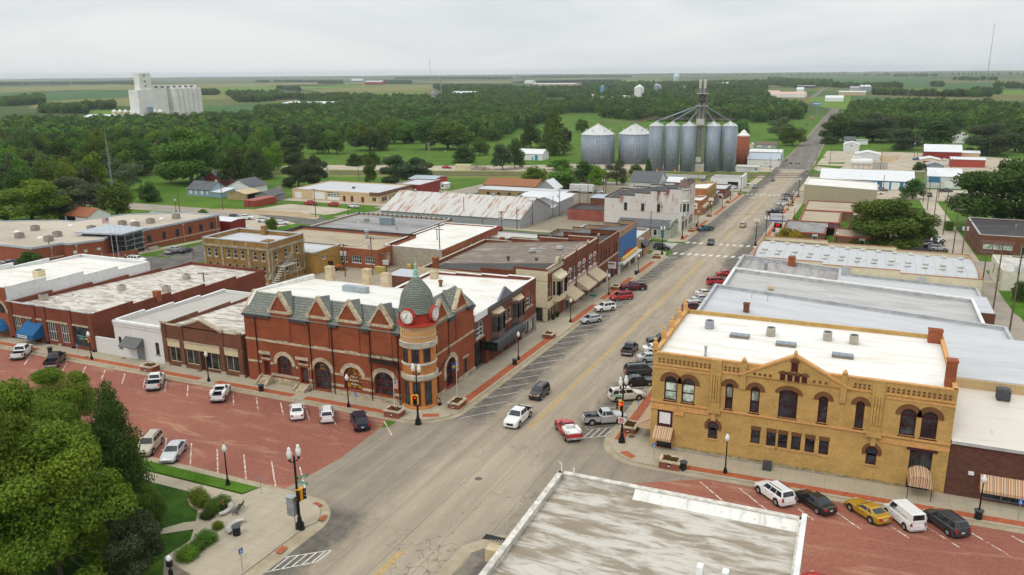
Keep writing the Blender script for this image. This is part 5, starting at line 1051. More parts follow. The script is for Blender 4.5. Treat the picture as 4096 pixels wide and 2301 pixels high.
m.build('frame',ALU,gl_);MB().prism([(-192,148),(-177.6,150.8),(-178.4,160),(-193,160)],-.95,-.55).build('canopy',MATS['pale_blue_coping'],JC)
MB().prism([(-191,149.5),(-183,151.5),(-183,159),(-192,159)],-1.8,-.95).build('clerestory',GLASS,JC)
m=MB().obox((-177.7,148.5),Vector((.35,1)).normalized(),11,.4,-7.0,-5.2);m.build('entrance_wall',PB,JC)
m=MB()
for k in range(4):m.box(-178.6+.4*k,-178.2+.4*k,159.4,162.5,-7.3,-6.1-.28*k)
m.build('steps',CONC,JC)
for i,(x,y)in enumerate(((-194.6,155.5),(-204,141),(-210,150),(-196,146),(-192.6,140.8),(-186.7,178.5),(-188,170),(-187.4,164),(-193,164.5))):
 ac_unit(x,y,zt_,['tan rooftop unit nearest the justice centre entrance canopy','tan rooftop unit nearest the front left corner of the justice centre roof','large tan rooftop unit beside the roof dome on the justice centre','tan rooftop unit in the middle of the justice centre roof left of the entrance','tan rooftop unit close to the front edge of the justice centre roof','tan rooftop unit at the far right end of the justice centre roof','tan rooftop unit second from the far right end of the justice centre roof','tan rooftop unit on the justice centre roof third from the far right end','tan rooftop unit behind the entrance canopy of the justice centre'][i],1.7,1.4,flat('taupe_case',(.3,.26,.22),.6))
for x,y in((-207,143),(-198,142.5),(-212,146),(-206,158),(-195,170),(-200,165),(-190,176)):MB().lathe([(.8,zt_),(.8,zt_+.3),(.5,zt_+.5),(.02,zt_+.62)],12,(x,y)).build('skylight_dome',WHITE,JC)
b=Bld('ochre_brick_building','weathered ochre brick three storey building with stone bands and an outside stair',-139,-119.6,139.8,152.2,3.3,JAILB,GROOF,.9,cap=GRCAP,cat='building',capt=.2)
for u in(-137.3,-135.2,-131.5,-129.5,-127.4,-123.8,-121.5):
 b.win('S',u-.5,u+.5,-.8,1.1,bars=(1,2),fr=WHITE,sill=STONE);b.win('S',u-.5,u+.5,-4.2,-2.2,bars=(1,2),fr=WHITE,sill=STONE)
for u in(142,145.5,149.5):b.win('E',u-.5,u+.5,-.8,1.1,bars=(1,2),fr=WHITE,sill=STONE);b.win('E',u-.5,u+.5,-4.2,-2.2,bars=(1,2),fr=WHITE,sill=STONE)
b.done();b.trim('stone_band',flat('weathered_stone',(.33,.28,.19),.9,var=.35),[('S',-139,-119.6,1.6,2.1,.25),('E',139.8,152.2,1.6,2.1,.25),('S',-139,-119.6,-5.1,-4.7,.15),('E',139.8,152.2,-5.1,-4.7,.15)]+[('S',u-.3,u+.3,-4.7,1.6,.12)for u in(-138.6,-133.3,-125.6,-120)]+[('E',u-.3,u+.3,-4.7,1.6,.12)for u in(140.3,147.5,151.8)]+[('S',u-.2,u+.2,2.1,3.2,.1)for u in(-138.6,-134,-130,-126,-120)])
chimney(-130.5,151.3,2.4,1.0,1.0,2.2,JAILB,b.t);MB().box(-122.5,-120.5,140.5,143,2.4,3.6).build('chimney',JAILB,b.t)
m=MB();m.box(-119.6,-117.8,142,146.5,-2.5,-2.35)
for k in range(10):m.box(-118.9,-117.6,142-.45*(k+1),142-.45*k,-2.5-.42*(k+1),-2.4-.42*(k+1))
for k in range(7):m.box(-119.5,-118.4,146.5-.45*(k+1),146.5-.45*k,.2-.38*(k+1),.3-.38*(k+1))
for x in(-119.4,-117.6):
 m.tube([(x,146.5,-1.4),(x,142,-1.4),(x,137.4,-5.6)],.05,4)
 for y,z in((146.4,-6.8),(142,-6.8),(139.7,-6.8),(137.4,-6.8)):m.cyl((x,y,z),(x,y,-1.4 if y>141 else-3.4 if y>138 else-5.5),.06,.06,4)
m.build('outside_stair',flat('stair_white',(.5,.48,.43),.6),b.t)
b=Bld('ochre_brick_annex','low plain ochre brick garage annex with a pale flat roof',-133,-117,152.3,163,-1.3,brickm('annex_brick',(.42,.25,.07),.15,.9,.2),GROOF,.3,cap=GRCAP,cat='building');b.win('E',155.5,156.6,-3.4,-2.5);b.win('S',-121.6,-120.3,-2.8,-2.0,pane=DKGREY);b.done()
b=Bld('brick_garage','red brick garage building with a tan gravel roof and large steel windows',-143.5,-106.3,163.2,182,-2.0,ORB,TANROOF,.5,cap=None,cat='building')
for u in(-116.6,-112.5,-108.6):b.win('S',u-1.35,u+1.35,-5.6,-3.8,bars=(4,2),fr=WHITE)
b.win('S',-120.6,-119.8,-5,-4.1,fr=WHITE);b.win('E',166.5,169,-6,-3.5,'panel',fr=TANB,pane=TANB);b.win('E',170.2,171.5,-7.2,-4.4,'door',fr=WHITE,pane=WHITE);b.win('E',173.2,177.8,-7.2,-3.0,'garage');b.win('E',178.6,181.2,-5.5,-3.0,'panel',fr=TANB,pane=TANB);b.done()
m=MB();m.box(-143.6,-106.2,181.7,182.1,-2.1,-1.5);m.box(-143.6,-143.1,170,182,-2.1,-1.5);m.build('black_parapet',BLKROOF,b.t);vent(b.t,-119,178,-2.4,1.6,.45,GREYM)
b=Bld('wet_roof_building','wide low building with a wet grey roof, pale puddles and a cabin',-142,-109.5,182.15,208.5,-2.0,TANBR,PUDDLE,.5,cap=GRCAP,cat='building');b.done();MB().box(-126,-122,195.3,197.3,-2.6,-.4).build('roof_cabin',flat('blue_grey_case',(.2,.25,.28),.5),b.t);MB().box(-133,-131.8,198,199,-2.6,-1.6).build('roof_box',flat('green_case',(.25,.27,.2),.6),b.t)
m=MB()
for k in range(20):m.box(-141.6+1.7*k,-141.3+1.7*k,208.05,208.25,-2.5,-1.75)
m.build('parapet_batten',DKGREY,b.t);vent(b.t,-120,207.5,-1.9,1.1,.12,flat('rust_pipe',(.15,.06,.03),.8));vent(b.t,-117,190,-2.4,.9,.2,GREYM);vent(b.t,-131,192,-2.4,1.0,.12)
b=Bld('white_roof_store','long low brick store with a bright white roof and small white windows',-108.8,-92,170,203.5,-2.2,ORB,WROOF,.3,cap=WHCAP,cat='building')
for u in(181,186,191,196.5):b.win('E',u-.5,u+.5,-4.6,-3.4,fr=WHITE)
b.done();b.trim('grey_plinth',CONC,[('S',-108.8,-92,-7.6,-2.3,.06)])
b=Bld('rear_store_wing','small low wing with a grey roof behind the brick row',-91.5,-80,171,186,-4.0,ORB,GROOF,.3,cap=GRCAP,cat='outbuilding');b.done()
RS=shed('rusty_roof_warehouse','large grey metal warehouse under a rust streaked white roof','warehouse',-154,-100.5,240,268.5,3.2,5.0,'x',GRIBW,RUSTR,(('E','panel',GREYM,[(249,253,.2,3.6),(262,264,1,2.5)]),))
m=MB()
for k in range(6):m.ext([(-146+7.4*k,245.0,-5.6+.02),(-144.8+7.4*k,245.0,-5.6),(-141.6+7.4*k,252,-3.2),(-142.8+7.4*k,252,-3.2)],(0,0,.12))
m.build('translucent_strip',flat('dirty_strip',(.28,.26,.23),.7),RS)
for k in range(5):vent(RS,-148+10.5*k,254.3,-1.9,.5,.35,GREYM)
b=Bld('beige_workshop','long beige workshop with a brown fascia, white garage doors and a pale roof',-221,-177.6,276,303,-7.2,TANW,GROOF,.4,cap=None,cat='building')
for u0,u1,l in((-210.4,-204.3,0),(-203,-197,3)):b.win('S',u0,u1,-11.0,-7.9,'garage',lights=l)
b.win('S',-219.8,-216.2,-11,-8.4,'garage')
for u in(-194.6,-190.8,-185.6):b.win('S',u-.6,u+.7,-11.3,-9.0,'door',fr=MAROON,pane=flat('brown_door',(.11,.04,.025),.6))
b.win('S',-181,-179,-10.8,-9.0,'shop',fr=WHITE)
for u0,u1 in((278,282),(284,285.2),(286.5,289),(293,294)):b.win('E',u0,u1,-11.0-(u0-278)*.03,-9.0,'shop',fr=CREAM)
b.win('E',299.5,301.5,-12,-9.6,'door',fr=DKGREY);b.done();b.trim('brown_fascia',flat('brown_fascia',(.17,.085,.06),.6),[('S',-182,-177.6,-8.3,-6.9,.35),('E',276,303,-8.3,-6.9,.35)]);MB().box(-198,-197,287,288,-7.6,-6.9).build('roof_box',DKGREY,b.t)
b=Bld('red_metal_building','dark red metal sided building behind the beige workshop',-186,-174,303.2,322,-7.1,REDW,GROOF,.3,cap=GRCAP,cat='building');b.done()
shed('red_garage','bright red garage with a white roll up door and a pale blue roof','shed',-197,-183.6,333,347,4.3,.8,'x',flat('bright_red_siding',(.4,.05,.03),.6),ribm('pale_blue_sheet',(.40,.46,.52),(.35,.4,.45),'y',.6),(('S','garage_door',WHITE,[(-190.5,-186,.1,3.6)]),))
shed('white_hut','small white hut beside the red garage','shed',-183,-178.5,335,340,2.3,.4,'y',WHITE,WRIB,(('S','window',GLASS,[(-180.5,-179.5,1,1.9)]),))
t_=thing('red_container','rust red shipping container standing on the gravel lot','container',(-219,252,gz(-219,252)));g0=gz(-219,252)+.05
MB().box(-221,-215.5,246,259,g0,g0+2.7).build('body',ribm('container_red',(.30,.05,.035),(.25,.045,.03),'xy',.3,metal=0),t_)
for x in(-219.7,-217):MB().box(x-1.2,x+1.2,245.9,246,g0+.15,g0+2.55).build('door',ribm('container_red',(.3,.05,.035),(.2,.04,.03)),t_)
m=MB()
for x in(-220.4,-219,-217.6,-216.2):m.cyl((x,245.85,g0+.1),(x,245.85,g0+2.6),.04,.04,5)
m.build('lock_rod',GREYM,t_)
SIDBL=ribm('pale_blue_siding',(.25,.36,.43),(.22,.32,.38),'xy',.25,metal=0)
shed('blue_cottage','pale blue clapboard cottage with a grey hipped shingle roof','house',-268,-255,264,274,3.0,2.8,'x',SIDBL,SHING,(('S','window',WHITE,[(-266.6,-265.2,1,2.5),(-263.5,-262.6,.9,2.6),(-260.3,-259,.9,2.6),(-257,-256.2,1,2.5)]),))
shed('blue_cottage_porch','white roofed blue lean-to beside the pale blue cottage','shed',-254.9,-248.5,264,272,2.2,.9,'x',SIDBL,WRIB,mono=True);shed('white_cottage','white gabled cottage with a dark roof behind the pale blue one','house',-259,-246,279,290,3.2,3.0,'y',WHITE,SHING,(('S','window',GLASS,[(-257,-256,1,2.4),(-250,-249,1,2.4)]),))
shed('tan_carport','open fronted tan metal carport by the gravel lot','shed',-243,-233,261,270,2.6,1.2,'y',flat('tan_sheet_wall',(.38,.28,.15),.6),flat('tan_sheet_roof',(.50,.38,.22),.6),(('E','opening',BLACK,[(262,269,.1,2.3)]),));shed('grey_shed','low grey weathered shed with a dark gabled roof on the lawn','shed',-229,-221.5,262,272,2.3,1.6,'y',flat('grey_boards',(.22,.22,.21),.9),SHING)
shed('rust_roof_garage','little white garage with a bright rust red roof by the trees','garage',-246,-235,187,196,2.4,2.2,'x',WHITE,ribm('rust_red_sheet',(.33,.11,.05),(.24,.08,.04),'y',.5),(('S','opening',BLACK,[(-245,-241,.1,2.2)]),))
shed('green_roof_shed','grey green roofed shed behind the justice centre','shed',-216,-196,192,201,2.8,1.2,'x',GRIBW,flat('sage_roof',(.2,.27,.23),.6));shed('red_sided_shed','dark red sided shed with a white roof at the end of the justice centre','shed',-191,-177,190.5,197,4.0,.3,'x',REDW,WRIB,over=.1)
shed('dark_red_barn','small dark red barn with white trim among the trees','barn',-292,-283,300,310,3.8,2.5,'y',flat('barn_red',(.14,.02,.02),.7),SHING,(('S','window',WHITE,[(-286,-284.4,1.5,3)]),));shed('white_garage','white garage beside the dark red barn','garage',-298,-292.6,299,306,2.6,1.2,'x',WHITE,SHING)
shed('brick_bungalow','brick bungalow with an orange brown roof among the trees at far left','house',-470,-456,415,427,3.0,3.0,'y',ORB,flat('orange_shingle',(.28,.12,.06),.9),(('S','window',WHITE,[(-468,-466,1,2.4),(-460,-458,1,2.4)]),));shed('brown_bungalow','low brown house with a white porch roof beside the orange roofed bungalow','house',-453,-436,416,426,2.8,1.8,'x',ORB,flat('brown_shingle',(.16,.11,.09),.9))
# north of the second cross street
t_=shed('green_cottage_shop','sage green one storey shop with a grey roof and white windows','shop',-68,-51.0,241.5,252,3.3,1.4,'x',flat('sage_stucco',(.34,.36,.29),.8),SHING,(('S','window',WHITE,[(-63.6,-62.3,.9,2.8),(-59,-57.6,.7,2.8),(-56.4,-55,.7,2.8)]),('S','door',flat('teal_door',(.06,.2,.24),.6),[(-53.9,-52.9,.2,2.5)]),('E','shop_window',WHITE,[(243.5,245.5,.6,2.6),(247,250,.2,3)])))
plates(t_,'S','pane',GLASS,[(-63.4,-62.5,-9.1,-7.5),(-58.8,-57.8,-9.3,-7.5),(-56.2,-55.2,-9.3,-7.5)],0,0,241.45,0);MB().box(-51.4,-50.9,241.4,252,-10.6,-5.2).build('front_wall',MATS['sage_stucco'],t_)
PEEL=NT('peeling_white_brick');bb=PEEL.brick(.4,.13,.015,PEEL.wallvec(),(.64,.61,.57),(.68,.65,.61),(.5,.45,.4));nn_=PEEL.noise((.5,.5,.16),9,.78,dist=.5);zc=PEEL.math('MULTIPLY',PEEL.math('ADD',PEEL.xyz()[2],6.5),.012)
PEEL=PEEL.fin(PEEL.mix(PEEL.ramp(PEEL.math('ADD',nn_,zc),.58,.72),bb.outputs[0],(.25,.075,.05)),.9)
b=Bld('peeling_brick_building','two storey brick building with peeling white paint and a corner turret',-77,-51.0,257.6,279.5,2.9,PEEL,BLKROOF,.5,zb=-.9,steps=5,front='E',cap=BLKROOF,cat='building',capt=.25)
for u in(-69.7,-63.9,-58.6):b.win('S',u-.55,u+.55,-4.8,-2.2,arch=.3,fr=DKGREY,sill=STONE,bars=(1,2))
b.win('S',-70.5,-69.4,-9.2,-8.3,fr=GREYM)
for u in(261.5,265,269,273,276.5):b.win('E',u-.6,u+.6,-4.6,-2.0,fr=CREAM)
for u0,u1 in((259,263),(264,268),(270,277)):b.win('E',u0,u1,-10.9,-8,'shop',fr=TANB)
b.done();tm=flat('pale_grey_paint',(.55,.53,.49),.8,var=.25,sc=1.5)
m=MB().lathe([(1.0,-5.6),(1.9,-5.0),(1.9,-1.2),(2.05,-1.0),(1.7,-.4),(1.7,2.4),(2.1,2.9),(1.75,3.3),(1.75,3.7)],8,(-50.9,259.4));m.build('turret',tm,b.t)
MB().lathe([(2.15,3.7),(.03,6.6)],8,(-50.9,259.4)).build('turret_roof',flat('brown_shingle',(.16,.11,.09),.9),b.t)
m=MB()
for a in(-112,-67,-22):m.obox((-50.9+1.82*math.cos(R(a)),259.4+1.82*math.sin(R(a))),(-math.sin(R(a)),math.cos(R(a))),.85,.12,-4.3,-1.7)
m.build('turret_window',GLASS,b.t)
b=Bld('low_red_wing','low wing with peeling red and white brick behind the turreted building',-93,-77.2,266,279,-7.0,brickm('red_peel',(.28,.09,.07),.4,1.8,.4),BLKROOF,.5,cap=BLKROOF,cat='building');b.done()
ORB2=brickm('tan_orange_brick',(.36,.15,.065),.2,1.2,.3)
b=Bld('mural_brick_shop','low orange brick shop with a stepped white roof and a flag banner on its side',-66,-51.6,296.6,308,-6.4,ORB2,WROOF,.3,zb=-8,steps=4,front='E',cap=WHCAP,cat='shop')
for u in(299,301.6,304.2,306.6):b.win('E',u-.9,u+.9,-12,-9.6,'shop',arch=.7,fr=CREAM)
b.done();b.trim('cream_canopy',CREAM,[('E',298,307.8,-9.5,-8.6,.9)]);bn=MB().box(-57.2,-53,296.5,296.62,-9.6,-7.4).build('banner',WHITE,b.t);MB().box(-54.6,-53.4,296.46,296.52,-8.9,-8.3).build('flag_print',plain('flag_red',(.5,.05,.06),.7),bn);MB().box(-54.6,-54.1,296.43,296.47,-8.6,-8.3).build('flag_print',plain('flag_blue',(.02,.04,.2),.7),bn)
m=MB().box(-50.9,-49.0,307.6,307.75,-8,-6.9);m.build('hanging_sign',WHITE,b.t)
b=Bld('ochre_brick_store','two storey ochre brick store with a white roof and stepped parapet',-76,-51.6,308.1,329,-3.6,brickm('light_ochre_brick',(.40,.26,.10),.15,1,.2),WROOF,.5,zb=-6.0,steps=5,front='E',cap=PARG,cat='shop')
for u in(310.5,312.6,316,318.3,321.5,323.8,326.5):b.win('E',u-.55,u+.55,-7.6,-5.6,fr=DKGREY)
for u0,u1 in((309,314),(315,321),(322.5,328)):b.win('E',u0,u1,-12.4,-9.3,'shop',fr=MAROON)
b.done();b.trim('side_render',ORB2,[('S',-76,-51.6,-12.2,-3.9,.03)])
b=Bld('dark_front_shop','low shop with a dark red front and a grey roof between taller stores',-70,-51.6,329.1,338,-8.4,MAROON,GROOF,.3,cap=GRCAP,cat='shop');b.win('E',330,333,-12.8,-10,'shop');b.win('E',334,337,-13,-10,'shop');b.done();MB().box(-51.6,-49.3,331,331.15,-9.3,-8.6).build('hanging_sign',WHITE,b.t)
b=Bld('brick_end_shop','low dark red brick shop with a silver roof at the end of the row',-72,-51.3,352,368,-9.6,BRB,GROOF,.4,cap=GRCAP,cat='shop')
for u in(354,357,360.5,364):b.win('E',u-.8,u+.8,-13,-10.9,'shop',fr=WHITE)
b.done()
b=Bld('white_garage_building','white garage building with a curved grey roof and a dark open doorway',-65.5,-50.2,398.4,413,-11.0,MILK,roofm('grey_roll_roof',(.33,.32,.31),(.25,.24,.23)),.3,zb=-11.0,cap=None,cat='garage');b.win('S',-57.3,-52.2,-15.4,-12.4,'panel',pane=BLACK,fr=WHITE,depth=.4);b.done();MB().box(-51,-50.1,398.3,413.1,-16,-9.6).build('front_wall',MILK,b.t)
shed('grey_shingle_garage','pale garage with a slate grey roof and a row of small windows','garage',-98,-84,368,384,4.2,4.0,'x',flat('pale_siding',(.5,.5,.48),.7),SHING,(('S','window',GLASS,[(-96+1.4*k,-95.2+1.4*k,1.8,2.3)for k in range(4)]+[(-88.5+1.4*k,-87.7+1.4*k,1.8,2.3)for k in range(2)]),))
shed('long_grey_shed','long grey low shed with a yellow garage door by the railway','shed',-93,-71,413,421,2.6,1.2,'x',flat('blue_grey_boards',(.2,.22,.25),.8),flat('mossy_roof',(.25,.25,.22),.9),(('S','garage_door',flat('yellow_door',(.45,.36,.05),.6),[(-76.4,-73,.1,2.2)]),('S','garage_door',WHITE,[(-83,-79.5,.1,2.2)]),('S','window',WHITE,[(-88,-87,.9,1.8),(-85,-84,.9,1.8)])))
shed('white_back_shop','white flat sided workshop behind the ochre store','shed',-82,-70,372,384,3.6,.6,'x',WRIBW,WRIB,over=.1);shed('cream_cottage','cream cottage with a low roof beside the grey shingle garage','house',-84,-76,385,395,3.4,1.4,'x',CREAMW,WRIB)
t_=thing('semi_trailer','long white box trailer parked by the trees','trailer',(-114,347,gz(-114,347)));g0=gz(-114,347);m=MB().box(-120,-109,345.5,348.2,g0+1.1,g0+4.0);m.build('box',WRIBW,t_)
for x in(-118.3,-117.1,-110.5):
 for y in(345.8,347.9):MB().cyl((x,y-.2,g0+.5),(x,y+.2,g0+.5),.5,.5,12).build('wheel',RUBBER,t_)
shed('grey_flat_office','beige brick office with a grey roof beside the rusty warehouse','building',-152,-112,316,326,3.2,.3,'x',TANBR,GROOF,(('S','window',GLASS,[(-148+5*k,-146.6+5*k,1.2,2.2)for k in range(7)]),),over=.2);shed('orange_roof_house','low house with an orange brown hipped roof behind the warehouse','house',-160,-134,338,352,2.8,2.4,'x',TANBR,flat('orange_shingle',(.28,.12,.06),.9))
shed('white_peaked_shed','shed with a sharp white peaked roof before the round tree','shed',-132,-123,335,344,2.6,3.6,'y',GRIBW,WRIB);shed('grey_steel_shed','grey steel shed with a white hipped roof beside the warehouse','shed',-112,-101.5,279,296,4.4,1.6,'y',GRIBW,WRIB);shed('grey_lean_to','low grey corrugated lean-to before the steel shed','shed',-106,-100.5,272,279,3.0,.3,'x',GRIBW,GRIBW,over=.1)
shed('white_flat_office','white walled low building with a rooftop air unit near the utility poles','building',-125,-105,297,312,3.4,.4,'x',flat('off_white_wall',(.55,.5,.44),.8),WRIB,(('E','door',GREYM,[(300,302,.2,2.6)]),('E','window',GLASS,[(305,307,1,2.2)])),over=.15);shed('brown_flat_shed','small dark brick shed with a pale blue roof beside the turreted building','shed',-98,-88,308,318,3.0,.3,'x',BRB,ribm('pale_blue_sheet',(.4,.46,.52),(.35,.4,.45)),over=.2)
t_=thing('metal_hut','little round rusty metal hut with a conical roof by the low red wing','hut',(-97,275.5,gz(-97,275)));g0=gz(-97,275);MB().lathe([(1.6,g0-.2),(1.6,g0+1.3)],14,(-97,275.5)).build('wall',GRIBW,t_);MB().lathe([(1.8,g0+1.3),(.15,g0+2.3)],14,(-97,275.5)).build('roof',flat('brown_shingle',(.16,.11,.09),.9),t_)
# east side, north of the barrel roof
BKB=flat('bank_brick',(.17,.095,.05),.9,var=.12,sc=1.2);REDT=flat('red_fascia',(.42,.09,.06),.6)
def bank(label,x0,x1,y0,y1,h,roof,wins=(),g=None):
 zt2=gz(x0,y0)+h;b_=Bld('bank_pavilion',label,x0,x1,y0,y1,zt2,BKB,roof,.25,cap=None,cat='bank',group='brown brick bank pavilions')
 for f,u in wins:b_.win(f,u-.75,u+.75,zt2-h+.2,zt2-.35,'panel',fr=WHITE,pane=DKGREY)
 b_.done();b_.trim('red_fascia',REDT,[('S',x0-.15,x1+.15,zt2-.3,zt2+.12,.15),('W',y0,y1,zt2-.3,zt2+.12,.15),('E',y0,y1,zt2-.3,zt2+.12,.15),('N',x0,x1,zt2-.3,zt2+.12,.15)])
 b_.trim('white_panel',WHITE,[(f,u-.75,u+.75,zt2-1.0,zt2-.35,.03)for f,u in wins]);return b_
bank('long brown brick bank pavilion with a tan roof and red edge, farthest back',-16,6,299.5,322,3.7,TANROOF,(('S',-10.5),('S',1.0)));bank('brown brick bank pavilion with a mottled grey roof behind the yellow green maple',-19.0,-6.9,248.5,268,3.4,roofm('mottled_grey_roof',(.3,.3,.3),(.2,.19,.18),(.5,.5,.5),.4,.6,(.6,.6,.6)),(('S',-9.6),));bank('brown brick bank pavilion with a tan roof half hidden by the large tree',-4.2,9,243.5,256,3.6,TANROOF,(('S',3.2),));bank('raised middle bank pavilion with a dark red canopy over its glass door',-15.5,-3.5,268.5,290,4.0,TANROOF)
bank('small bank pavilion with a grey roof behind the large tree',-1,9,266,280,3.2,GROOF)
t_=thing('bank_canopy','dark red canopy over the glass door between the bank pavilions','canopy',(-5.5,266,gz(-5.5,266)));MB().ext([(-7.2,268.4,-7.0),(-7.2,265.6,-7.9),(-7.2,265.6,-8.3),(-7.2,268.4,-8.3)],(3.6,0,0)).build('cover',MAROON,t_);MB().box(-6.8,-4.0,267.8,268.4,-10.7,-8.3).build('glass_door',GLASS,t_)
b=Bld('tan_block_building','tall plain tan block building with a bright white roof',-19.2,8.2,347.5,372,-5.5,flat('tan_block',(.40,.335,.24),.9,var=.08),WROOF,.3,zb=-6.6,front='W',cap=WHCAP,cat='building');b.done()
t_=shed('blue_metal_shop','long blue metal shop with a broad white roof and white garage doors','building',-16,25,415,442,4.2,3.2,'x',BLUEW,WRIB,(('S','garage_door',WHITE,[(11.5,14.6,.1,3.6),(15.4,19,.1,3.6),(20.6,24,.1,3.6)]),('S','door',WHITE,[(9.3,10.3,.1,2.3)]),('W','sign',WHITE,[(422,427,3.2,4.6)]),('W','opening',DKGREY,[(417,421,.1,2.6)])))
shed('blue_white_metal_building','white metal building with a blue front panel beside utility poles','building',31.5,46,432,448,5.6,3.0,'x',WRIBW,WRIB,(('S','blue_panel',BLUEW,[(32,37,2.6,5.2)]),('S','garage_door',WHITE,[(39,43,.1,3.4)])))
b=Bld('dark_brick_shop','dark brown brick one storey shop with a black roof and bright windows',32.3,52,246.5,275,-3.9,BRB,BLKROOF,.3,cap=GRCAP,cat='shop')
for u in(34.6,37,39.4):b.win('S',u-1.1,u+1.1,-7.7,-6.3,'shop',pane=GLASS2,fr=WHITE)
b.win('S',42.5,44.2,-8.9,-6.5,'door',fr=WHITE);b.done();b.trim('rose_panel',flat('rose_panel',(.2,.1,.08),.8),[('S',33,41,-6.2,-5.2,.05),('S',42,47,-6.3,-5.4,.05)]);vent(b.t,43,262,-4.2,1.0,.15,GREYM);ac_unit(46,258,-4.2,'tan rooftop unit on the black roof of the dark brown brick shop',1.4,1.1)
b=Bld('white_stucco_building','white stucco building with a weathered pale roof at the right edge',31.6,56,199,216.5,-3.1,flat('white_stucco',(.62,.59,.48),.9,var=.1),roofm('weathered_roof',(.55,.54,.51),(.36,.34,.31),(.3,.3,.3)),.4,cap=None,cat='building');b.win('W',202,203,-6,-4.2,fr=flat('brown_trim',(.12,.07,.05),.6));b.win('W',206,207,-6,-4.2,fr=MATS['brown_trim']);b.win('W',211,212.2,-6.2,-4.2,fr=MATS['brown_trim']);b.done()
shed('red_barn','red metal barn with a long white roof','barn',40,62,602,616,4.4,4.0,'x',REDW,WRIB);shed('red_long_shed','long low bright red shed with a pale roof beside the dark tree','shed',51,69,545,556,4.4,.9,'x',flat('bright_red_siding2',(.36,.06,.04),.6),WRIB)
shed('beige_metal_shed','small beige metal shed with a pale roof behind the red sheds','shed',62.5,74,615,622,2.8,1.2,'x',TANW,WRIB);shed('grey_gable_garage','weathered grey garage with a low gabled roof below the red barn','garage',36,46,523,534,2.6,1.8,'y',flat('weathered_grey',(.24,.28,.32),.8),flat('grey_sheet',(.36,.37,.38),.6));shed('cream_red_shed','cream shed with red panels and a shallow gable before the red barn','shed',35,46,551,563,3.4,1.2,'y',CREAMW,WRIB,(('S','red_panel',REDW,[(36.5,44.5,.2,2.6)]),))
shed('white_gable_garage','pale grey white garage with a gable front on the sandy lot','garage',-11,0,648,660,4.8,2.0,'y',WRIBW,WRIB,(('S','window',flat('brown_door',(.11,.04,.025),.6),[(-6.2,-5,3.8,4.6)]),));shed('white_double_garage','white double garage with roll up doors beside the storage tank','garage',-2,13,580,594,3.6,1.6,'y',WRIBW,WRIB,(('S','garage_door',flat('pale_door',(.6,.62,.64),.6),[(-.5,4,.1,2.8),(6.8,11.5,.1,2.8)]),))
t_=thing('storage_tank','large white horizontal storage tank on steel legs','tank',(2,515,gz(2,515)));g0=gz(2,515);MB().lathe([(.3,-6.2),(1.6,-5.8),(2.1,-5.2),(2.1,5.2),(1.6,5.8),(.3,6.2)],20).build('tank',WHITE,t_,l=1,smooth=True);o=KIDS[t_.as_pointer()][-1];o.rotation_euler=(0,math.pi/2,0);o.location=(0,0,4.6)
m=MB()
for x in(-2.6,.4,3.4,6.2):
 for y in(513.4,516.6):m.cyl((x,y,g0),(x,y,g0+3.2),.15,.15,6)
m.build('leg',GREYM,t_);MB().box(-3,2,514.2,515.8,g0+6.6,g0+7.6).build('hatch',WHITE,t_)
MB().box(8.2,16.4,522.5,523,-17.8,-13.6).build('concrete_wall',flat('pale_concrete',(.42,.4,.37),.9,var=.25));tag(bpy.data.objects['concrete_wall'],'pale concrete block wall beside the white storage tank','wall')
shed('white_farmhouse','white two storey farmhouse with a steep roof among the trees at right','house',70,81,750,760,6.0,4.0,'y',WHITE,SHING,(('S','window',GLASS,[(72.5,73.6,4.2,5.6),(76,77.2,6.2,7.6),(77.6,78.8,6.2,7.6),(78.6,79.6,1,2.4)]),));shed('blue_trim_house','small house with a blue trimmed porch and dark roof beside the highway','house',-12,-3.5,722,733,3.6,2.2,'x',WHITE,SHING,(('S','porch',flat('blue_trim',(.03,.15,.35),.6),[(-12,-3.6,2.8,3.4)]),));shed('mobile_home','white mobile home with a flat pale roof beside the blue trimmed house','house',-3,6,722,727,3.2,.5,'x',WHITE,flat('grey_sheet',(.36,.37,.38),.6))
shed('grey_low_house','low grey house with a brown roof left of the highway','house',-76,-60,664,674,2.8,1.6,'x',flat('grey_siding',(.4,.42,.4),.8),flat('brown_shingle',(.16,.11,.09),.9),(('S','window',WHITE,[(-74,-71,1,2.2),(-66,-64,.4,2.2)]),));shed('white_garden_shed','tiny white garden shed beside the low grey house','shed',-81,-77,664,669,2.4,1.4,'y',CREAMW,WRIB)
shed('white_feed_store','white walled low feed store with a pale blue roof beside the brick silo','building',-63.5,-44.5,520,534,4.4,3.0,'x',MILK,ribm('pale_blue_sheet',(.4,.46,.52),(.35,.4,.45)),(('S','window',DKGREY,[(-52.5,-51.8,1.8,2.4)]),));shed('white_metal_warehouse','white metal warehouse behind the feed store','building',-66,-46,548,566,6.6,1.0,'x',WRIBW,WRIB,(('S','window',DKGREY,[(-57,-55,.8,1.5),(-52,-48.5,.8,1.5)]),));shed('scale_house','small white ribbed scale house in front of the feed store','shed',-65,-52.7,484.5,490,3.0,.7,'x',WRIBW,ribm('rib_cream',(.55,.53,.5),(.4,.38,.35)),(('S','window',GLASS,[(-54.6,-53.6,1.3,2.3)]),))
shed('white_blue_door_garage','white garage with a bright blue door on the lawn left of the bins','garage',-222,-196,508,520,4.2,2.6,'x',WHITE,WRIB,(('S','door',flat('bright_blue',(.01,.25,.45),.5),[(-201.5,-199.4,.1,3.4),(-203.6,-202.8,.1,2)]),));shed('beige_box_trailer','beige box trailer parked beside the railway with a red pickup','trailer',-221,-211,428,431,3.3,.1,'x',CREAMW,CREAMW,over=.02)
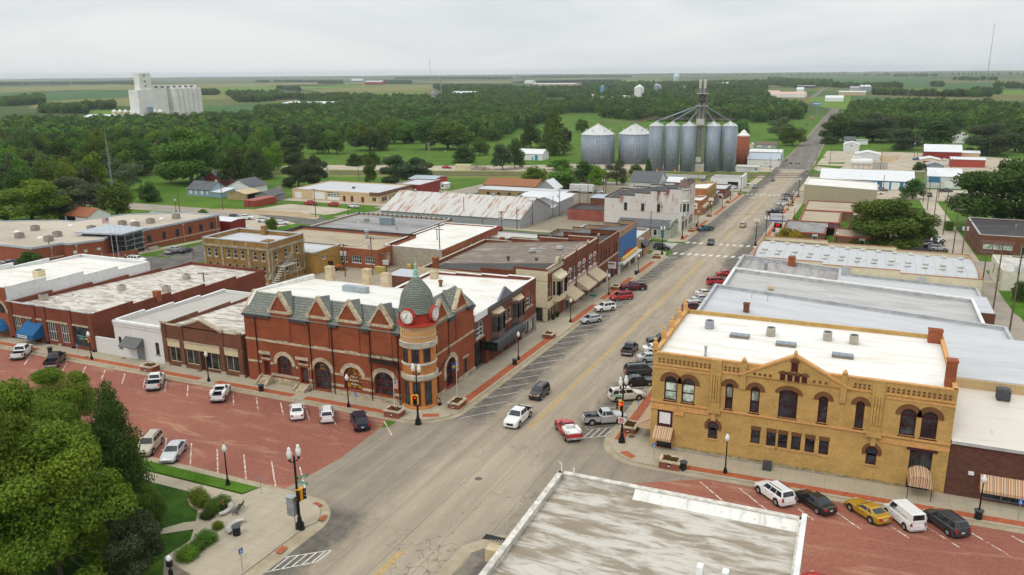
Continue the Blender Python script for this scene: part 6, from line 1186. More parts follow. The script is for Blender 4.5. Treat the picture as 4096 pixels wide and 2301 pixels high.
# grain bins
BIN=NT('bin_steel');wv=BIN.new('ShaderNodeTexBrick',offset=0);an=BIN.new('ShaderNodeTexCoord');spx=BIN.new('ShaderNodeSeparateXYZ');BIN.L(an.outputs['Object'],spx.inputs[0])
cb=BIN.new('ShaderNodeCombineXYZ');BIN.L(BIN.math('MULTIPLY',BIN.math('ARCTAN2',spx.outputs[1],spx.outputs[0]),7.0),cb.inputs[0]);BIN.L(spx.outputs[2],cb.inputs[1]);BIN.L(cb.outputs[0],wv.inputs['Vector'])
for k,v in(('Color1',(.25,.29,.345,1)),('Color2',(.29,.335,.39,1)),('Mortar',(.12,.145,.19,1))):wv.inputs[k].default_value=v
for k,v in(('Scale',1),('Mortar Size',.06),('Brick Width',1.2),('Row Height',1.15)):wv.inputs[k].default_value=v
BIN=BIN.fin(BIN.mix(BIN.math('MULTIPLY',BIN.ramp(BIN.noise((.25,.25,.06),6,.7),.5,.75),.55),wv.outputs[0],(.16,.15,.15)),.5,.15)
BINR=flat('bin_roof_steel',(.56,.56,.55),.45,.2,.12);RUSTL=flat('rusty_lattice',(.22,.18,.145),.7,var=.5,sc=1.)
def grain_bin(x,y,r,h,rh,label):
 g0=gz(x,y);t_=thing('grain_bin',label,'grain bin',(x,y,g0),group='steel grain bins by the railway')
 MB().lathe([(r,-.5),(r,h)],36).build('wall',BIN,t_,l=1,smooth=True);MB().lathe([(r*1.02,h-.05),(r*.35,h+rh*.72),(.7,h+rh),(.7,h+rh+.5),(.05,h+rh+.6)],36).build('roof',BINR,t_,l=1)
 m=MB()
 for a in range(0,360,60):
  k=.7;m.cyl((r*k*math.cos(R(a+20)),r*k*math.sin(R(a+20)),h+rh*.2),(r*k*math.cos(R(a+20)),r*k*math.sin(R(a+20)),h+rh*.55),.35,.35,6)
 m.build('roof_vent',BINR,t_,l=1);a=R(-75);m=MB();m.box(r*math.cos(a)-.4,r*math.cos(a)+.4,r*math.sin(a)-.15,r*math.sin(a)+.2,h*.3,h*.3+1.0);m.build('hatch',GREYM,t_,l=1)
 m=MB();a=R(-35);c_=Vector((math.cos(a),math.sin(a),0))*(r+.3);n_=Vector((-math.sin(a),math.cos(a),0))*.3
 for s_ in(-1,1):m.cyl(c_+n_*s_,c_+n_*s_+Vector((0,0,h)),.06,.06,4)
 for k in range(int(h/1.2)):m.cyl(c_-n_+Vector((0,0,1.2*k)),c_+n_+Vector((0,0,1.2*k)),.04,.04,4)
 m.build('ladder',GREYM,t_,l=1);return t_
grain_bin(-156.5,506,10.9,18.6,6.2,'wide steel grain bin, leftmost of the two wide ones');grain_bin(-134.2,514.5,10.5,18.9,6.2,'wide steel grain bin next to the tall narrow row')
TB=[(-110.6,473.2),(-101.7,475.4),(-92.4,477.3),(-79.2,482.0),(-70.3,485.6)]
for(x,y),lb in zip(TB,('tall narrow steel bin, next to the wide bins','tall narrow steel bin, second after the wide bins','tall narrow steel bin just left of the lattice leg','tall narrow steel bin just right of the lattice leg','tall narrow steel bin beside the red brick silo')):grain_bin(x,y,4.4,26.4,2.2,lb)
g0=gz(-86,480);LEG=thing('elevator_leg','rusty lattice elevator tower rising between the tall grain bins','grain elevator',(-86,480,g0));m=MB();cs=[(-88.6,477.6),(-83.4,477.6),(-83.4,482.6),(-88.6,482.6)]
H_=47.0
for x,y in cs:m.cyl((x,y,g0),(x,y,g0+H_),.17,.15,5)
for k in range(18):
 z0=g0+H_*k/18;z1=g0+H_*(k+1)/18
 for(a,c)in((0,1),(1,2),(2,3),(3,0)):
  A,C_=cs[a],cs[c];m.cyl((*A,z1),(*C_,z1),.09,.09,4);m.cyl((*A,z0),(*C_,z1),.07,.07,4);m.cyl((*C_,z0),(*A,z1),.07,.07,4)
m.build('lattice',RUSTL,LEG);m=MB()
for x,y in((-87.2,479.4),(-85,479.4),(-86,481)):m.box(x-.5,x+.5,y-.4,y+.4,g0,g0+H_+3)
m.build('leg_casing',flat('dull_steel',(.3,.3,.3),.6,.2,.3),LEG);m=MB();m.box(-89.2,-82.8,477,483,g0+37.5,g0+37.8);m.box(-89.2,-82.8,477,483,g0+44.5,g0+44.8);m.box(-89,-83,477.3,482.8,g0+26.5,g0+26.8);m.box(-88.4,-83.8,476.9,478.0,g0+27,g0+30.5);m.build('platform',flat('pale_steel',(.45,.45,.43),.6),LEG)
m=MB().lathe([(.4,37.8),(2.4,40.5),(2.0,43.6),(.5,44.4)],12).build('distributor',DKGREY,LEG,l=1);m=MB()
for x in(-87.4,-84.8):m.box(x-.7,x+.7,478.8,480.6,g0+H_+.6,g0+H_+4.2);m.lathe([(1.0,g0+H_+4.2),(.7,g0+H_+5.2),(.2,g0+H_+5.5)],10,(x,479.7))
m.build('head',flat('pale_steel',(.45,.45,.43),.6),LEG);m=MB();m.cyl((-86,480,g0+H_+5),(-86,480,g0+H_+11),.08,.04,4);m.cyl((-85,481,g0+H_+5),(-85,481,g0+H_+8.5),.06,.04,4);m.build('antenna',GREYM,LEG);MB().box(-89.3,-82.7,476.8,483,g0-.3,g0+4.5).build('pit_house',flat('pale_concrete',(.42,.4,.37),.9,var=.25),LEG);MB().box(-87.6,-84.6,476.5,476.8,g0+5.5,g0+8.5).build('control_box',flat('pale_steel',(.45,.45,.43),.6),LEG)
m=MB();S0=Vector((-86,480,g0+38.5))
for(x,y)in TB:
 for d_ in(-.3,.3):m.cyl(S0+Vector((d_,0,0)),(x+d_,y,gz(x,y)+29),.2,.2,6)
for x,y in((-110.6,470.5),(-101.7,472.5)):m.cyl(S0,(x,y,gz(x,y)+28.6),.2,.2,6)
m.build('spout',flat('spout_blue_grey',(.26,.31,.37),.5,.3),LEG);CW=thing('overhead_conveyor','overhead catwalk and conveyor running across the tops of the bins','conveyor',(-110,474,g0));m=MB()
def truss(a,b_,w=.5,h=1.0):
 a,b_=Vector(a),Vector(b_);u=(b_-a).normalized();s_=Vector((-u.y,u.x,0)).normalized()*w;n_=int((b_-a).length/3)+1
 for k in(-1,1):
  m.cyl(a+s_*k,b_+s_*k,.12,.12,4);m.cyl(a+s_*k+Vector((0,0,h)),b_+s_*k+Vector((0,0,h)),.08,.08,4)
  for i in range(n_+1):p=a+(b_-a)*i/n_;m.cyl(p+s_*k,p+s_*k+Vector((0,0,h)),.06,.06,4)
 m.ext([a+s_,a-s_,b_-s_,b_+s_],(0,0,.3))
truss((-110.6,473.2,g0+30.2),(-68,486.5,g0+29.6));truss((-156.5,506,g0+25.6),(-133,514,g0+25.6));truss((-133,514,g0+25.6),(-110.6,473.2,g0+30.6),.5,1.2);m.cyl((-74.8,483.5,g0),(-74.8,483.5,g0+31),.3,.3,6);m.cyl((-145,503,g0),(-145,503,g0+26),.15,.15,4);m.cyl((-143.6,503,g0),(-143.6,503,g0+26),.15,.15,4);m.build('catwalk',RUSTL,CW)
t_=thing('brick_silo','round red brick silo with a torn white cap beside the steel bins','silo',(-67.4,525,gz(-67.4,525)));MB().lathe([(3.9,-.5),(3.9,18.2)],28).build('wall',brickm('silo_brick',(.27,.09,.05),.15,1.15,.2),t_,l=1,smooth=True);MB().lathe([(4.0,18.0),(3.8,18.9),(2.4,19.6),(1.2,21.3),(.1,22.0)],9).build('cap',WHITE,t_,l=1)
for x,y,lb in((-108,467,'yellow post before the leftmost tall bin'),(-98,469,'yellow post between the second and third tall bins'),(-84,474,'yellow post before the lattice elevator tower')):m=MB().box(x-.45,x+.45,y-.1,y+.1,gz(x,y),gz(x,y)+1.5);tag(m.build('yellow_marker',YELLOWS,None,(x,y,gz(x,y))),lb,'marker','yellow markers by the bins')
# far landmarks
EC=flat('elevator_concrete',(.70,.685,.65),.9,var=.1,sc=.06)
EV=thing('concrete_elevator','huge white concrete grain elevator with a tall headhouse far left','grain elevator',(-918,868,-20.9));m=MB()
g0=-21.2
for i in range(5):
 for j in range(3):m.cyl((-921.5+3*j,833+10.5*i,g0),(-921.5+3*j,833+10.5*i,g0+42),5.3,5.3,20)
m.box(-926,-909,828,880,g0,g0+42);m.build('silo_block',EC,EV,smooth=False);m=MB()
for i in range(6):
 for j in range(3):m.cyl((-922+8*j,890+9*i,g0),(-922+8*j,890+9*i,g0+43),4.6,4.6,20)
m.box(-924,-908,888,938,g0,g0+43);m.build('silo_block',EC,EV);MB().box(-921,-911,835,855,g0+42,g0+64).build('headhouse',EC,EV);m=MB().box(-919,-911,856,938,g0+43,g0+47);m.build('gallery',EC,EV);m=MB()
for k in range(7):m.box(-909.9-1.2,-909.8-1.0,860+11*k,865+11*k,g0+44,g0+46.3)
for z in(46,52,60):m.box(-910.9,-910.8,843,845.5,g0+z,g0+z+2)
m.build('window',DKGREY,EV);m=MB()
for k in range(4):m.tube([(-904,905+9*k,g0+8.5),(-900,904+9*k,g0+8),(-899,904+9*k,g0+6)],.4,5)
m.build('spout',RUSTL,EV);MB().cyl((-904,842,g0),(-904,842,g0+19),3.2,3.2,16).build('steel_bin',flat('blue_steel',(.2,.26,.33),.5,.2),EV);m=MB()
for x,y in((-918,838),(-912,853),(-914,849)):m.cyl((x,y,g0+64),(x,y,g0+68),.15,.1,4)
m.build('antenna',GREYM,EV)
shed('long_white_plant','long low white plant building at far left before the fields','building',-985,-870,800,822,7.0,3.0,'x',WRIBW,WRIB,(('S','opening',DKGREY,[(-975,-955,.5,5)]),))
for k in range(9):x=-962+8.6*k;t_=thing('feed_bin','small cream feed bin standing in a row behind the long white plant','feed bin',(x,832+2*k,-21.4),group='row of small cream feed bins');MB().lathe([(3.4,0),(3.4,13)],14).build('wall',CREAMW,t_,l=1);MB().lathe([(3.5,13),(.2,16)],14).build('roof',WHITE,t_,l=1)
shed('grey_warehouse','long pale grey warehouse behind the concrete elevator','warehouse',-960,-860,1190,1240,11,2.5,'x',flat('pale_grey_wall',(.45,.45,.42),.8),WRIB,(('S','window',DKGREY,[(-900,-897,5,8),(-930,-927,5,8)]),));shed('white_trailer_row','white semi trailers parked beside the grey warehouse','trailer',-800,-765,1230,1234,5,.1,'x',WHITE,WHITE,over=.05)
t_=thing('water_tower','pale blue white standpipe water tower with a blue name band','water tower',(-748,3530,-21.5));MB().lathe([(12.2,0),(12.2,43),(8,47),(.2,49)],32).build('tank',flat('pale_aqua',(.50,.62,.64),.5,var=.04),t_,l=1,smooth=True);words('HIAWATHA',4.6,flat('name_blue',(.03,.15,.5),.6),t_,(-748+3.6,3530-12.0,10.5),(math.cos(R(12)),math.sin(R(12)),0))
def far(name,label,cat,c,x0,y0,x1,y1,hpx,wall,roof,depth=25,rise=2.0,group=None):
 a=G(c,x0,y0);b_=G(c,x1,y1);y=(a.y+b_.y)/2;h=hpx/2.5117/pxm(a)
 return shed(name,label,cat,min(a.x,b_.x),max(a.x,b_.x),y,y+depth,h,rise,'x',wall,roof,group=group,over=.2)
GW=flat('grey_far_wall',(.42,.42,.4),.8);PK=flat('pink_far_roof',(.55,.4,.32),.8)
far('white_machine_shed','white metal shed on the grass right of the far highway','shed',14,575,515,752,522,32,WHITE,WRIB,30,4);far('tan_farm_shed','long tan low shed below the three far bins','shed',14,708,458,982,458,30,TANB,WRIB,20,2);far('mauve_roof_barn','barn with a mauve roof beside the three far bins','barn',14,820,415,925,415,26,GW,flat('mauve_roof',(.35,.3,.35),.7),30,5)
for k,x in enumerate((940,978,1008)):a=G(14,x,415);t_=thing('far_bin','small steel bin, one of three beside the mauve roofed barn','grain bin',a,group='three far steel bins');MB().lathe([(7,0),(7,13)],16).build('wall',GREYM,t_,l=1);MB().lathe([(7.2,13),(.3,18)],16).build('roof',WHITE,t_,l=1)
far('pink_roof_centre','long low building with a pinkish roof left of the far highway','building',14,-60,478,372,478,28,WHITE,PK,70,5);far('white_far_shed','white gabled shed behind the pinkish roofed building','shed',14,285,420,357,420,22,WHITE,WRIB,25,5);far('far_grandstand','long pale roofed open stand near the horizon left of the highway','stand',14,290,385,472,385,20,DKGREY,WRIB,20,1)
far('tan_factory','tan walled factory with a white roof in the woods','factory',13,740,528,1022,522,42,TANW,WRIB,60,1);far('grey_factory','wide grey roofed factory beside the tan one','factory',13,550,490,925,480,22,TANW,GW,60,3);far('pale_factory_shed','pale shed with a white roof right of the tan factory','factory',13,1020,505,1150,500,36,WHITE,WRIB,40,1);a=G(13,908,475);t_=MB().lathe([(5,0),(5,24),(3,28),(.2,29)],14).build('dust_tower',flat('dust_blue',(.12,.3,.45),.5),None,a,l=1);tag(t_,'blue round dust tower standing over the grey factory','tower')
for k,(x,y)in enumerate(((1255,470),(1278,472),(1296,470),(1450,450),(1475,447))):a=G(13,x,y);t_=MB().lathe([(7,0),(7,21+3*(k%2)),(.3,27+3*(k%2))],14).build('feed_silo',WHITE if k<3 else GREYM,None,a,l=1);tag(t_,['white feed mill silo in the woods, left of its cluster of three','white feed mill silo in the woods, tallest middle one of three','white feed mill silo in the woods, right of its cluster of three','grey feed silo in the woods, left of a pair','grey feed silo in the woods, right of a pair'][k],'silo')
far('white_school','long white roofed school building near the horizon','school',13,90,372,720,360,24,PK,WRIB,90,2);far('white_hall','white hall with a dark doorway left of the long school','hall',13,105,340,220,338,22,WHITE,WRIB,60,4);far('far_white_store','wide white roofed store right of the elevator tower near the horizon','store',13,2010,372,2200,365,26,WHITE,WRIB,90,5);far('pink_store','pale pink walled store before the car park right of the tower','store',13,2490,450,2690,445,26,PK,PK,60,2);far('white_office','white low office behind the water tower trees','office',13,1715,392,1850,390,22,WHITE,PK,40,2)
far('red_far_barn','large dark red barn with a grey roof by the far road','barn',12,1100,352,1258,352,26,flat('barn_far_red',(.24,.03,.03),.7),GW,40,8);far('white_far_barn','white farm building left of the large dark red barn','barn',12,970,312,1055,312,14,WHITE,WRIB,30,4);far('long_white_storage','long pale storage shed below the twin grain legs','storage',12,1800,492,2340,470,46,WRIBW,WRIB,30,4)
for k,(x,y,h)in enumerate(((1780,495,80),(1835,492,38),(1857,490,38))):a=G(12,x,y);hh=h/2.5117/pxm(a);t_=MB().lathe([(hh*.22 if k==0 else hh*.3,0),(hh*.22 if k==0 else hh*.3,hh*.8),(.3,hh)],16).build('steel_bin',GREYM,None,a,l=1);tag(t_,['tall steel bin at the left end of the long pale storage shed','short steel bin below the taller grain leg, left of a pair','short steel bin below the taller grain leg, right of a pair'][k],'grain bin')
for k,(x,y,h)in enumerate(((1777,495,150),(1862,490,175))):a=G(12,x,y);hh=h/2.5117/pxm(a);m=MB().box(-.9,.9,-.9,.9,0,hh);m.box(-2,2,-1,1,hh-2.5,hh);t_=m.build('grain_elevator',GREYM,None,a,l=1);tag(t_,['shorter grain leg over the tall steel bin in the woods','taller grain leg over the long pale storage shed'][k],'grain leg')
for k,(c,x,y,h,lb)in enumerate(((12,1751,275,165,'thin far communications mast on the horizon left of centre'),(14,2188,380,520,'tall thin radio mast rising over the fields at far right'))):a=G(c,x,y);hh=h/2.5117/pxm(a);m=MB().cyl((0,0,0),(0,0,hh),hh*.006 if k else hh*.016,hh*.003 if k else hh*.012,5);tag((m.lathe([(.1,hh*.93),(3.5,hh*.95),(3.5,hh),(.1,hh)],8)if k==0 else m).build('radio_mast',GREYM,None,a,l=1),lb,'mast')
# vehicles (local axes: +Y forward, origin on the ground under the middle)
PAINTS={}
def paint(nm,c,metal=0.):
 if nm not in PAINTS:
  t=NT(nm+'_car_paint');n=t.noise((1.5,1.5,1.5),3,obj=True)
  t.b.inputs['Coat Weight'].default_value=.6;t.b.inputs['Coat Roughness'].default_value=.08
  PAINTS[nm]=t.fin(t.mix(t.ramp(n,.3,.7),dk(c,.93),dk(c,1.05)),.38,metal,.4)
 return PAINTS[nm]
PC=dict(white=(.74,.74,.73),pearl=(.66,.61,.52),silver=(.50,.51,.52),grey=(.22,.225,.235),charcoal=(.05,.052,.058),black=(.012,.012,.014),navy=(.012,.018,.05),red=(.42,.015,.02),maroon=(.11,.012,.022),gold=(.50,.29,.02),teal=(.02,.10,.12),blue=(.03,.10,.30),tan=(.42,.37,.28),orange=(.45,.13,.03))
TAIL=plain('tail_lamp',(.38,.01,.01),.2);HEAD=plain('head_lamp',(.7,.7,.68),.1,0,.6);CHROME=plain('wheel_alloy',(.45,.45,.46),.3,.6);PLATE=plain('number_plate',(.6,.62,.68),.5);TRIM=plain('black_trim',(.018,.018,.02),.5)
KINDS=dict(sedan=(4.85,1.84,1.46,.92,.98,1.06,1.05,.25,-1.05,-1.75,2.8,.33),coupe=(4.78,1.88,1.40,.92,.98,1.05,.75,.0,-1.05,-1.85,2.72,.35),hatch=(4.36,1.82,1.48,.95,1.0,1.1,1.15,.35,-1.55,-2.05,2.65,.33),suv=(4.75,1.92,1.75,1.08,1.14,1.14,1.1,.5,-2.0,-2.3,2.85,.38),minivan=(5.1,1.98,1.75,1.02,1.1,1.12,1.5,.75,-2.2,-2.48,3.03,.35),jeep=(4.23,1.8,1.70,1.10,1.14,1.14,.95,.55,-1.9,-2.08,2.57,.37),boxjeep=(4.1,1.85,1.84,1.12,1.2,1.2,.6,.4,-1.85,-1.95,2.6,.4),van=(4.59,1.8,2.0,1.1,1.15,1.15,1.45,.9,-2.2,-2.28,2.91,.34),crew=(5.85,2.0,1.88,1.18,1.24,1.24,1.4,.8,-.75,-1.0,3.65,.41),ext=(5.8,2.0,1.85,1.16,1.22,1.22,1.35,.75,-.35,-.6,3.64,.41),regcab=(5.4,1.98,1.8,1.12,1.18,1.18,1.0,.4,-.35,-.55,3.4,.40))
def loft(secs,n=1):
 m=MB();k=len(secs[0])
 vs=[v for s_ in secs for v in s_];fs=[]
 for j in range(len(secs)-1):
  for i in range(k):fs.append((j*k+i,j*k+(i+1)%k,(j+1)*k+(i+1)%k,(j+1)*k+i))
 fs+=[list(range(k))[::-1],[(len(secs)-1)*k+i for i in range(k)]]
 return m.add(vs,fs)
VPROTO={}
def vehicle_proto(kind):
 L,W,H,hz,bz,tz,wf,rf,rr,rb,wb,wr=KINDS[kind];truck=kind in('crew','ext','regcab');w=W/2;body0=paint('white',PC['white'])
 root=thing('parked_car','car','car',(0,0,0));B=lambda m,n,mt,par=root,**k:m.build(n,mt,par,l=1,**k)
 def sec(y,zt,ws,zb=.24):
  a=w*ws;return[(-a*.9,y,zb),(-a*.99,y,zb+.12),(-a,y,zb+(zt-zb)*.5),(-a*.975,y,zt-.12),(-a*.90,y,zt-.02),(0,y,zt+.02),(a*.90,y,zt-.02),(a*.975,y,zt-.12),(a,y,zb+(zt-zb)*.5),(a*.99,y,zb+.12),(a*.9,y,zb)]
 f=L/2
 if truck:st=[sec(rb-.02,bz,1.0),sec(wf,bz,1.0),sec(wf+.25,hz+.03,.99),sec(f-.45,hz-.02,.96),sec(f-.12,hz-.14,.92),sec(f-.02,hz-.3,.88,.3),sec(f,.75,.85,.4)]
 else:st=[sec(-f,.72,.84,.4),sec(-f+.06,tz-.12,.89,.3),sec(-f+.25,tz-.01,.94),sec(rb,tz,.98),sec(rb+.6,bz,1.0),sec(wf-.3,bz,1.0),sec(wf+.2,hz+.04,.99),sec(f-.55,hz-.06,.95),sec(f-.18,hz-.18,.89),sec(f-.03,hz-.32,.82,.3),sec(f,.58,.76,.38)]
 body=B(loft(st),'body',body0)
 cw_,rw=w*.91,w*(.70 if kind not in('van','boxjeep')else.82);bb=bz-.03
 cab=[[(-cw_,rb,(tz if not truck else bz)-.04),(cw_,rb,(tz if not truck else bz)-.04),(cw_,wf,bb),(-cw_,wf,bb)],[(-rw,rr,H-.05),(rw,rr,H-.05),(rw,rf,H-.05),(-rw,rf,H-.05)],[(-rw*.86,rr+.12,H),(rw*.86,rr+.12,H),(rw*.86,rf-.12,H),(-rw*.86,rf-.12,H)]]
 B(loft(cab),'cabin',body0)
 def panel(p,q_,r,s_,ins,name,off=.012):
  p,q_,r,s_=map(Vector,(p,q_,r,s_));n=(q_-p).cross(s_-p).normalized();c=(p+q_+r+s_)/4
  if n.dot(c-Vector((0,(wf+rb)/2,1.0)))<0:n=-n
  g=lambda a,b_:p*(1-a)*(1-b_)+q_*a*(1-b_)+r*a*b_+s_*(1-a)*b_
  m=MB()
  for a0,a1,b0,b1 in ins:m.ext([g(a0,b0)+n*off,g(a1,b0)+n*off,g(a1,b1)+n*off,g(a0,b1)+n*off],-n*.03)
  return B(m,name,CARGLASS)
 c0,c1=cab[0],cab[1]
 panel(c0[3],c0[2],c1[2],c1[3],[(.05,.95,.10,.96)],'windscreen');panel(c0[0],c0[1],c1[1],c1[0],[(.08,.92,.18,.92)]if kind!='van' else[(.12,.88,.3,.9)],'rear_window')
 sp={'van':[(.70,.95)],'crew':[(.06,.46),(.50,.93)],'ext':[(.06,.30),(.36,.92)],'regcab':[(.2,.9)],'coupe':[(.16,.36),(.42,.90)],'sedan':[(.10,.30),(.33,.58),(.62,.92)]}.get(kind,[(.05,.30),(.33,.60),(.63,.93)])
 for s_ in(0,1):panel(c0[s_],c0[3-s_],c1[3-s_],c1[s_],[(a,b_,.14,.88)for a,b_ in sp],'side_window')
 if truck:
  x,zf=w*.97,.72;m=MB()
  for s_ in(-1,1):m.box(*sorted((s_*x,s_*(x-.12))),-f+.12,rb-.02,.5,bz-.06)
  m.box(-x,x,-f+.08,-f+.2,.5,bz-.06);m.box(-x,x,rb-.16,rb-.02,.5,bz-.06);bed=B(m,'bed',body0);m=MB().box(-x+.11,x-.11,-f+.18,rb-.1,zf,zf+.04)
  for s_ in(-1,1):m.box(*sorted((s_*(x+.005),s_*(x-.125))),-f+.1,rb-.05,bz-.07,bz-.04)
  m.box(-x+.11,x-.11,-f+.19,-f+.215,zf,bz-.08);m.box(-x+.11,x-.11,rb-.19,rb-.17,zf,bz-.08)
  B(m,'bed_liner',TRIM,bed);B(MB().box(-x,x,-f-.08,-f+.1,.48,.68),'bumper',CHROME)
 m=MB().box(-w*.9,w*.9,-f+.15,f-.15,.2,.45);
 for s_ in(-1,1):
  for yy in(wb/2,-wb/2):m.cyl((s_*(w-.25),yy,wr+.03),(s_*(w+.008),yy,wr+.03),wr+.09,wr+.09,16)
 B(m,'underbody',TRIM)
 for s_ in(-1,1):
  for yy in(wb/2,-wb/2):
   wh=B(MB().cyl((s_*(w-.22),yy,wr),(s_*(w+.018),yy,wr),wr,wr,16),'wheel',RUBBER);m=MB().cyl((s_*(w-.1),yy,wr),(s_*(w+.025),yy,wr),wr*.62,wr*.58,10);B(m,'rim',CHROME,wh)
 for s_ in(-1,1):
  B(MB().ext([(s_*w*.52,f-.06,hz-.36),(s_*w*.84,f-.22,hz-.36),(s_*w*.86,f-.24,hz-.18),(s_*w*.52,f-.1,hz-.2)],(0,.05,0)),'headlight',HEAD)
  if truck:B(MB().box(*sorted((s_*w*.80,s_*w*.985)),-f+.04,-f+.1,.78,bz-.12),'taillight',TAIL)
  else:B(MB().ext([(s_*w*.5,-f+.0,tz-.33),(s_*w*.86,-f+.06,tz-.33),(s_*w*.87,-f+.12,tz-.13),(s_*w*.55,-f+.02,tz-.13)]if kind not in('suv','minivan','van','jeep','boxjeep')else[(s_*w*.7,-f-.01,tz-.38),(s_*w*.89,-f+.06,tz-.38),(s_*w*.91,-f+.14,tz+.02),(s_*w*.74,-f+.1,tz+.02)],(0,-.05,0)),'taillight',TAIL)
  B(MB().box(*sorted((s_*(w*.93),s_*(w*1.09))),wf-.42,wf-.26,bz+.02,bz+.17),'mirror',body0 if kind!='van' else TRIM)
  m=MB()
  for yy in((wf-.9,wf-1.9)if kind not in('coupe','regcab')else(wf-1.0,)):m.box(*sorted((s_*w*.985,s_*(w*1.005))),yy-.1,yy+.1,bz-.22,bz-.18)
  B(m,'door_handle',TRIM)
 B(MB().box(-w*.45,w*.45,f-.05,f+.015,.5,hz-.38),'grille',TRIM);B(MB().box(-.17,.17,(-f-.085)if truck else(-f-.015),(-f-.06)if truck else(-f+.02),.52 if truck else.62,.66 if truck else.76),'number_plate',PLATE)
 if kind in('suv','minivan','jeep'):
  m=MB()
  for s_ in(-1,1):m.box(*sorted((s_*rw*.8,s_*rw*.88)),rr+.25,rf-.3,H,H+.06)
  B(m,'roof_rail',TRIM)
 return root
GROUPS={}
def car(kind,col,c,x,y,head,label,sc=(1,1,1),dz=.7,cat=None,pos=None):
 root=vehicle_proto(kind)if kind not in VPROTO else copy_tree(VPROTO[kind]);VPROTO.setdefault(kind,root)
 p=Vector((*pos,gz(*pos)))if pos else G(c,x,y,dz)
 if isinstance(head,tuple):a,b_=G(*head[:3]),G(head[0],*head[3:]);d=b_-a;head=math.degrees(math.atan2(d.x,d.y))
 h=R(head);yy=Vector((math.sin(h),math.cos(h)));lift=.02
 root.location=(p.x,p.y,p.z+lift);n=Vector((-(gx(p.x+1)-gx(p.x-1))/2,-(gy(p.y+1)-gy(p.y-1))/2,1)).normalized()
 fwd=Vector((yy.x,yy.y,0));fwd=(fwd-n*fwd.dot(n)).normalized();r_=fwd.cross(n)
 root.rotation_euler=Matrix(((r_.x,fwd.x,n.x),(r_.y,fwd.y,n.y),(r_.z,fwd.z,n.z))).to_euler();root.scale=sc
 nm={'sedan':'car','coupe':'car','hatch':'car','suv':'suv','jeep':'suv','boxjeep':'suv','minivan':'minivan','van':'van','crew':'pickup_truck','ext':'pickup_truck','regcab':'pickup_truck'}[kind]
 root.name=nm;root['label']=label;root['category']=cat or nm.replace('_',' ').replace('suv','car')
 root['group']='cars and trucks in the streets and lots';mt=paint(col,PC[col],.35 if col in('silver','grey','charcoal','gold','teal','navy','maroon')else 0)
 def setm(o):
  for ch in KIDS.get(o.as_pointer(),[]):
   if ch.name.split('.')[0]in('body','cabin','bed','mirror'):
    s_=ch.material_slots[0];s_.link='OBJECT';s_.material=mt
   setm(ch)
 setm(root)
 return root
LH,RH=222,58
car('crew','white',31,215,520,-38,'white pickup parked at far left behind the park tree');car('crew','black',31,552,600,-38,'black pickup with a bicycle rack parked left on the brick street')
car('ext','white',31,1558,815,-38,'white pickup with an empty black bed on the brick street');wt=car('regcab','white',31,2215,930,-32,'white work pickup with two long white side toolboxes')
m=MB()
for s_ in(-1,1):m.box(*sorted((s_*.62,s_*.98)),-2.4,-.7,1.12,1.5)
m.build('toolbox',WHITE,wt,l=1)
car('sedan','white',32,410,1105,-38,'white saloon parked before the city hall, leftmost of three',(1,1.03,1));car('suv','white',32,712,1138,-36,'white crossover between the white saloon and the navy minivan',(.96,.94,.95));car('minivan','navy',32,1040,1208,-42,'navy blue minivan parked nearest the corner signal')
car('suv','tan',41,1500,130,152,'pale beige sport utility half hidden by the dark conifer',(1,1.05,1));car('sedan','silver',41,1740,195,152,'silver saloon facing us beside the lawn kerb',(1.02,1.03,1))
car('crew','white',33,62,1172,(33,130,1180,22,1285),'white pickup driving toward us in the intersection');jp=car('jeep','black',33,275,925,(33,365,955,297,1015),'black compact sport utility driving toward us with a coloured grille')
for k,c_ in enumerate(((.5,.02,.02),(.6,.3,.02),(.05,.3,.05),(.3,.02,.3),(.6,.5,.02))):MB().box(-.4+.16*k,-.28+.16*k,2.1,2.135,.72,.9).build('grille_bar',plain('bar_%s'%'abcde'[k],c_,.4),jp,l=1)
car('crew','charcoal',33,1185,488,(33,1215,545,1262,490),'dark grey pickup driving away up the street',(.95,.92,.95));rp=car('regcab','red',33,558,1300,(33,520,1405,432,1290),'bright red pickup turning in the intersection with white boxes in its bed',(1,1.05,1))
MB().box(-.85,.85,-2.5,-1.1,1.1,1.25).box(-.6,.5,-.95,-.6,.75,1.6).box(.62,.8,-1.0,-.8,.75,1.1).build('cargo',WHITE,rp,l=1)
car('ext','silver',33,925,1180,(33,820,1262,1085,1245),'silver extended cab pickup beside the hatched bay');car('suv','pearl',33,1148,950,(33,1082,1030,1288,1013),'cream white sport utility parked next to the silver pickup',(1.03,1.07,1));car('sedan','black',33,1270,808,RH,'black saloon parked beside the cream sport utility')
car('minivan','charcoal',33,1295,705,RH,'dark brown grey minivan next to the black saloon');car('sedan','silver',33,1395,575,RH,'silver saloon partly hidden by the yellow building corner',(.98,.95,1));car('sedan','white',33,1455,485,RH,'white car almost wholly hidden behind the yellow building');car('regcab','black',33,1510,400,RH+180,'white and black pickup poking out behind the brick finials')
car('suv','maroon',23,1830,1335,RH,'dark red crossover behind the silver roof parapet');car('suv','white',23,1860,1300,RH,'white crossover behind the silver roof, beside the dark red one',(1,1,.9));car('sedan','silver',23,1920,1240,RH,'silver white saloon third along behind the parapet');car('sedan','pearl',23,1950,1185,RH,'pale beige saloon fourth along behind the parapet')
car('minivan','red',23,2068,1072,RH,'red minivan parked on the right of the street');car('sedan','red',23,2150,985,RH,'red saloon parked ahead of the red minivan',(.95,.95,.95))
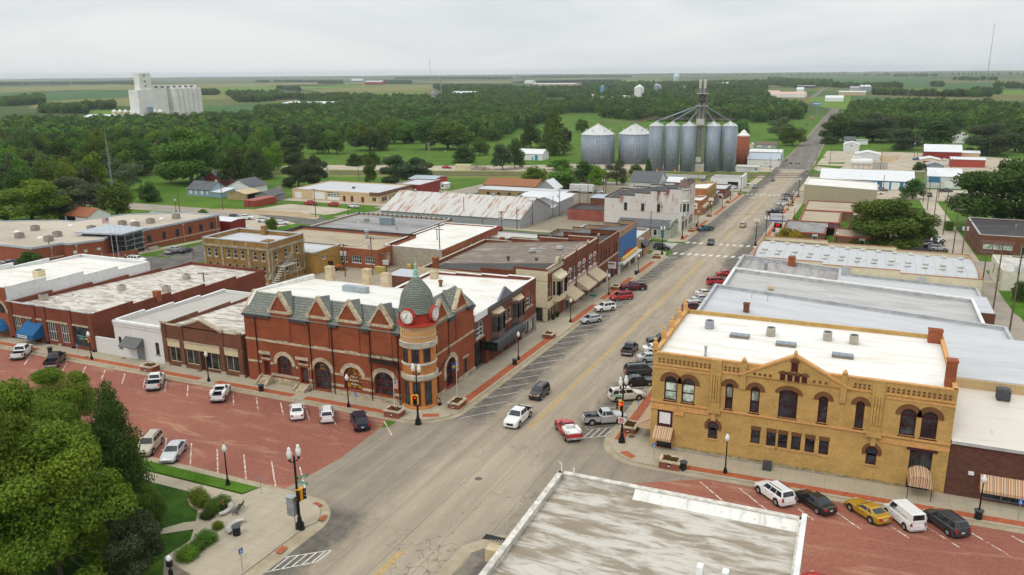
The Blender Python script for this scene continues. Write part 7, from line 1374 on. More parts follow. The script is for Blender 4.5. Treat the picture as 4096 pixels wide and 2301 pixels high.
car('hatch','silver',33,790,190,(33,875,220,747,243),'silver hatchback parked nose in below the brick row');car('suv','white',33,932,75,(33,1010,113,885,130),'white sport utility with grey lower trim beside the silver hatchback',(.95,.93,1));car('minivan','red',23,1097,1222,(23,1175,1255,1040,1270),'red minivan parked nose in by the lamp and planter');car('crew','maroon',23,1222,1125,(23,1318,1160,1150,1165),'maroon crew cab pickup parked by the brick planter')
car('suv','black',23,1508,725,(23,1460,752,1548,760),'black sport utility waiting at the crosswalk of the side street');car('suv','white',23,1356,650,170,'white sport utility half hidden behind the tan corner store');car('boxjeep','charcoal',23,1997,680,180,'dark grey boxy off-roader driving over the crosswalk');car('suv','tan',23,2322,502,0,'pale tan sport utility driving away beyond the crosswalk',(.97,.95,.97));car('ext','teal',23,1942,540,LH,'dark teal pickup parked by the planter beyond the crosswalk')
car('minivan','white',23,2230,125,10,'white minivan at the open door of the white garage');car('suv','grey',23,2440,117,180,'grey sport utility on the left kerb near the railway');car('sedan','navy',14,48,1305,180,'dark blue car driving toward us before the railway crossing');car('crew','white',23,2338,92,90,'white pickup behind the white garage')
car('suv','charcoal',24,195,215,RH,'dark grey sport utility farthest along the right kerb');car('suv','silver',24,190,232,RH,'silver sport utility right beside the dark grey one');car('suv','white',24,150,287,RH,'white crossover alone by the third lamp on the right');car('sedan','grey',24,95,342,RH,'grey saloon behind the black pickup on the right kerb');car('crew','black',24,62,377,RH,'black pickup parked by the bank sign')
car('suv','black',24,1620,562,80,'black sport utility alone at the back of the bank car park');car('suv','charcoal',24,1655,622,80,'grey and black car second row of the bank car park');car('suv','white',24,1702,645,80,'white car wedged between dark cars in the bank car park');car('suv','charcoal',24,1675,668,80,'dark sport utility in the middle of the bank car park');car('sedan','maroon',24,1650,708,80,'dark red saloon in the bank car park');car('suv','silver',24,1710,737,80,'large silver sport utility nearest us in the bank car park',(1.03,1.06,1.02));car('sedan','white',24,878,465,80,'white car glimpsed between the bank and the large tree')
car('suv','grey',24,1150,147,75,'grey crossover before the blue metal shop doors');car('crew','white',24,1090,180,80,'white pickup at the end of the tan block building');car('ext','charcoal',24,1625,202,185,'dark pickup on the gravel by the utility poles');car('ext','navy',24,1785,157,80,'dark blue pickup before the blue and white building')
car('suv','white',44,65,612,(44,40,735,-150,600),'white crossover with a black glass roof on the right brick street');car('sedan','black',44,465,695,(44,470,805,292,690),'glossy black saloon parked next to the gold coupe');car('coupe','gold',44,1000,785,(44,1018,905,820,780),'gold coupe with a black lower sill');vn=car('van','white',44,1365,830,(44,1390,970,1170,790),'white delivery van with faint lettering on its side',dz=.9);car('suv','charcoal',44,1785,905,(44,1800,1040,1600,900),'dark grey crossover at the right end of the row',(.97,.97,.96));car('hatch','red',44,545,1560,-42,'red car whose roof just shows at the bottom edge')
for s_ in(-1,1):
 m=MB()
 for z,y0,y1 in((1.45,-.5,.5),(1.32,-.7,.5),(1.4,-1.7,-.8),(1.28,-1.7,-.9)):m.box(*sorted((s_*.835,s_*.80)),y0,y1,z,z+.05)
 m.build('side_lettering',flat('faint_grey',(.5,.52,.52),.6),vn,l=1)
car('suv','white',21,1375,850,80,'white crossover parked before the justice centre flagpoles');car('ext','silver',21,1745,760,-10,'silver pickup with a brown load parked before the justice centre');car('sedan','charcoal',21,1862,752,-10,'dark saloon behind the silver pickup at the justice centre');car('sedan','grey',21,112,880,70,'grey saloon at the far left below the justice centre');car('crew','navy',21,172,897,70,'dark blue and red pickup hidden by a small round tree');car('suv','teal',21,2368,425,60,'teal sport utility on the gravel lot');car('crew','white',21,2460,430,62,'white pickup on the gravel lot beside the teal car');car('suv','white',21,2410,528,60,'white sport utility between two small trees')
car('crew','red',22,548,284,-85,'red pickup parked on the grass strip before the beige workshop');car('suv','red',22,775,298,-85,'dark red sport utility on the grass strip right of the red pickup');car('suv','white',22,978,312,-85,'white crossover at the corner of the green verge');car('suv','white',22,82,455,62,'white patrol sport utility left of a small tree');car('sedan','white',22,258,478,62,'white patrol saloon right of a small tree');car('suv','charcoal',22,297,103,-80,'dark sport utility on the lawn behind the grey shed');car('suv','tan',22,222,138,-80,'beige wagon on the lawn behind the grey shed');car('crew','red',22,2420,548,178,'red pickup facing us behind the white roofed store');car('suv','white',22,2335,598,80,'white car hidden by a leafy bush behind the row')
car('crew','red',12,1915,1180,90,'red pickup beside the beige box trailer at the railway');car('suv','silver',23,875,170,95,'silver sport utility beside the white box trailer');car('sedan','blue',14,385,747,30,'blue car outside the far filling station');car('crew','blue',14,1500,1097,80,'bright blue pickup by the red barn');car('sedan','white',14,1772,1100,0,'white car between the red sheds');car('sedan','grey',14,617,599,190,'small grey car far away on the highway bend');car('suv','blue',22,2255,196,-80,'dark blue car parked before the tan office')
t_=thing('telehandler','orange telescopic handler parked by the brick garage','telehandler',(-117,158.6,gz(-117,158.6)),R(8));Bm=lambda m,n,mt:m.build(n,mt,t_,l=1);OG=paint('orange',PC['orange'])
Bm(MB().box(-2.2,2.2,-.9,.9,.7,1.35).box(-2.3,-1,-.8,.8,1.35,1.7),'chassis',OG);Bm(MB().box(-.6,.7,-1.0,-.1,1.3,2.6),'cab',CARGLASS);Bm(MB().box(-.65,.75,-1.05,-.05,2.55,2.7),'cab_roof',OG);Bm(MB().ext([(-2.6,.15,2.1),(3.0,.15,1.3),(3.0,.15,.95),(-2.6,.15,1.7)],(0,.5,0)),'boom',OG);Bm(MB().box(3.0,3.2,-.8,.9,.2,1.2).box(3.2,4.4,-.5,-.35,.2,.28).box(3.2,4.4,.4,.55,.2,.28),'fork',flat('rust',(.2,.08,.04),.9))
for x in(-1.5,1.5):
 for y in(-1.05,1.05):wh=Bm(MB().cyl((x,y-.22,.6),(x,y+.22,.6),.62,.62,16),'wheel',RUBBER);MB().cyl((x,y-.25,.6),(x,y+.25,.6),.32,.32,10).build('rim',WHITE,wh,l=1)
for(x,y,lb,c_,L_)in((-100.5,168.5,'square pale yellow liquid tote behind the brick garage',(.45,.38,.10),1.2),(-97.6,168.2,'small orange barrel beside the pale yellow tote',(.5,.16,.02),.7),(-104,160.5,'long yellow machine drum lying in the yard',(.45,.36,.1),2.6),(-96,160.8,'small yellow and black machine in the back yard',(.5,.33,.02),1.2)):
 z=gz(x,y);m=MB().box(x-L_/2,x+L_/2,y-.5,y+.5,z,z+L_*.5+.4);m.cyl((x-L_/2.5,y,z+L_*.4+.5),(x+L_/2.5,y,z+L_*.4+.5),.3,.3,8);tag(m.build('yard_equipment',flat('yard_%s'%lb[:9],c_,.6),None,(x,y,z)),lb,'equipment')
# street lamps, signals, signs
GLOBE=plain('lamp_globe',(.74,.74,.72),.25,0,.5)
def lamp_single():
 t_=thing('street_lamp','x','street lamp',(0,0,0));B=lambda m,n,mt:m.build(n,mt,t_,l=1,smooth=True)
 B(MB().lathe([(.3,0),(.3,.12),(.22,.2),(.24,.45),(.13,.75),(.09,1.0)],12),'base',BLACK);B(MB().lathe([(.085,.9),(.06,3.9),(.1,3.95),(.1,4.02)],8),'pole',BLACK)
 B(MB().lathe([(.11,4.0),(.2,4.12),(.27,4.35),(.25,4.55),(.15,4.7),(.13,4.82),(.08,4.9),(.02,4.95)],12),'globe',GLOBE);B(MB().lathe([(.05,4.93),(.02,5.1)],6),'finial',BLACK);return t_
def lamp_double():
 t_=thing('street_lamp','x','street lamp',(0,0,0));B=lambda m,n,mt:m.build(n,mt,t_,l=1,smooth=True)
 B(MB().lathe([(.42,0),(.42,.18),(.36,.3),(.38,.55),(.2,.85),(.2,1.05),(.13,1.4)],14),'base',BLACK);B(MB().lathe([(.13,1.3),(.085,7.0),(.02,7.2)],10),'pole',BLACK);m=MB()
 for s_ in(-1,1):m.tube([(0,0,6.6),(s_*.25,0,6.55),(s_*.42,0,6.75)],.05,6);m.cyl((s_*.42,0,6.7),(s_*.42,0,6.95),.1,.12,8)
 B(m,'arm',BLACK)
 for s_ in(-1,1):B(MB().lathe([(.11,6.95),(.19,7.1),(.25,7.4),(.22,7.6),(.14,7.75),(.15,7.9),(.09,8.0),(.02,8.06)],12,(s_*.42,0)),'globe',GLOBE)
 return t_
LP={}
def place(kind,fn,p,label,rz=0.,s=1.,grp=None,cat=None):
 o=fn()if kind not in LP else copy_tree(LP[kind]);LP.setdefault(kind,o);o.location=p;o.rotation_euler=(0,0,rz);o.scale=(s,s,s);o['label']=label
 if grp:o['group']=grp
 if cat:o['category']=cat
 return o
def lamp(c,x,y,lb,dbl=False,rz=0.,s=None,yt=None):
 p=G(c,x,y);
 if yt is not None:s=top(p,q(c,x,yt))/(8.06 if dbl else 5.1)
 return place('d' if dbl else 's',lamp_double if dbl else lamp_single,p,lb,rz,s or 1.0,'black street lamps with white globes')
def cc(zx,zy,s,x,y):
 return(zx+x/s,zy+y/s)
def Cq(x,y):u,v=cc(2600,650,2.8938,x,y);return(23,(u-2048)*2.5117,(v-700)*2.5117)
def Bq(x,y):u,v=cc(2200,950,2.8945,x,y);return(23,(u-2048)*2.5117,(v-700)*2.5117)
for(c,x,y),lb in(((31,925,608),'single globe lamp before the white brick shop'),((31,2100,828),'single globe lamp before the brown brick shop'),((32,932,1086),'single globe lamp before the leaf painted window'),((32,2572-2020,1100),None),((23,65,1864),'single globe lamp beside the black bin below the barrel awning'),(Bq(238,990),'single globe lamp by the striped awning nearest us'),(Bq(680,672),'single globe lamp behind the red minivan'),(Bq(1022,418),'single globe lamp by the blue theatre'),(Cq(553,716),'single globe lamp by the peeling brick building'),(Cq(706,612),'single globe lamp behind a planter before the ochre store'),(Cq(835,527),'single globe lamp in the middle of the far left pavement'),(Cq(931,440),'single globe lamp near the end of the far left pavement'),(Cq(1437,800),'single globe lamp behind the bank sign'),(Cq(1526,628),'single globe lamp beside the black pickup'),(Cq(1598,562),'single globe lamp by the white crossover'),(Cq(1650,465),'single globe lamp farthest along the right pavement'),((41,2292,548),'single globe lamp on the lawn strip of the park'),((43,2140,432),'single globe lamp before the row of small square windows'),((44,2107,888),'single globe lamp standing in the bin at the right'),((24,678,740),'single globe lamp beside the bank pavilion'),((24,1622,808),'single globe lamp at the edge of the bank car park'),((24,1692,825),'low globe lamp at the alley mouth'),((21,1770,370),'white globed lamp on the green lawn at left'),((22,928,408),'lamp on the verge beside the gravel lot'),((24,262,450),'low white lamp on the bank lawn'),((24,580,660),'low twin lamp at the bank entrance')):
 if lb:lamp(c,x,y,lb)
for(c,x,y),lb,yt,rz in(((32,1630,1250),'tall twin globe signal lamp at the city hall corner',640,0),((42,445,985),'tall twin globe signal lamp at the park corner',145,R(65)),((33,1102,1440),'tall twin globe signal lamp at the yellow building corner',765,R(60)),(Cq(138,1072),'tall twin globe lamp at the crosswalk, left near corner',None,R(20)),(Cq(372,887),'tall twin globe lamp at the crosswalk, left far corner',None,0),(Cq(1220,965),'tall twin globe lamp at the crosswalk, right near corner',None,0),(Cq(1334,930),'tall twin globe lamp at the crosswalk, right far corner',None,0),(Cq(1050,355),'tall twin globe lamp at the far left corner by the white garage',None,0),(Cq(1718,388),'tall twin globe lamp before the tan block building',None,0)):lamp(c,x,y,lb,True,rz,1.0,yt)
def signal(p,z,out,face,lb,lit=True):
 """traffic signal head hung on a pole at p, its faces towards the given directions"""
 t_=thing('traffic_signal',lb,'traffic signal',(p.x,p.y,p.z+z));o=Vector(out)
 for k,a in enumerate(face):
  d=Vector((math.sin(R(a)),math.cos(R(a))));s_=Vector((-d.y,d.x));c=o+s_*(.26 if k==0 else-.26)if len(face)>1 else o
  h=MB().obox(c,(s_.x,s_.y),.42,.3,0,1.25).build('housing',YELLOWS,t_,l=1);m=MB();m.obox(c+d*.16,(s_.x,s_.y),.34,.05,.05,1.2)
  for i in range(3):cz=Vector((c.x+d.x*.16,c.y+d.y*.16,.22+.4*i));m.cyl(cz,cz+Vector((d.x,d.y,0))*.28,.17,.17,10)
  m.build('visor',BLACK,h,l=1)
  if lit:cz=Vector((c.x+d.x*.3,c.y+d.y*.3,1.02));MB().cyl(cz,cz+Vector((d.x,d.y,0))*.16,.15,.15,10).build('red_lens',emis('red_lens',(1,.02,.01),4.0)if k==0 else BLACK,h,l=1)
 MB().box(-.06,.06,-.06,.06,.1,.2).tube([(0,0,.15),(o.x,o.y,.15)],.05,5).tube([(0,0,1.15),(o.x,o.y,1.15)],.05,5).build('bracket',YELLOWS,t_,l=1);return t_
p=G(32,1630,1250);signal(p,3.0,(-.1,-.35),(190,120),'yellow traffic signal showing red on the city hall corner pole')
p=G(42,445,985);signal(p,3.1,(.38,.1),(60,150),'yellow traffic signal on the park corner pole',False);SGN=plain('sign_green',(.005,.22,.11),.5)
def plate(name,lb,cat,p,z,c2,u,W_,H_,mat,txt=None,tm=WHITE,size=.2):
 u=Vector((u[0],u[1],0)).normalized();t_=thing(name,lb,cat,(p.x,p.y,p.z+z));c=Vector((c2[0],c2[1],0));n=Vector((u.y,-u.x,0))
 b_=MB().obox((c.x,c.y),(u.x,u.y),W_,.03,-H_/2,H_/2).build('panel',mat,t_,l=1)
 if txt:words(txt,size,tm,t_,Vector(t_.location)+c+n*.025,u)
 return t_
plate('street_sign','green Seventh street sign on the park corner pole','street sign',p,5.15,(.75,.0),(1,.1),1.15,.28,SGN,'Seventh',size=.27);plate('street_sign','green Oregon street sign on the park corner pole','street sign',p,5.45,(.35,.55),(.55,.85),1.1,.28,SGN,'Oregon',size=.25)
t_=thing('control_cabinet','grey metal control cabinet fixed to the park corner pole','cabinet',(p.x,p.y,p.z+1.6));MB().box(-.95,-.15,-.55,.05,0,1.9).box(-1.0,-.1,-.6,.1,1.9,1.98).build('case',GREYM,t_,l=1);MB().box(-.85,-.5,-.57,-.55,.3,.8).build('vent_panel',flat('taupe_case',(.3,.26,.22),.6),t_,l=1);MB().cyl((-.3,-.3,-1.6),(-.3,-.3,0),.05,.05,6).build('conduit',GREYM,t_,l=1)
p=G(33,1102,1440);signal(p,4.3,(-.35,-.1),(175,262),'yellow traffic signal with a red light on the yellow building corner pole');plate('street_sign','green Seventh street sign on the yellow building corner pole','street sign',p,6.1,(-.75,0),(1,-.05),1.15,.28,SGN,'Seventh',size=.27)
t_=plate('no_turn_sign','white square no U-turn sign on the yellow building corner pole','sign',p,3.1,(-.05,-.25),(1,0),.8,.8,WHITE);m=MB()
for i in range(20):a0,a1=R(18*i),R(18*i+18);m.ext([(-.05+r*math.cos(a),-.285,r*math.sin(a))for r,a in((.28,a0),(.36,a0),(.36,a1),(.28,a1))],(0,.02,0))
m.ext([(-.30,-.29,.2),(-.24,-.29,.26),(.2,-.29,-.2),(.14,-.29,-.26)],(0,.02,0));m.build('red_ring',plain('sign_red',(.5,.01,.02),.5),t_,l=1);m=MB()
for i in range(6):a0,a1=R(30*i),R(30*i+30);m.ext([(-.05+r*math.cos(a),-.28,.05+r*math.sin(a))for r,a in((.09,a0),(.15,a0),(.15,a1),(.09,a1))],(0,.02,0))
m.box(.04,.1,-.282,-.26,-.2,.05);m.box(-.2,-.14,-.282,-.26,-.08,.05);m.ext([(-.25,-.282,-.08),(-.09,-.282,-.08),(-.17,-.282,-.2)],(0,.02,0));m.build('arrow',BLACK,t_,l=1)
HBL=plain('sign_blue',(.01,.12,.42),.5)
def access_sign(c,x,y,lb,rz=0.,h=1.9):
 p=G(c,x,y);t_=thing('parking_sign',lb,'sign',p,rz,'blue accessible parking signs');MB().cyl((0,0,0),(0,0,h+.4),.03,.03,6).build('post',GREYM,t_,l=1);b_=MB().box(-.2,.2,-.05,-.03,h,h+.55).build('panel',HBL,t_,l=1)
 m=MB().cyl((-.03,-.055,h+.45),(-.03,-.07,h+.45),.04,.04,8);m.ext([(-.06,-.055,h+.4),(-.02,-.055,h+.4),(0,-.055,h+.26),(.09,-.055,h+.26),(.13,-.055,h+.12),(.09,-.055,h+.11),(.06,-.055,h+.22),(-.05,-.055,h+.22)],(0,-.015,0))
 for i in range(9):a0,a1=R(110+28*i),R(138+28*i);m.ext([(r*math.cos(a),-.055,h+.17+r*math.sin(a))for r,a in((.09,a0),(.12,a0),(.12,a1),(.09,a1))],(0,-.01,0))
 m.build('symbol',WHITE,b_,l=1);return t_
access_sign(31,793,585,'blue accessible parking sign before the long brick store');access_sign(32,1010,1103,'blue accessible parking sign before the city hall');access_sign(43,1423,312,'blue accessible parking sign at the yellow building corner');access_sign(33,1265,1190,'blue accessible parking sign beside the cream sport utility, nearer one',R(-60));access_sign(33,1345,1080,'blue accessible parking sign beside the cream sport utility, farther one',R(-60));access_sign(44,2505,908,'blue accessible parking sign at the right edge');access_sign(41,2440,1420,'blue accessible parking sign at the park edge, seen edge on',R(75));access_sign(21,1036,872,'white and blue parking sign left of the flagpoles');access_sign(21,1207,875,'white and blue parking sign right of the flagpoles')
for c,x,y,lb,h in((41,2572+55,645,'plain grey sign post on the park corner pavement',2.2),(32,1960,1150,'thin post beside the planter at the city hall corner',1.9),(23,815,1325,'thin grey sign post beside the green tub',2.2)):
 p=G(c%100,x,y)if x<2572 else G(42,x-2572,y);t_=thing('sign_post',lb,'sign',p);MB().cyl((0,0,0),(0,0,h),.03,.03,6).build('post',GREYM,t_,l=1);MB().box(-.16,.16,-.04,-.02,h-.5,h).build('panel',GREYM,t_,l=1)
def flagpole(c,x,y,h,lb,kind=None,fh=None):
 p=G(c,x,y);t_=thing('flagpole',lb,'flagpole',p);MB().cyl((0,0,0),(0,0,h),.06,.035,8).ball((0,0,h),.09,8).build('pole',plain('pole_white',(.62,.62,.6),.4),t_,l=1)
 if kind:
  z0=fh or h-2.2;m=MB()
  wave=lambda u:.12*math.sin(u*5.0)
  if kind=='us':
   f_=thing('flag',lb.replace('flagpole','pole')+', its stars and stripes flag','flag',p);red,wh,bl=MB(),MB(),MB();N_=10;L_,Hh=(2.4,1.35)if h>8 else(.55,1.5)
   for i in range(N_):
    for j in range(13):
     u0,u1=L_*i/N_,L_*(i+1)/N_;a,b_=z0+Hh*j/13,z0+Hh*(j+1)/13;mm=bl if(i<4 and j>=6)else(red if j%2==0 else wh);sg=-1 if h>8 else 1
     mm.ext([(sg*(.06+u0),wave(u0),a-u0*.15),(sg*(.06+u1),wave(u1),a-u1*.15),(sg*(.06+u1),wave(u1),b_-u1*.15),(sg*(.06+u0),wave(u0),b_-u0*.15)],(0,.02,0))
   red.build('red_stripe',plain('flag_red',(.5,.05,.06),.7),f_,l=1);wh.build('white_stripe',WHITE,f_,l=1);bl.build('canton',plain('flag_blue',(.02,.04,.2),.7),f_,l=1);st=MB()
   for i in range(5):
    for j in range(3):st.box(*((sorted((sg*(.12+.17*i),sg*(.17+.17*i))))if h>8 else(.1+.03*i,.12+.03*i)),-.14,.0,z0+Hh*.55+.2*j,z0+Hh*.55+.06+.2*j)
   st.build('star',WHITE,f_,l=1)
  else:
   f_=thing('flag',lb.replace('flagpole','pole')+', its blue state flag','flag',p);L_,Hh=(2.2,1.4)if h>8 else(.7,1.1);sg=-1
   for i in range(8):u0,u1=L_*i/8,L_*(i+1)/8;m.ext([(sg*(.06+u0),wave(u0),z0-u0*.2),(sg*(.06+u1),wave(u1),z0-u1*.2),(sg*(.06+u1),wave(u1),z0+Hh-u1*.2),(sg*(.06+u0),wave(u0),z0+Hh-u0*.2)],(0,.02,0))
   m.build('cloth',plain('state_blue',(.01,.05,.28),.7),f_,l=1);MB().cyl((sg*L_*.5,-.2,z0+Hh*.4),(sg*L_*.5,.2,z0+Hh*.4),.22,.22,10).build('seal',GOLD,f_,l=1)
flagpole(21,1150,860,11.5,'tall white flagpole nearer the justice centre wall, right of two','us',9.9);flagpole(21,1197,848,9.5,'tall white flagpole beside the justice centre, bare one');flagpole(32,1395,1130,5.6,'white flagpole in the planter below the city hall','us',3.4);flagpole(32,2022,1030,6.4,'white flagpole in the planter by the city hall side door','ks',4.8);flagpole(24,200,500,5.0,'low white flagpole beside the bank sign')
t=NT('flowers');bedm=t.fin(t.mix(t.ramp(t.noise((5,5,5),4,.7),.45,.6),(.03,.09,.015),(.28,.02,.03)),.9);SHR=MATS.get('x')
PLB=brickm('planter_brick',(.24,.08,.05),.3,1.4,.2)
def planter(c,x,y,lb,W_=2.3,D_=1.7,rz=0.,crest=True):
 p=G(c,x,y);t_=thing('brick_planter',lb,'planter',p,rz,'brick planters with pale stone rims');MB().box(-W_/2,W_/2,-D_/2,D_/2,0,.85).build('box',PLB,t_,l=1);m=MB()
 for a in((-W_/2-.1,W_/2+.1,-D_/2-.1,-D_/2+.28),(-W_/2-.1,W_/2+.1,D_/2-.28,D_/2+.1),(-W_/2-.1,-W_/2+.28,-D_/2+.28,D_/2-.28),(W_/2-.28,W_/2+.1,-D_/2+.28,D_/2-.28)):m.box(*a,.86,1.02)
 m.build('rim',STONE,t_,l=1);m=MB();rg=random.Random(x)
 m.box(-W_/2+.25,W_/2-.25,-D_/2+.25,D_/2-.25,.8,.95)
 for i in range(60):a,b_=rg.uniform(-W_/2+.3,W_/2-.3),rg.uniform(-D_/2+.3,D_/2-.3);h=rg.uniform(.05,.3);m.ext([(a-.12,b_,.95),(a+.12,b_+.05,.95),(a+rg.uniform(-.2,.2),b_,.95+h)],(.02,.06,0))
 m.build('flowers',bedm,t_,l=1)
 if crest:k=MB().box(-.2,.2,-D_/2-.02,-D_/2+.01,.3,.7).build('badge',BLACK,t_,l=1);MB().ext([(-.13,-D_/2-.03,.4),(.13,-D_/2-.03,.4),(.16,-D_/2-.03,.56),(.07,-D_/2-.03,.5),(0,-D_/2-.03,.62),(-.07,-D_/2-.03,.5),(-.16,-D_/2-.03,.56)],(0,.01,0)).build('leaf_emblem',WHITE,k,l=1)
 return t_
planter(31,1510,715,'long brick planter before the white and brown shops');planter(32,1395,1165,'brick planter with a flagpole below the city hall front');planter(32,2020,1078,'brick planter with a flagpole by the city hall side door',1.7,2.3);planter(33,372,385,'brick planter of red flowers by the alley',1.8,1.8,0,False);planter(23,1040,1155,'brick planter before the maroon pickup',1.8,1.8,0,False);planter(23,1452,840,'brick planter at the theatre corner',1.8,1.8,0,False);planter(33,1185,1320,'brick planter behind the signal pole of the yellow building',1.8,2.2);planter(43,1590,358,'brick planter with purple flowers beside the yellow building corner')
for k,((c,x,y),lb)in enumerate(((Cq(474,803),'planter beside the teal pickup'),(Cq(683,632),'planter before the mural brick shop'),(Cq(900,474),'planter near the end of the far left pavement'),(Cq(1036,374),'planter under the far left corner lamp'),(Cq(1348,925),'planter at the crosswalk, right far corner'),(Cq(1522,678),'planter behind the bank sign'),(Cq(1635,508),'planter by the white crossover'),(Cq(1710,405),'planter before the tan block building'))):planter(c,x,y,'small brick '+lb,1.7,1.6,0,False)
def bin_proto():
 t_=thing('litter_bin','x','litter bin',(0,0,0));MB().lathe([(.3,0),(.32,.1),(.3,.75),(.4,.95),(.42,1.0),(.3,.97),(.28,.8),(.02,.75)],16).build('bin',BLACK,t_,l=1);m=MB()
 for i in range(16):a=2*math.pi*i/16;m.cyl((.33*math.cos(a),.33*math.sin(a),.1),(.33*math.cos(a),.33*math.sin(a),.8),.015,.015,4)
 m.lathe([(.36,1.0),(.44,1.03),(.36,1.06)],16);m.build('slat',DKGREY,t_,l=1);return t_
for(c,x,y),lb in(((31,508,540),'black bin hidden behind the black pickup'),((32,55,925),'black bin before the city hall steps'),((33,27,660),'black bin beside the lamp below the barrel awning'),(Bq(996,437),'black bin by the blue theatre'),(Cq(540,748),'black bin behind the teal pickup'),(Cq(1430,808),'black bin under the bank sign'),(Cq(1652,485),'black bin on the far right pavement'),((43,1720,395),'black bin beside the purple flower planter'),((44,2107,892),'black bin round the foot of the right lamp'),((41,2382,1055),'black bin beside the curved stone bench')):place('bin',bin_proto,G(c,x,y),lb,0,1.05,'black slatted litter bins')
p=G(44,15,400);ac_unit(p.x-.3,p.y,p.z+.15,'dark grey air unit on the pavement against the yellow building',.9,.9,DKGREY,None)
def bench(c,x,y,rz,lb):
 p=G(c,x,y);t_=thing('park_bench',lb,'bench',p,rz);m=MB()
 for k in range(4):m.box(-.9,.9,-.25+.13*k,-.16+.13*k,.43,.46)
 m.build('seat',DKGREY,t_,l=1);m=MB()
 for k in range(4):m.box(-.9,.9,.28+.03*k,.31+.03*k,.52+.12*k,.6+.12*k)
 m.build('backrest',DKGREY,t_,l=1)
 for s_ in(-.8,.8):MB().tube([(s_,-.3,0),(s_,-.2,.44),(s_,.25,.44),(s_,.38,0)],.03,4).tube([(s_,.25,.44),(s_,.42,1.0)],.03,4).build('leg',BLACK,t_,l=1)
bench(41,2392,815,R(-70),'dark slatted metal bench on the park corner pavement')
for(x,y,rz,lb)in((2315,805,R(-60),'curved pale concrete bench beside the metal bench'),(2325,980,R(100),'curved pale concrete bench beside the litter bin')):
 p=G(41,x,y);t_=thing('stone_bench',lb,'bench',p,rz);a=dict(a0=R(20),a1=R(160));MB().lathe([(1.0,.4),(1.5,.4),(1.5,.52),(1.0,.52),(1.0,.4)],12,(0,-1.2),**a).build('seat',flat('pale_concrete',(.42,.4,.37),.9,var=.25),t_,l=1);MB().lathe([(1.15,0),(1.38,0),(1.38,.4),(1.15,.4),(1.15,0)],10,(0,-1.2),R(30),R(150)).build('leg',CONC,t_,l=1)
p=G(41,1725,1500);t_=thing('letter_stand','black post with a small white topped box at the park edge','post box',p);MB().lathe([(.2,0),(.2,1.0),(.06,1.05),(.06,1.5)],10).build('post',BLACK,t_,l=1);MB().box(-.22,.22,-.16,.16,1.4,2.0).build('box',BLACK,t_,l=1);MB().lathe([(.2,2.0),(.24,2.2),(.15,2.4),(.02,2.42)],10).build('cap',WHITE,t_,l=1)
p=G(41,2255,830);t_=thing('red_yard_sign','small pink red sign on a dark post by the hedge','sign',p,R(-40));MB().cyl((0,0,0),(0,0,1.2),.03,.03,5).build('post',BLACK,t_,l=1);MB().box(-.25,.25,-.04,-.01,1.0,1.55).build('panel',plain('pink_red',(.45,.08,.09),.6),t_,l=1)
p=G(23,815,1225);t_=thing('green_tub','green plastic tub on the pavement by the awnings','tub',p);MB().box(-.7,.7,-.4,.4,0,.35).build('tub',flat('tub_green',(.01,.25,.13),.6),t_,l=1);MB().box(-.75,.75,-.45,.45,.33,.4).build('rim',flat('tub_green',(.01,.25,.13),.6),t_,l=1)
t_=thing('bank_sign','blue and white bank sign on posts with a red number display','sign',G(*Cq(1470,850)));p=t_.location
for x in(-.7,.7):MB().box(x-.08,x+.08,-.08,.08,0,6.2).build('post',flat('sign_post_blue',(.1,.1,.25),.5),t_,l=1)
MB().box(-2.3,2.3,-.25,.25,4.9,6.7).box(-2.5,2.5,-.3,.3,6.7,7.0).build('panel',flat('sign_white',(.6,.6,.62),.6),t_,l=1);MB().box(-2.3,2.3,-.27,.27,4.6,5.05).build('blue_band',HBL,t_,l=1);words('CITIZENS',.85,flat('sign_navy',(.02,.04,.25),.6),t_,p+Vector((0,-.27,6.1)),(1,0,0));MB().box(-1.1,1.1,-.25,.25,2.6,4.0).build('display',BLACK,t_,l=1);words('77',1.0,emis('display_red',(1,.01,.01),1.6),t_,p+Vector((0,-.28,3.3)),(1,0,0),sx=1.2)
for c,x,y,h,w_,lb,mts in((14,430,758,7.5,3.2,'white and red filling station sign over a green price board',((0,2.8,(.5,.45,.45)),(-1.3,1.2,(.45,.02,.03)),(-2.5,1.1,(.02,.4,.04)))),(14,480,690,17,11,'wide blue sign on a tall post beside the highway',((0,3.4,(.01,.2,.5)),))):
 p=G(c,x,y);t_=thing('roadside_sign',lb,'sign',p);MB().box(-.25,.25,-.2,.2,0,h).build('post',GREYM,t_,l=1)
 for k,(dz_,hh,c_)in enumerate(mts):MB().box(-w_/2,w_/2,-.3,.3,h+dz_,h+dz_+hh).build('panel',flat('rs_%s%d'%(lb[:4].strip(),k),c_,.5),t_,l=1)
 if 'blue' in lb:MB().box(-w_*.42,w_*.2,-.34,-.3,h+1.2,h+2.3).box(w_*.28,w_*.42,-.34,-.3,h+.9,h+2.5).build('white_print',WHITE,t_,l=1)
 else:m=MB();[m.box(-1.2+1.3*a,-.2+1.3*a,-.34,-.3,h+.3+1.2*b_,h+1.2+1.2*b_)for a in(0,1)for b_ in(0,1)];m.build('red_square',MAROON,t_,l=1)
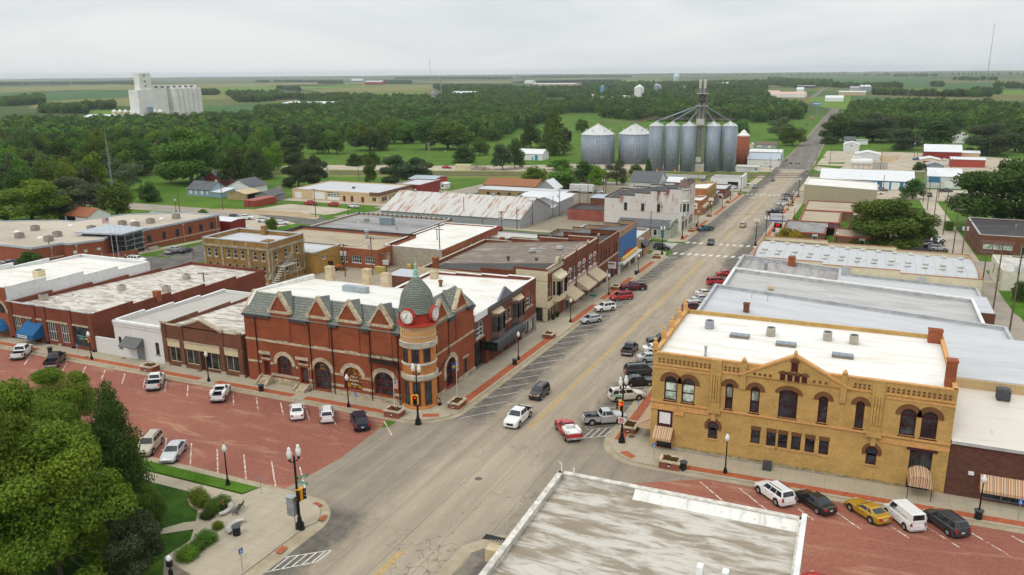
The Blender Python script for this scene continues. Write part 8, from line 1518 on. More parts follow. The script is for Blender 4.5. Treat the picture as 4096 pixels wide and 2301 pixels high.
for(c,x,y),lb,sg,L_ in(((14,20,1215),'level crossing mast on the left with its signal arm over the road',1,9),((14,385,1265),'level crossing mast on the right with its signal arm over the road',-1,9)):
 p=G(c,x,y);t_=thing('crossing_signal',lb,'crossing signal',p);MB().cyl((0,0,0),(0,0,7.8),.22,.16,8).build('mast',GREYM,t_,l=1);m=MB()
 for z in(6.4,7.1):m.cyl((0,0,z),(sg*L_,0,z),.08,.06,5)
 for k in range(8):m.cyl((sg*L_*k/8,0,6.4),(sg*L_*(k+1)/8,0,7.1),.04,.04,4)
 m.build('arm',GREYM,t_,l=1);m=MB()
 for u in(.5,.66,.92,1.0):m.cyl((sg*L_*u,-.3,6.7),(sg*L_*u,-.1,6.7),.42,.42,12)
 for z in(2.4,):m.cyl((-.5,-.3,z),(-.5,-.1,z),.35,.35,10);m.cyl((.5,-.3,z),(.5,-.1,z),.35,.35,10)
 m.build('lamp',BLACK,t_,l=1);g_=MB();r2_=MB()
 for k in range(8):(r2_ if k%2 else g_).cyl((-sg*.6+.0,0,1.2+1.1*k),(-sg*.6+.05,0,1.2+1.1*(k+1)),.08,.08,5)
 g_.build('gate_white',WHITE,t_,l=1);r2_.build('gate_red',plain('sign_red',(.5,.01,.02),.5),t_,l=1)
# utility poles and wires
POLES={}
def pole(key,c,x,y,yt,lb,arms=1,tr=0,az=None,r=.15,mat=None,bare=False):
 p=G(c,x,y);h=min(max(top(p,q(c,x,yt)),4),16);t_=thing('utility_pole',lb,'utility pole',p,group='wooden utility poles');MB().cyl((0,0,-.2),(0,0,h),r*1.1,r*.75,8).build('pole',mat or WOODP,t_,l=1);az=R(90 if az is None else az);u=Vector((math.sin(az),math.cos(az),0));POLES[key]=(Vector(p)+Vector((0,0,h-.4)),u)
 for k in range(arms):
  z=h-.35-1.1*k;MB().obox((0,-.14),(u.x,u.y),2.5,.12,z-.08,z+.08).build('crossarm',mat or WOODP,t_,l=1);m=MB()
  for s_ in(-1.1,-.5,.5,1.1):m.cyl((u.x*s_,u.y*s_-.14,z+.08),(u.x*s_,u.y*s_-.14,z+.3),.05,.04,6)
  m.build('insulator',GREYM,t_,l=1)
 for k in range(tr):
  s_=(-.5,.5,0)[k];MB().lathe([(.02,h-2.9),(.28,h-2.85),(.3,h-1.9),(.25,h-1.8),(.02,h-1.75)],10,(u.x*s_,u.y*s_-.3)).build('transformer',flat('transformer_grey',(.5,.5,.5),.5),t_,l=1)
 return t_
for a in(('a',21,125,565,325,'utility pole at the far left edge behind the justice centre'),('b',21,1045,436,205,'utility pole with a grey box beside the lattice mast'),('c',21,970,436,290,'bare leaning pole by the rust roofed garage',0),('d',21,1808,382,125,'bare pole on the lawn before the pale blue cottage',0),('e',21,2242,352,40,'utility pole right of the pale blue cottage',0),('f',21,520,865,665,'dark pole before the justice centre wall',0),('g',31,1193,190,-90,'utility pole rising behind the white brick shop',1,0),('h',21,2082,1356,975,'utility pole against the east wall of the long brick store',1,0),('i',22,900,1028,690,'utility pole with two transformers behind city hall',1,2),('j',22,1172,1010,622,'tall utility pole right before the brick garage windows',1,1),('k',22,1318,1048,780,'utility pole with three transformers behind the chimneys',1,3),('l',22,1342,860,665,'short pole carrying a flood lamp by the brick garage',0),('m',22,1853,942,490,'tall utility pole beside the white roofed store',2,0),('n',22,1827,850,545,'bare pole just left of the tall one by the white roofed store',0),('o',22,602,428,138,'utility pole at the edge of the gravel lot'),('p',22,1412,396,190,'utility pole at the corner of the rusty warehouse street'),('q',22,2092,490,222,'pole in front of the rusty warehouse roof',0),('r',22,2468,560,362,'utility pole with transformers by the end of the rusty warehouse',1,2),('s',22,2278,590,440,'short pole beside the white roofed store end',0),('u',22,120,1085,740,'utility pole in front of the ochre brick building')):pole(*a)
for a in(('A',12,728,1345,1180,'utility pole with transformers by the railway at left',1,2),('Bb',12,1032,1312,1140,'leaning pole by the railway trees',0),('Cc',12,1500,1322,1212,'pole in front of the willow clump',0),('Dd',12,65,1396,1275,'utility pole left of the long lawn, right of a pair',0),('Ee',12,45,1425,1285,'utility pole left of the long lawn, left of a pair'),('Ff',12,1912,1102,985,'utility pole with a transformer near the beige trailer',1,1),('Gg',12,2475,1215,1040,'pole beside the brush pile',0),('Hh',12,2560,915,790,'pole in the trees behind the white garage'),('I2',12,2410,975,862,'pole on the grass behind the white garage',0),('J',23,205,512,252,'pole at the gable end of the rusty warehouse',1),('K2',23,50,552,320,'bare pole before the rusty warehouse gable',0),('L2',23,410,422,212,'brown pole beside the grey steel shed',0),('M2',23,477,416,150,'utility pole with a transformer before the steel shed',1,1),('N2',23,680,306,130,'brown pole before the white flat office',0),('O2',23,762,306,50,'utility pole with two arms before the white flat office',2),('P2',23,920,192,5,'utility pole with transformers by the silver car, left of a pair',1,2),('Q2',23,945,152,5,'utility pole by the silver car, right of a pair',0),('R2',23,547,158,40,'thin pole before the round tree and white trailer',0),('S2',23,1388,652,360,'pole rising behind the sage green shop',0),('T2',23,1866,110,0,'brown pole beside the turret near the railway',0),('U2',23,342,142,5,'thin pole behind the orange roofed house',0)):pole(*a)
for a in(('V',24,2140,1178,760,'dark utility pole at the corner of the barrel roofed building'),('W',34,2247,190,-570,'utility pole in the alley behind the stained roofs'),('X',34,2400,478,-1090,'tall utility pole with transformers nearest us in the alley',1,2),('Y',24,1848,836,335,'wooden utility pole at the end of the bank car park',1,0),('Z',24,1942,850,450,'pale utility pole with two transformers beside the alley',1,2),('Aa',24,1757,602,150,'leaning utility pole with a transformer at the edge of the car park',1,1),('Ab',24,1662,475,120,'dark pole in the middle of the gravel alley',0),('Ac',24,1598,352,55,'thin pole in the gravel alley',0),('Ad',24,1556,277,-60,'dark pole at the street end of the gravel alley',0),('Ae',24,1712,232,60,'leaning dark pole before the blue and white building',0),('Af',24,1150,197,0,'pole before the blue metal shop',0),('Ag',14,620,1152,955,'pole on the sandy lot left of the tank',0),('Ah',14,482,1196,1035,'bare pole beside the highway verge',0),('Ai',14,1130,1202,985,'dark pole right of the storage tank',0),('Aj',14,1467,1092,905,'utility pole with a transformer left of the red barn',1,1),('Ak',14,1500,1070,990,'dark pole close to the red barn gable',1),('Al',14,1840,1202,1085,'pole in front of the red long shed',0),('Am',14,1476,1312,1175,'dark pole behind the blue metal shop roof',0),('An',14,272,1000,870,'brown pole on the lawn left of the highway',0),('Ao',14,92,1137,990,'pole by the feed store with an arm',0),('Ap',24,130,640,320,'thick wooden pole beside the bank sign',0),('Aq',13,940,1250+197,1235,'pole by the railway trees left of the grey garage',0),('Ar',11,1050,1447+50,1190,'x')):
 if a[-1]!='x':pole(*a)
p=G(21,1172,430);t_=thing('lattice_mast','tall grey lattice radio mast behind the justice centre','mast',p);m=MB();h=27
for k in range(3):a=R(120*k);m.cyl((.45*math.cos(a),.45*math.sin(a),0),(.2*math.cos(a),.2*math.sin(a),h),.05,.04,5)
for j in range(27):
 for k in range(3):a,b_=R(120*k),R(120*k+120);r0,r1=.45-.25*j/27,.45-.25*(j+1)/27;m.cyl((r0*math.cos(a),r0*math.sin(a),j),(r1*math.cos(b_),r1*math.sin(b_),j+1),.025,.025,4)
m.build('lattice',GREYM,t_,l=1);MB().cyl((0,0,h),(0,0,h+5),.05,.03,5).tube([(-.8,0,h-8),(.8,0,h-8)],.04,4).tube([(.7,0,h-8),(.7,0,h-5)],.04,4).build('antenna',GREYM,t_,l=1)
p=G(24,1143,772);t_=thing('flood_lamp','dark pole with two outstretched flood lamps beside the large tree','street lamp',p);MB().cyl((0,0,0),(0,0,8.3),.1,.07,8).build('pole',BLACK,t_,l=1);MB().tube([(-3,0,8.2),(0,0,7.9),(3,0,8.2)],.05,5).build('arm',BLACK,t_,l=1)
for s_ in(-1,1):MB().lathe([(.1,8.0),(.4,8.1),(.3,8.4),(.05,8.45)],10,(s_*3.1,0)).build('lamp_head',GREYM,t_,l=1)
WIRE=plain('wire_grey',(.05,.05,.055),.6);nW=0
def wire(a,b_,lb,offs=(-1.1,.5,1.1),sag=.9,r=.022):
 (p0,u0),(p1,u1)=POLES[a],POLES[b_];m=MB()
 for o in offs:
  A=p0+u0*o;B_=p1+u1*o;pts=[A+(B_-A)*(i/8)-Vector((0,0,sag*4*(i/8)*(1-i/8)))for i in range(9)];m.tube(pts,r,3)
 tag(m.build('power_line',WIRE,None,p0),lb,'power line','sagging power lines')
for a,b_,lb in(('a','b','power lines over the trees behind the justice centre'),('b','e','power lines from the lattice mast to the pale blue cottage'),('e','o','power lines from the cottage to the gravel lot'),('o','p','power lines over the gravel lot toward the warehouse'),('h','i','power lines behind city hall, western span'),('i','j','power lines between the two poles by the brick garage'),('j','m','power lines from the brick garage to the tall pole'),('m','r','power lines from the tall pole to the warehouse end'),('r','J','power lines along the warehouse gable'),('J','M2','power lines from the warehouse gable to the steel shed'),('M2','O2','power lines before the white flat office'),('O2','P2','power lines toward the silver car'),('X','W','power lines over the alley, nearest span'),('W','V','power lines over the alley, middle span'),('V','Z','power lines over the alley beside the white stucco building'),('Z','Y','short power lines between the alley poles'),('Y','Aa','power lines along the bank car park'),('Aa','Ae','power lines toward the blue and white building'),('Ae','Aj','power lines over the railway toward the red barn'),('u','k','power lines before the ochre brick building')):wire(a,b_,lb)
A=Vector((-68,250,-3.5));B_=Vector((-17,258,-2.5));m=MB().tube([A+(B_-A)*(i/10)-Vector((0,0,1.2*4*(i/10)*(1-i/10)))for i in range(11)],.03,3);tag(m.build('street_cable',WIRE,None,A),'single dark cable sagging across the main street','cable')
# people
SKIN=flat('skin',(.45,.25,.17),.6);HAIR=flat('brown_hair',(.06,.03,.015),.8)
def skinned(name,verts,edges,radii,mat,par=None,loc=None,sub=1):
 me=bpy.data.meshes.new('tmp');me.from_pydata(verts,edges,[]);o=bpy.data.objects.new('tmp',me);COL.objects.link(o);sk=o.modifiers.new('s','SKIN');o.modifiers.new('u','SUBSURF').levels=sub
 for v,r in zip(me.skin_vertices[0].data,radii):v.radius=(r,r)
 me.skin_vertices[0].data[0].use_root=True;me2=bpy.data.meshes.new_from_object(o.evaluated_get(bpy.context.evaluated_depsgraph_get()));bpy.data.objects.remove(o);me2  .materials.clear();me2  .materials.append(mat);me2  .polygons.foreach_set('use_smooth',[True]*len(me2  .polygons));r_=bpy.data.objects.new(name,me2);link(r_,par)
 if loc:r_.location=loc
 return r_
def person(lb,p,rz,seated,top_m,leg_m,lean=0.):
 t_=thing('person',lb,'person',p,rz);hz=.55 if seated else.93
 V,E,Rr=[],[],[]
 def add(v,r,par=None):
  V.append(v);Rr.append(r)
  if par is not None:E.append((par,len(V)-1))
  return len(V)-1
 pel=add((0,0,hz),.14);ab=add((0,-.02,hz+.2),.125,pel);ch=add((0,0,hz+.42),.15,ab);nk=add((0,-.01,hz+.58),.055,ch);hd=add((0,-.03,hz+.68),.085,nk);add((0,-.02,hz+.80),.075,hd);limbs=[]
 for s_ in(-1,1):
  sh=add((s_*.19,0,hz+.47),.06,ch);el=add((s_*.26,-.03,hz+.2),.042,sh);wr_=add((s_*.2,-.24,hz+.14),.03,el)if seated else add((s_*.25,-.12,hz-.03),.03,el);hp=V[wr_];pm=add((hp[0],hp[1]-.04,hp[2]-.05),.032,wr_)
  for k in range(5):f_=add((hp[0]+(-.03+.018*k),hp[1]-.07,hp[2]-.09),.009,pm);add((hp[0]+(-.03+.018*k),hp[1]-.075,hp[2]-(.13+.012*(2-abs(k-2)))),.008,f_)
  hi=add((s_*.1,0,hz-.06),.09,pel)
  if seated:kn=add((s_*.12,-.42,hz-.02),.062,hi);an=add((s_*.12,-.48,.12),.04,kn);add((s_*.12,-.62,.07),.038,an);limbs.append([V[hi],V[kn],V[an]])
  else:kn=add((s_*.11,-.03,.5),.06,hi);an=add((s_*.11,0,.09),.042,kn);add((s_*.12,-.14,.04),.036,an);limbs.append([V[hi],V[kn],V[an]])
  limbs.append([V[sh],V[el],tuple(Vector(V[el])*.3+Vector(V[wr_])*.7)])
 skinned('body',V,E,Rr,SKIN,t_);sv=[V[ch],V[ab],V[pel]];se=[(0,1),(1,2)];sr=[.165,.14,.15]
 for l in(limbs[1],limbs[3]):n_=len(sv);sv+=l;sr+=[.07,.055,.045];se+=[(0,n_),(n_,n_+1),(n_+1,n_+2)]
 skinned('shirt',sv,se,sr,top_m,t_);sv=[V[pel]];se=[];sr=[.155]
 for l in(limbs[0],limbs[2]):n_=len(sv);sv+=l;sr+=[.1,.075,.055];se+=[(0,n_),(n_,n_+1),(n_+1,n_+2)]
 skinned('trousers',sv,se,sr,leg_m,t_);MB().ball((0,.0,hz+.79),.098,12).build('hair',HAIR,t_,l=1,smooth=True);m=MB()
 for s_ in(-1,1):m.ball((s_*.03,-.108,hz+.72),.012,6)
 m.build('eyes',BLACK,t_,l=1);MB().ext([(-.012,-.105,hz+.67),(.012,-.105,hz+.67),(0,-.1,hz+.71)],(0,-.02,0)).build('nose',SKIN,t_,l=1);MB().box(-.025,.025,-.113,-.10,hz+.635,hz+.645).build('mouth',plain('lip',(.3,.08,.07),.6),t_,l=1)
 return t_
p=G(32,1828,1068);pw=person('person with a white shirt and red vest seated in a wheelchair by the tower',p,R(-15),True,WHITE,TRIM);MB().box(-.09,.09,-.185,-.12,.72,1.03).build('vest',plain('vest_red',(.5,.02,.03),.7),pw,l=1)
t_=thing('wheelchair','black wheelchair with red sides at the city hall corner','wheelchair',p,R(-15));MB().box(-.26,.26,-.3,.22,.3,.42).build('seat',BLACK,t_,l=1);MB().box(-.26,.26,.18,.25,.42,1.15).build('backrest',BLACK,t_,l=1);MB().box(-.22,.22,-.7,-.45,.03,.07).build('footrest',BLACK,t_,l=1)
for s_ in(-1,1):MB().cyl((s_*.30,.1,.3),(s_*.35,.1,.3),.3,.3,16).build('wheel',RUBBER,t_,l=1);MB().cyl((s_*.28,-.42,.1),(s_*.32,-.42,.1),.1,.1,10).build('caster',RUBBER,t_,l=1);MB().box(*sorted((s_*.27,s_*.31)),-.3,.15,.3,.6).build('side_panel',REDP,t_,l=1)
p=G(21,1252,862);person('person in a dark shirt standing before the justice centre',p,R(160),False,flat('dark_shirt',(.05,.05,.06),.8),flat('khaki',(.3,.24,.16),.8));p=G(21,1266,850);person('person in a pale shirt standing behind the dark shirted one',p,R(120),False,flat('pale_shirt',(.4,.38,.36),.8),flat('blue_jeans',(.05,.07,.13),.8))
# trees and shrubs
def leafm(name,c,c2,tr=.28):
 t=NT(name);oi=t.new('ShaderNodeObjectInfo')
 n=t.ramp(t.noise((3.2,3.2,3.2),3,.6,obj=True),.32,.68);n2=t.ramp(t.noise((.55,.55,.55),2),.35,.65)
 col=t.mix(n,c,c2);col=t.mix(t.math('MULTIPLY',n2,.35),col,dk(c2,1.25))
 hv=t.new('ShaderNodeHueSaturation');t.L(col,hv.inputs['Color']);r=oi.outputs['Random']
 hv.inputs['Hue'].default_value=.5;t.L(t.math('ADD',t.math('MULTIPLY',r,.05),.472),hv.inputs['Hue']);t.L(t.math('ADD',t.math('MULTIPLY',r,.55),.74),hv.inputs['Value'])
 m=t.fin(hv.outputs[0],.65,0,.2);tl=t.new('ShaderNodeBsdfTranslucent');t.L(hv.outputs[0],tl.inputs['Color']);mx_=t.new('ShaderNodeMixShader');mx_.inputs[0].default_value=tr
 t.L(t.b.outputs[0],mx_.inputs[1]);t.L(tl.outputs[0],mx_.inputs[2]);t.L(mx_.outputs[0],t.n['Material Output'].inputs[0]);return m
LEAF=dict(deep=leafm('leaf_deep',(.036,.082,.012),(.066,.13,.02)),mid=leafm('leaf_mid',(.06,.13,.014),(.115,.20,.024)),lime=leafm('leaf_lime',(.085,.165,.014),(.17,.25,.02)),silver=leafm('leaf_silver',(.075,.115,.045),(.135,.175,.08)),purple=leafm('leaf_purple',(.028,.014,.018),(.05,.025,.028)),gold=leafm('leaf_gold',(.13,.13,.012),(.33,.22,.012)),grey=leafm('leaf_grey',(.045,.075,.03),(.085,.115,.045)))
BARK=flat('bark',(.085,.065,.048),.95,var=.35,sc=3.,obj=True);BARKP=flat('pale_bark',(.3,.27,.23),.95,var=.35,sc=3.,obj=True)
def crown_mesh(name,lobes,n,size,seed,up=.12):
 rs=np.random.RandomState(seed);L_=np.array(lobes,float);wgt=(L_[:,3]*L_[:,4]*L_[:,5])**(2/3.);idx=rs.choice(len(L_),n,p=wgt/wgt.sum())
 d=rs.normal(size=(n,3));d/=np.linalg.norm(d,axis=1)[:,None];rad=rs.uniform(.0,1.,n)**.33;rad=np.clip(rad*(1+rs.normal(0,.07,n)),0,1.18)
 c=L_[idx,:3]+d*rad[:,None]*L_[idx,3:6]
 nr=d*.75+rs.normal(size=(n,3))*.55+np.array([0,0,up]);nr/=np.linalg.norm(nr,axis=1)[:,None]
 a=np.cross(nr,rs.normal(size=(n,3)));a/=np.linalg.norm(a,axis=1)[:,None];b_=np.cross(nr,a);s_=(size*rs.uniform(.55,1.35,n))[:,None]
 v=np.stack([c-a*s_,c-b_*s_*.62+nr*s_*.18,c+a*s_,c+b_*s_*.62+nr*s_*.18],1).reshape(-1,3)
 me=bpy.data.meshes.new(name);me.vertices.add(4*n);me.vertices.foreach_set('co',v.astype('f').ravel());me.loops.add(4*n);me.loops.foreach_set('vertex_index',np.arange(4*n,dtype='i'));me.polygons.add(n);me.polygons.foreach_set('loop_start',np.arange(0,4*n,4,dtype='i'))
 me.update(calc_edges=True);return me
def trunk_mesh(name,lobes,z0,r,seed):
 rg_=random.Random(seed);m=MB();m.tube([(0,0,-.03),(rg_.uniform(-.01,.01),0,z0*.5),(rg_.uniform(-.02,.02),rg_.uniform(-.02,.02),z0)],r,7)
 m.cyl((0,0,z0),(0,0,min(z0+.3,.8)),r*.8,r*.25,6)
 for l in lobes[:7]:mid=(l[0]*.45,l[1]*.45,z0+(l[2]-z0)*.5);m.cyl((0,0,z0*.85),mid,r*.55,r*.35,5);m.cyl(mid,(l[0],l[1],l[2]+.02),r*.35,r*.1,5)
 me=bpy.data.meshes.new(name);me.from_pydata(m.v,[],m.f);return me
def rlobes(seed,k,rr,z0,z1,spread=.30,rz=1.05):
 g_=random.Random(seed);zc,zh=z0+(z1-z0)*.38,(z1-z0)*.62;out=[(0,0,(z0+z1)/2,spread*.8,spread*.8,(z1-z0)*.46)]
 for i in range(k):a=2*math.pi*i/k*2.4+g_.uniform(-.4,.4);zz=z0+(z1-z0)*((i+.5)/k);sp=spread*math.sqrt(max(.03,1-((zz-zc)/zh)**2))*g_.uniform(.8,1.12);q_=rr*g_.uniform(.55,.95);out.append((sp*math.cos(a),sp*math.sin(a),zz,q_,q_,q_*rz))
 return out
TV={}
def variant(key,lobes,n,size,z0,r,seed,n_low=260):
 cm=crown_mesh('crown',lobes,n,size,seed);cm.materials.append(LEAF['mid']);tm=trunk_mesh('trunk',lobes[1:],z0,r,seed);tm.materials.append(BARK);TV[key]=(cm,tm)
variant('oak',rlobes(1,14,.21,.18,.84,.29),4200,.028,.16,.022,1);variant('elm',rlobes(2,15,.19,.22,.87,.27),4200,.027,.2,.02,2);variant('maple',rlobes(3,13,.21,.16,.86,.27),4200,.028,.14,.02,3)
variant('tall',rlobes(4,15,.17,.14,.90,.22),4000,.026,.2,.018,4);variant('bush',rlobes(5,10,.24,.08,.82,.26),3000,.036,.05,.015,5);variant('wispy',rlobes(6,18,.15,.14,.88,.32),3000,.024,.2,.018,6)
variant('cone',[(0,0,.12+.1*i,.34*(1-i/9.5)+.03,.34*(1-i/9.5)+.03,.1)for i in range(9)],3000,.026,.08,.018,7)
variant('big',rlobes(8,30,.16,.12,.87,.32),20000,.0165,.2,.022,8);variant('locust',rlobes(9,40,.13,.10,.90,.35,.8),56000,.0098,.25,.016,9);variant('cedar',[(.05*math.sin(3*i),.05*math.cos(2*i),.1+.085*i,.36*(1-(i/10.5)**1.6)+.04,.36*(1-(i/10.5)**1.6)+.04,.11)for i in range(10)],26000,.013,.08,.02,10)
variant('willow',rlobes(11,24,.17,.12,.86,.31,.8),16000,.0175,.22,.02,11)
TN=0
def tree(v,p,h,w_,leaf,label,group,cat='tree',name='broadleaf_tree',bark=None,rz=None):
 global TN;TN+=1
 t_=thing(name,label,cat,p,random.uniform(0,6.28)if rz is None else rz,group);t_.scale=(w_,w_,h);cm,tm=TV[v]
 for nm,me in(('trunk',tm),('crown',cm)):
  o=bpy.data.objects.new(nm,me);link(o,t_);s_=o.material_slots[0];s_.link='OBJECT';s_.material=LEAF[leaf]if nm=='crown' else(bark or BARK)
 return t_
def ptree(v,c,x,y,yt,wpx,leaf,label,group='single trees about the town',k=1.25,**kw):
 p=G(c,x,y);h=max(top(p,q(c,x,yt)),1.0);return tree(v,p,h,wpx/2.5117/pxm(p)*k,leaf,label,group,**kw)
for a in(('big',11,1930,1340,745,640,'mid','huge spreading tree with a pale trunk behind the cottages'),('oak',11,2372,1390,965,300,'deep','dark tree just right of the huge pale trunked tree'),('oak',11,900,1200,970,300,'deep','dark round tree below the orange roofed bungalow'),('maple',11,1300,1260,950,470,'mid','broad mid green tree left of the purple one'),('wispy',11,1240,1420,1075,350,'silver','silvery tree behind the lattice mast'),('oak',11,1575,1080,905,120,'purple','dark purple tree beside the huge pale trunked one'),('tall',11,455,1240,905,350,'lime','yellow green tall tree at upper left'),('tall',11,340,1200,920,160,'lime','narrow yellow green tree beside the tall one at upper left'),('big',21,330,480,30,580,'lime','large yellow green tree left of the justice centre'),('willow',21,770,420,-15,520,'silver','large silver green tree behind the rust roofed garage'),('maple',21,1180,430,55,310,'mid','green tree right behind the lattice mast'),('bush',21,1505,272,55,200,'deep','rounded dark bush tree on the lawn corner'),('oak',21,60,470,240,260,'deep','dark tree at the far left edge behind the justice centre'),('oak',21,560,380,90,200,'deep','dark tree between the yellow green and silver ones'),('maple',21,2325,562,425,120,'mid','small young tree beside the white sport utility'),('maple',21,2040,412,342,95,'mid','tiny tree at the end of the justice centre roof'),('bush',21,310,935,745,205,'deep','small round tree hiding a dark car'),('maple',22,160,572,418,120,'mid','small young tree between the two patrol cars'),('willow',12,430,1375,1005,300,'grey','grey green willow on the lawn, left stem'),('willow',12,620,1370,1035,220,'grey','grey green willow on the lawn, right stem'),('oak',12,290,1130,860,380,'deep','broad dark park tree on the bright lawn at left'),('elm',12,730,1042,810,220,'mid','park tree at the head of the bright lawn'),('elm',12,815,1050,805,180,'mid','park tree at the right of the bright lawn'),('oak',12,625,1040,790,230,'deep','dark park tree behind the bright lawn'),('oak',12,1145,1012,805,340,'deep','wide dark tree behind the bare shrubs'),('elm',12,1260,1000,735,210,'mid','tall park tree left of the two stemmed one'),('oak',12,1505,940,700,270,'mid','park tree with a dark forked trunk'),('elm',12,1712,1000,690,280,'deep','dark tree behind the dead one'),('oak',12,1930,1000,690,480,'mid','largest tree above the white garage path'),('tall',12,1150,1345,1055,175,'mid','slim green tree by the railway'),('willow',12,1420,1345,1030,330,'grey','big willow clump by the railway, left half'),('willow',12,1640,1340,1060,300,'grey','big willow clump by the railway, right half'),('bush',12,1000,1165,1030,180,'deep','dark shrub by the railway yard, left one'),('bush',12,1160,1150,1010,190,'deep','dark shrub by the railway yard, right one'),('cone',12,90,1300,1075,190,'deep','dark pointed tree left of the willows'),('oak',12,2250,1060,870,190,'mid','tree left of the white blue doored garage'),('bush',12,2080,1130,950,230,'deep','dark bushy tree behind the beige trailer'),('elm',12,2480,1205,945,240,'grey','tree before the white blue doored garage'),('cone',13,420,1055,565,420,'mid','towering cone shaped tree left of the bins'),('oak',13,190,980,740,220,'deep','dark tree left of the towering cone shaped one'),('oak',13,550,955,780,120,'purple','purple leaved tree beside the bins'),('maple',13,700,830,688,140,'mid','round green tree above the left wide bin'),('bush',13,470,1205,1085,260,'mid','bushy tree by the railway left of the wide bin'),('bush',13,210,1345,1148,260,'lime','round yellow green tree by the railway'),('bush',13,525,1405,1155,320,'mid','round green tree before the white trailer'),('bush',13,725,1325,1095,260,'deep','dark bushy tree before the left wide bin'),('bush',13,860,1355,1145,190,'lime','light green bush before the wide bins'),('wispy',13,1050,1355,1095,250,'grey','loose grey green tree before the right wide bin'),('maple',13,1245,1285,1140,140,'mid','small tree before the first tall bin'),('cone',13,1368,1285,1085,130,'deep','dark pointed small tree before the first tall bin'),('oak',13,2290,850,690,190,'mid','round tree behind the brick silo'),('oak',13,30,1190,885,190,'deep','dark tree left of the white blue doored garage'),('maple',14,240,962,752,260,'mid','round bright green tree on the lawn left of the highway'),('wispy',14,120,905,660,270,'silver','leaning silver tree left of the highway'),('oak',14,700,930,640,340,'deep','dark tree hanging over the right of the highway'),('bush',14,615,945,850,160,'deep','low dark tree under the one over the highway'),('big',14,1050,925,620,470,'grey','very large grey green tree behind the sandy lot'),('willow',14,1350,1005,765,280,'grey','dark spreading tree left of the red barn'),('oak',14,1660,960,680,380,'deep','dark tree behind the red barn'),('big',14,2200,1055,715,400,'grey','large grey green tree right of the farmhouse'),('oak',14,2480,1025,715,310,'deep','dark tree at the right edge behind the big tree'),('bush',14,1520,1208,1118,125,'deep','dark round bush beside the grey gabled garage'),('bush',14,730,1350,1262,175,'mid','small tree before the blue metal shop gable'),('oak',24,1450,242,32,215,'deep','dark tree before the white roofed blue shop'),('big',24,1190,742,195,760,'mid','large feathery tree before the bank'),('bush',24,200,705,510,280,'gold','yellow green maple turning colour before the bank'),('big',24,2290,560,-190,820,'deep','enormous dark tree at the right edge'),('maple',24,2530,790,620,190,'deep','dark tree before the dark brown brick shop'),('maple',24,2550,1270,1060,190,'deep','dark tree beside the white stucco building'),('bush',22,2345,660,575,110,'lime','light green bush behind the brick row'),('bush',22,2215,720,665,80,'mid','small bush growing by the rear wing'),('oak',12,60,1290,1120,150,'deep','dark tree beside the pointed one')):
 ptree(*a,bark=BARKP if 'pale trunk' in a[7]or 'huge spread' in a[7]else None)
for a in(('locust',41,330,960,-560,1050,'lime','feathery yellow green tree in the lower left corner, farther one'),('locust',41,620,1480,-60,1250,'lime','feathery yellow green tree in the lower left corner, nearest one'),('locust',41,-100,1500,-720,1200,'lime','feathery green tree cut by the left edge'),('cedar',41,1225,720,-520,560,'deep','tall dark conifer beside the beige sport utility'),('locust',31,640,1330,660,640,'lime','bright green treetop just left of the dark conifer'),('big',41,1370,1430,690,480,'grey','grey green tree at the bottom beside the park lawn'),('big',41,1500,1010,530,330,'mid','leafy small tree leaning over the park path'),('big',41,950,1060,500,380,'deep','dark tree in the shade behind the conifer')):ptree(*a,group='park trees in the lower left corner',k=1.2)
def bush_at(c,x,y,wd,dp,h,rz,leaf,lb):
 p=G(c,x,y);t_=thing('clipped_shrub',lb,'shrub',p,rz,'clipped park shrubs');o=bpy.data.objects.new('foliage',SHRUB);link(o,t_);o.scale=(wd,dp,h);s_=o.material_slots[0];s_.link='OBJECT';s_.material=LEAF[leaf]
SHRUB=crown_mesh('foliage',[(x,y,z,.26,.26,.3)for x in(-.25,0,.25)for y in(-.25,0,.25)for z in(.3,.62)],7000,.03,21);SHRUB.materials.append(LEAF['mid'])
for a in((2010,725,3.6,1.8,1.5,R(-28),'lime','long clipped hedge beside the park path'),(2235,760,1.7,1.7,1.3,0,'mid','round clipped bush behind the curved bench, farther one'),(2165,805,1.9,1.8,1.3,0,'mid','round clipped bush at the end of the long hedge'),(2085,880,1.5,1.3,.9,0,'deep','low dark bush in the mulch bed'),(2192,990,1.0,1.0,.95,0,'lime','small ball shaped bush by the path junction'),(1885,1290,2.0,1.8,1.3,0,'lime','yellow green bush, nearest of the row of three by the pavement'),(1975,1210,1.6,1.5,1.1,0,'mid','middle bush of the row of three by the pavement'),(2080,1125,2.0,1.7,1.3,0,'mid','farthest bush of the row of three by the pavement')):bush_at(41,*a)
for c,x,y,lb in((33,415,205,'potted shrub by the cream shop, nearer one'),(33,455,178,'potted shrub by the cream shop, farther one'),(31,1302,580,'concrete tub of flowers left of the white shop door'),(31,1495,615,'concrete tub of flowers right of the white shop door')):
 p=G(c,x,y);t_=thing('potted_plant',lb,'plant',p);MB().lathe([(.2,0),(.28,.5),(.3,.55)],10).build('pot',BLACK if c==33 else CONC,t_,l=1);o=bpy.data.objects.new('foliage',SHRUB);link(o,t_);o.scale=(.9,.9,.8)if c==33 else(.6,.6,.4);o.location.z=.5;s_=o.material_slots[0];s_.link='OBJECT';s_.material=LEAF['deep' if c==33 else 'lime']
for c,x,y,wd,h,lf,lb in((24,585,730,3.5,1.6,'lime','light green bush between the bank pavilions'),(24,1105,760,2.6,2.6,'deep','dark shrub under the large feathery tree'),(24,1810,560,3.0,3.5,'mid','tall weeds at the foot of the leaning pole')):
 p=G(c,x,y);t_=thing('leafy_shrub',lb,'shrub',p);o=bpy.data.objects.new('foliage',SHRUB);link(o,t_);o.scale=(wd,wd,h);s_=o.material_slots[0];s_.link='OBJECT';s_.material=LEAF[lf]
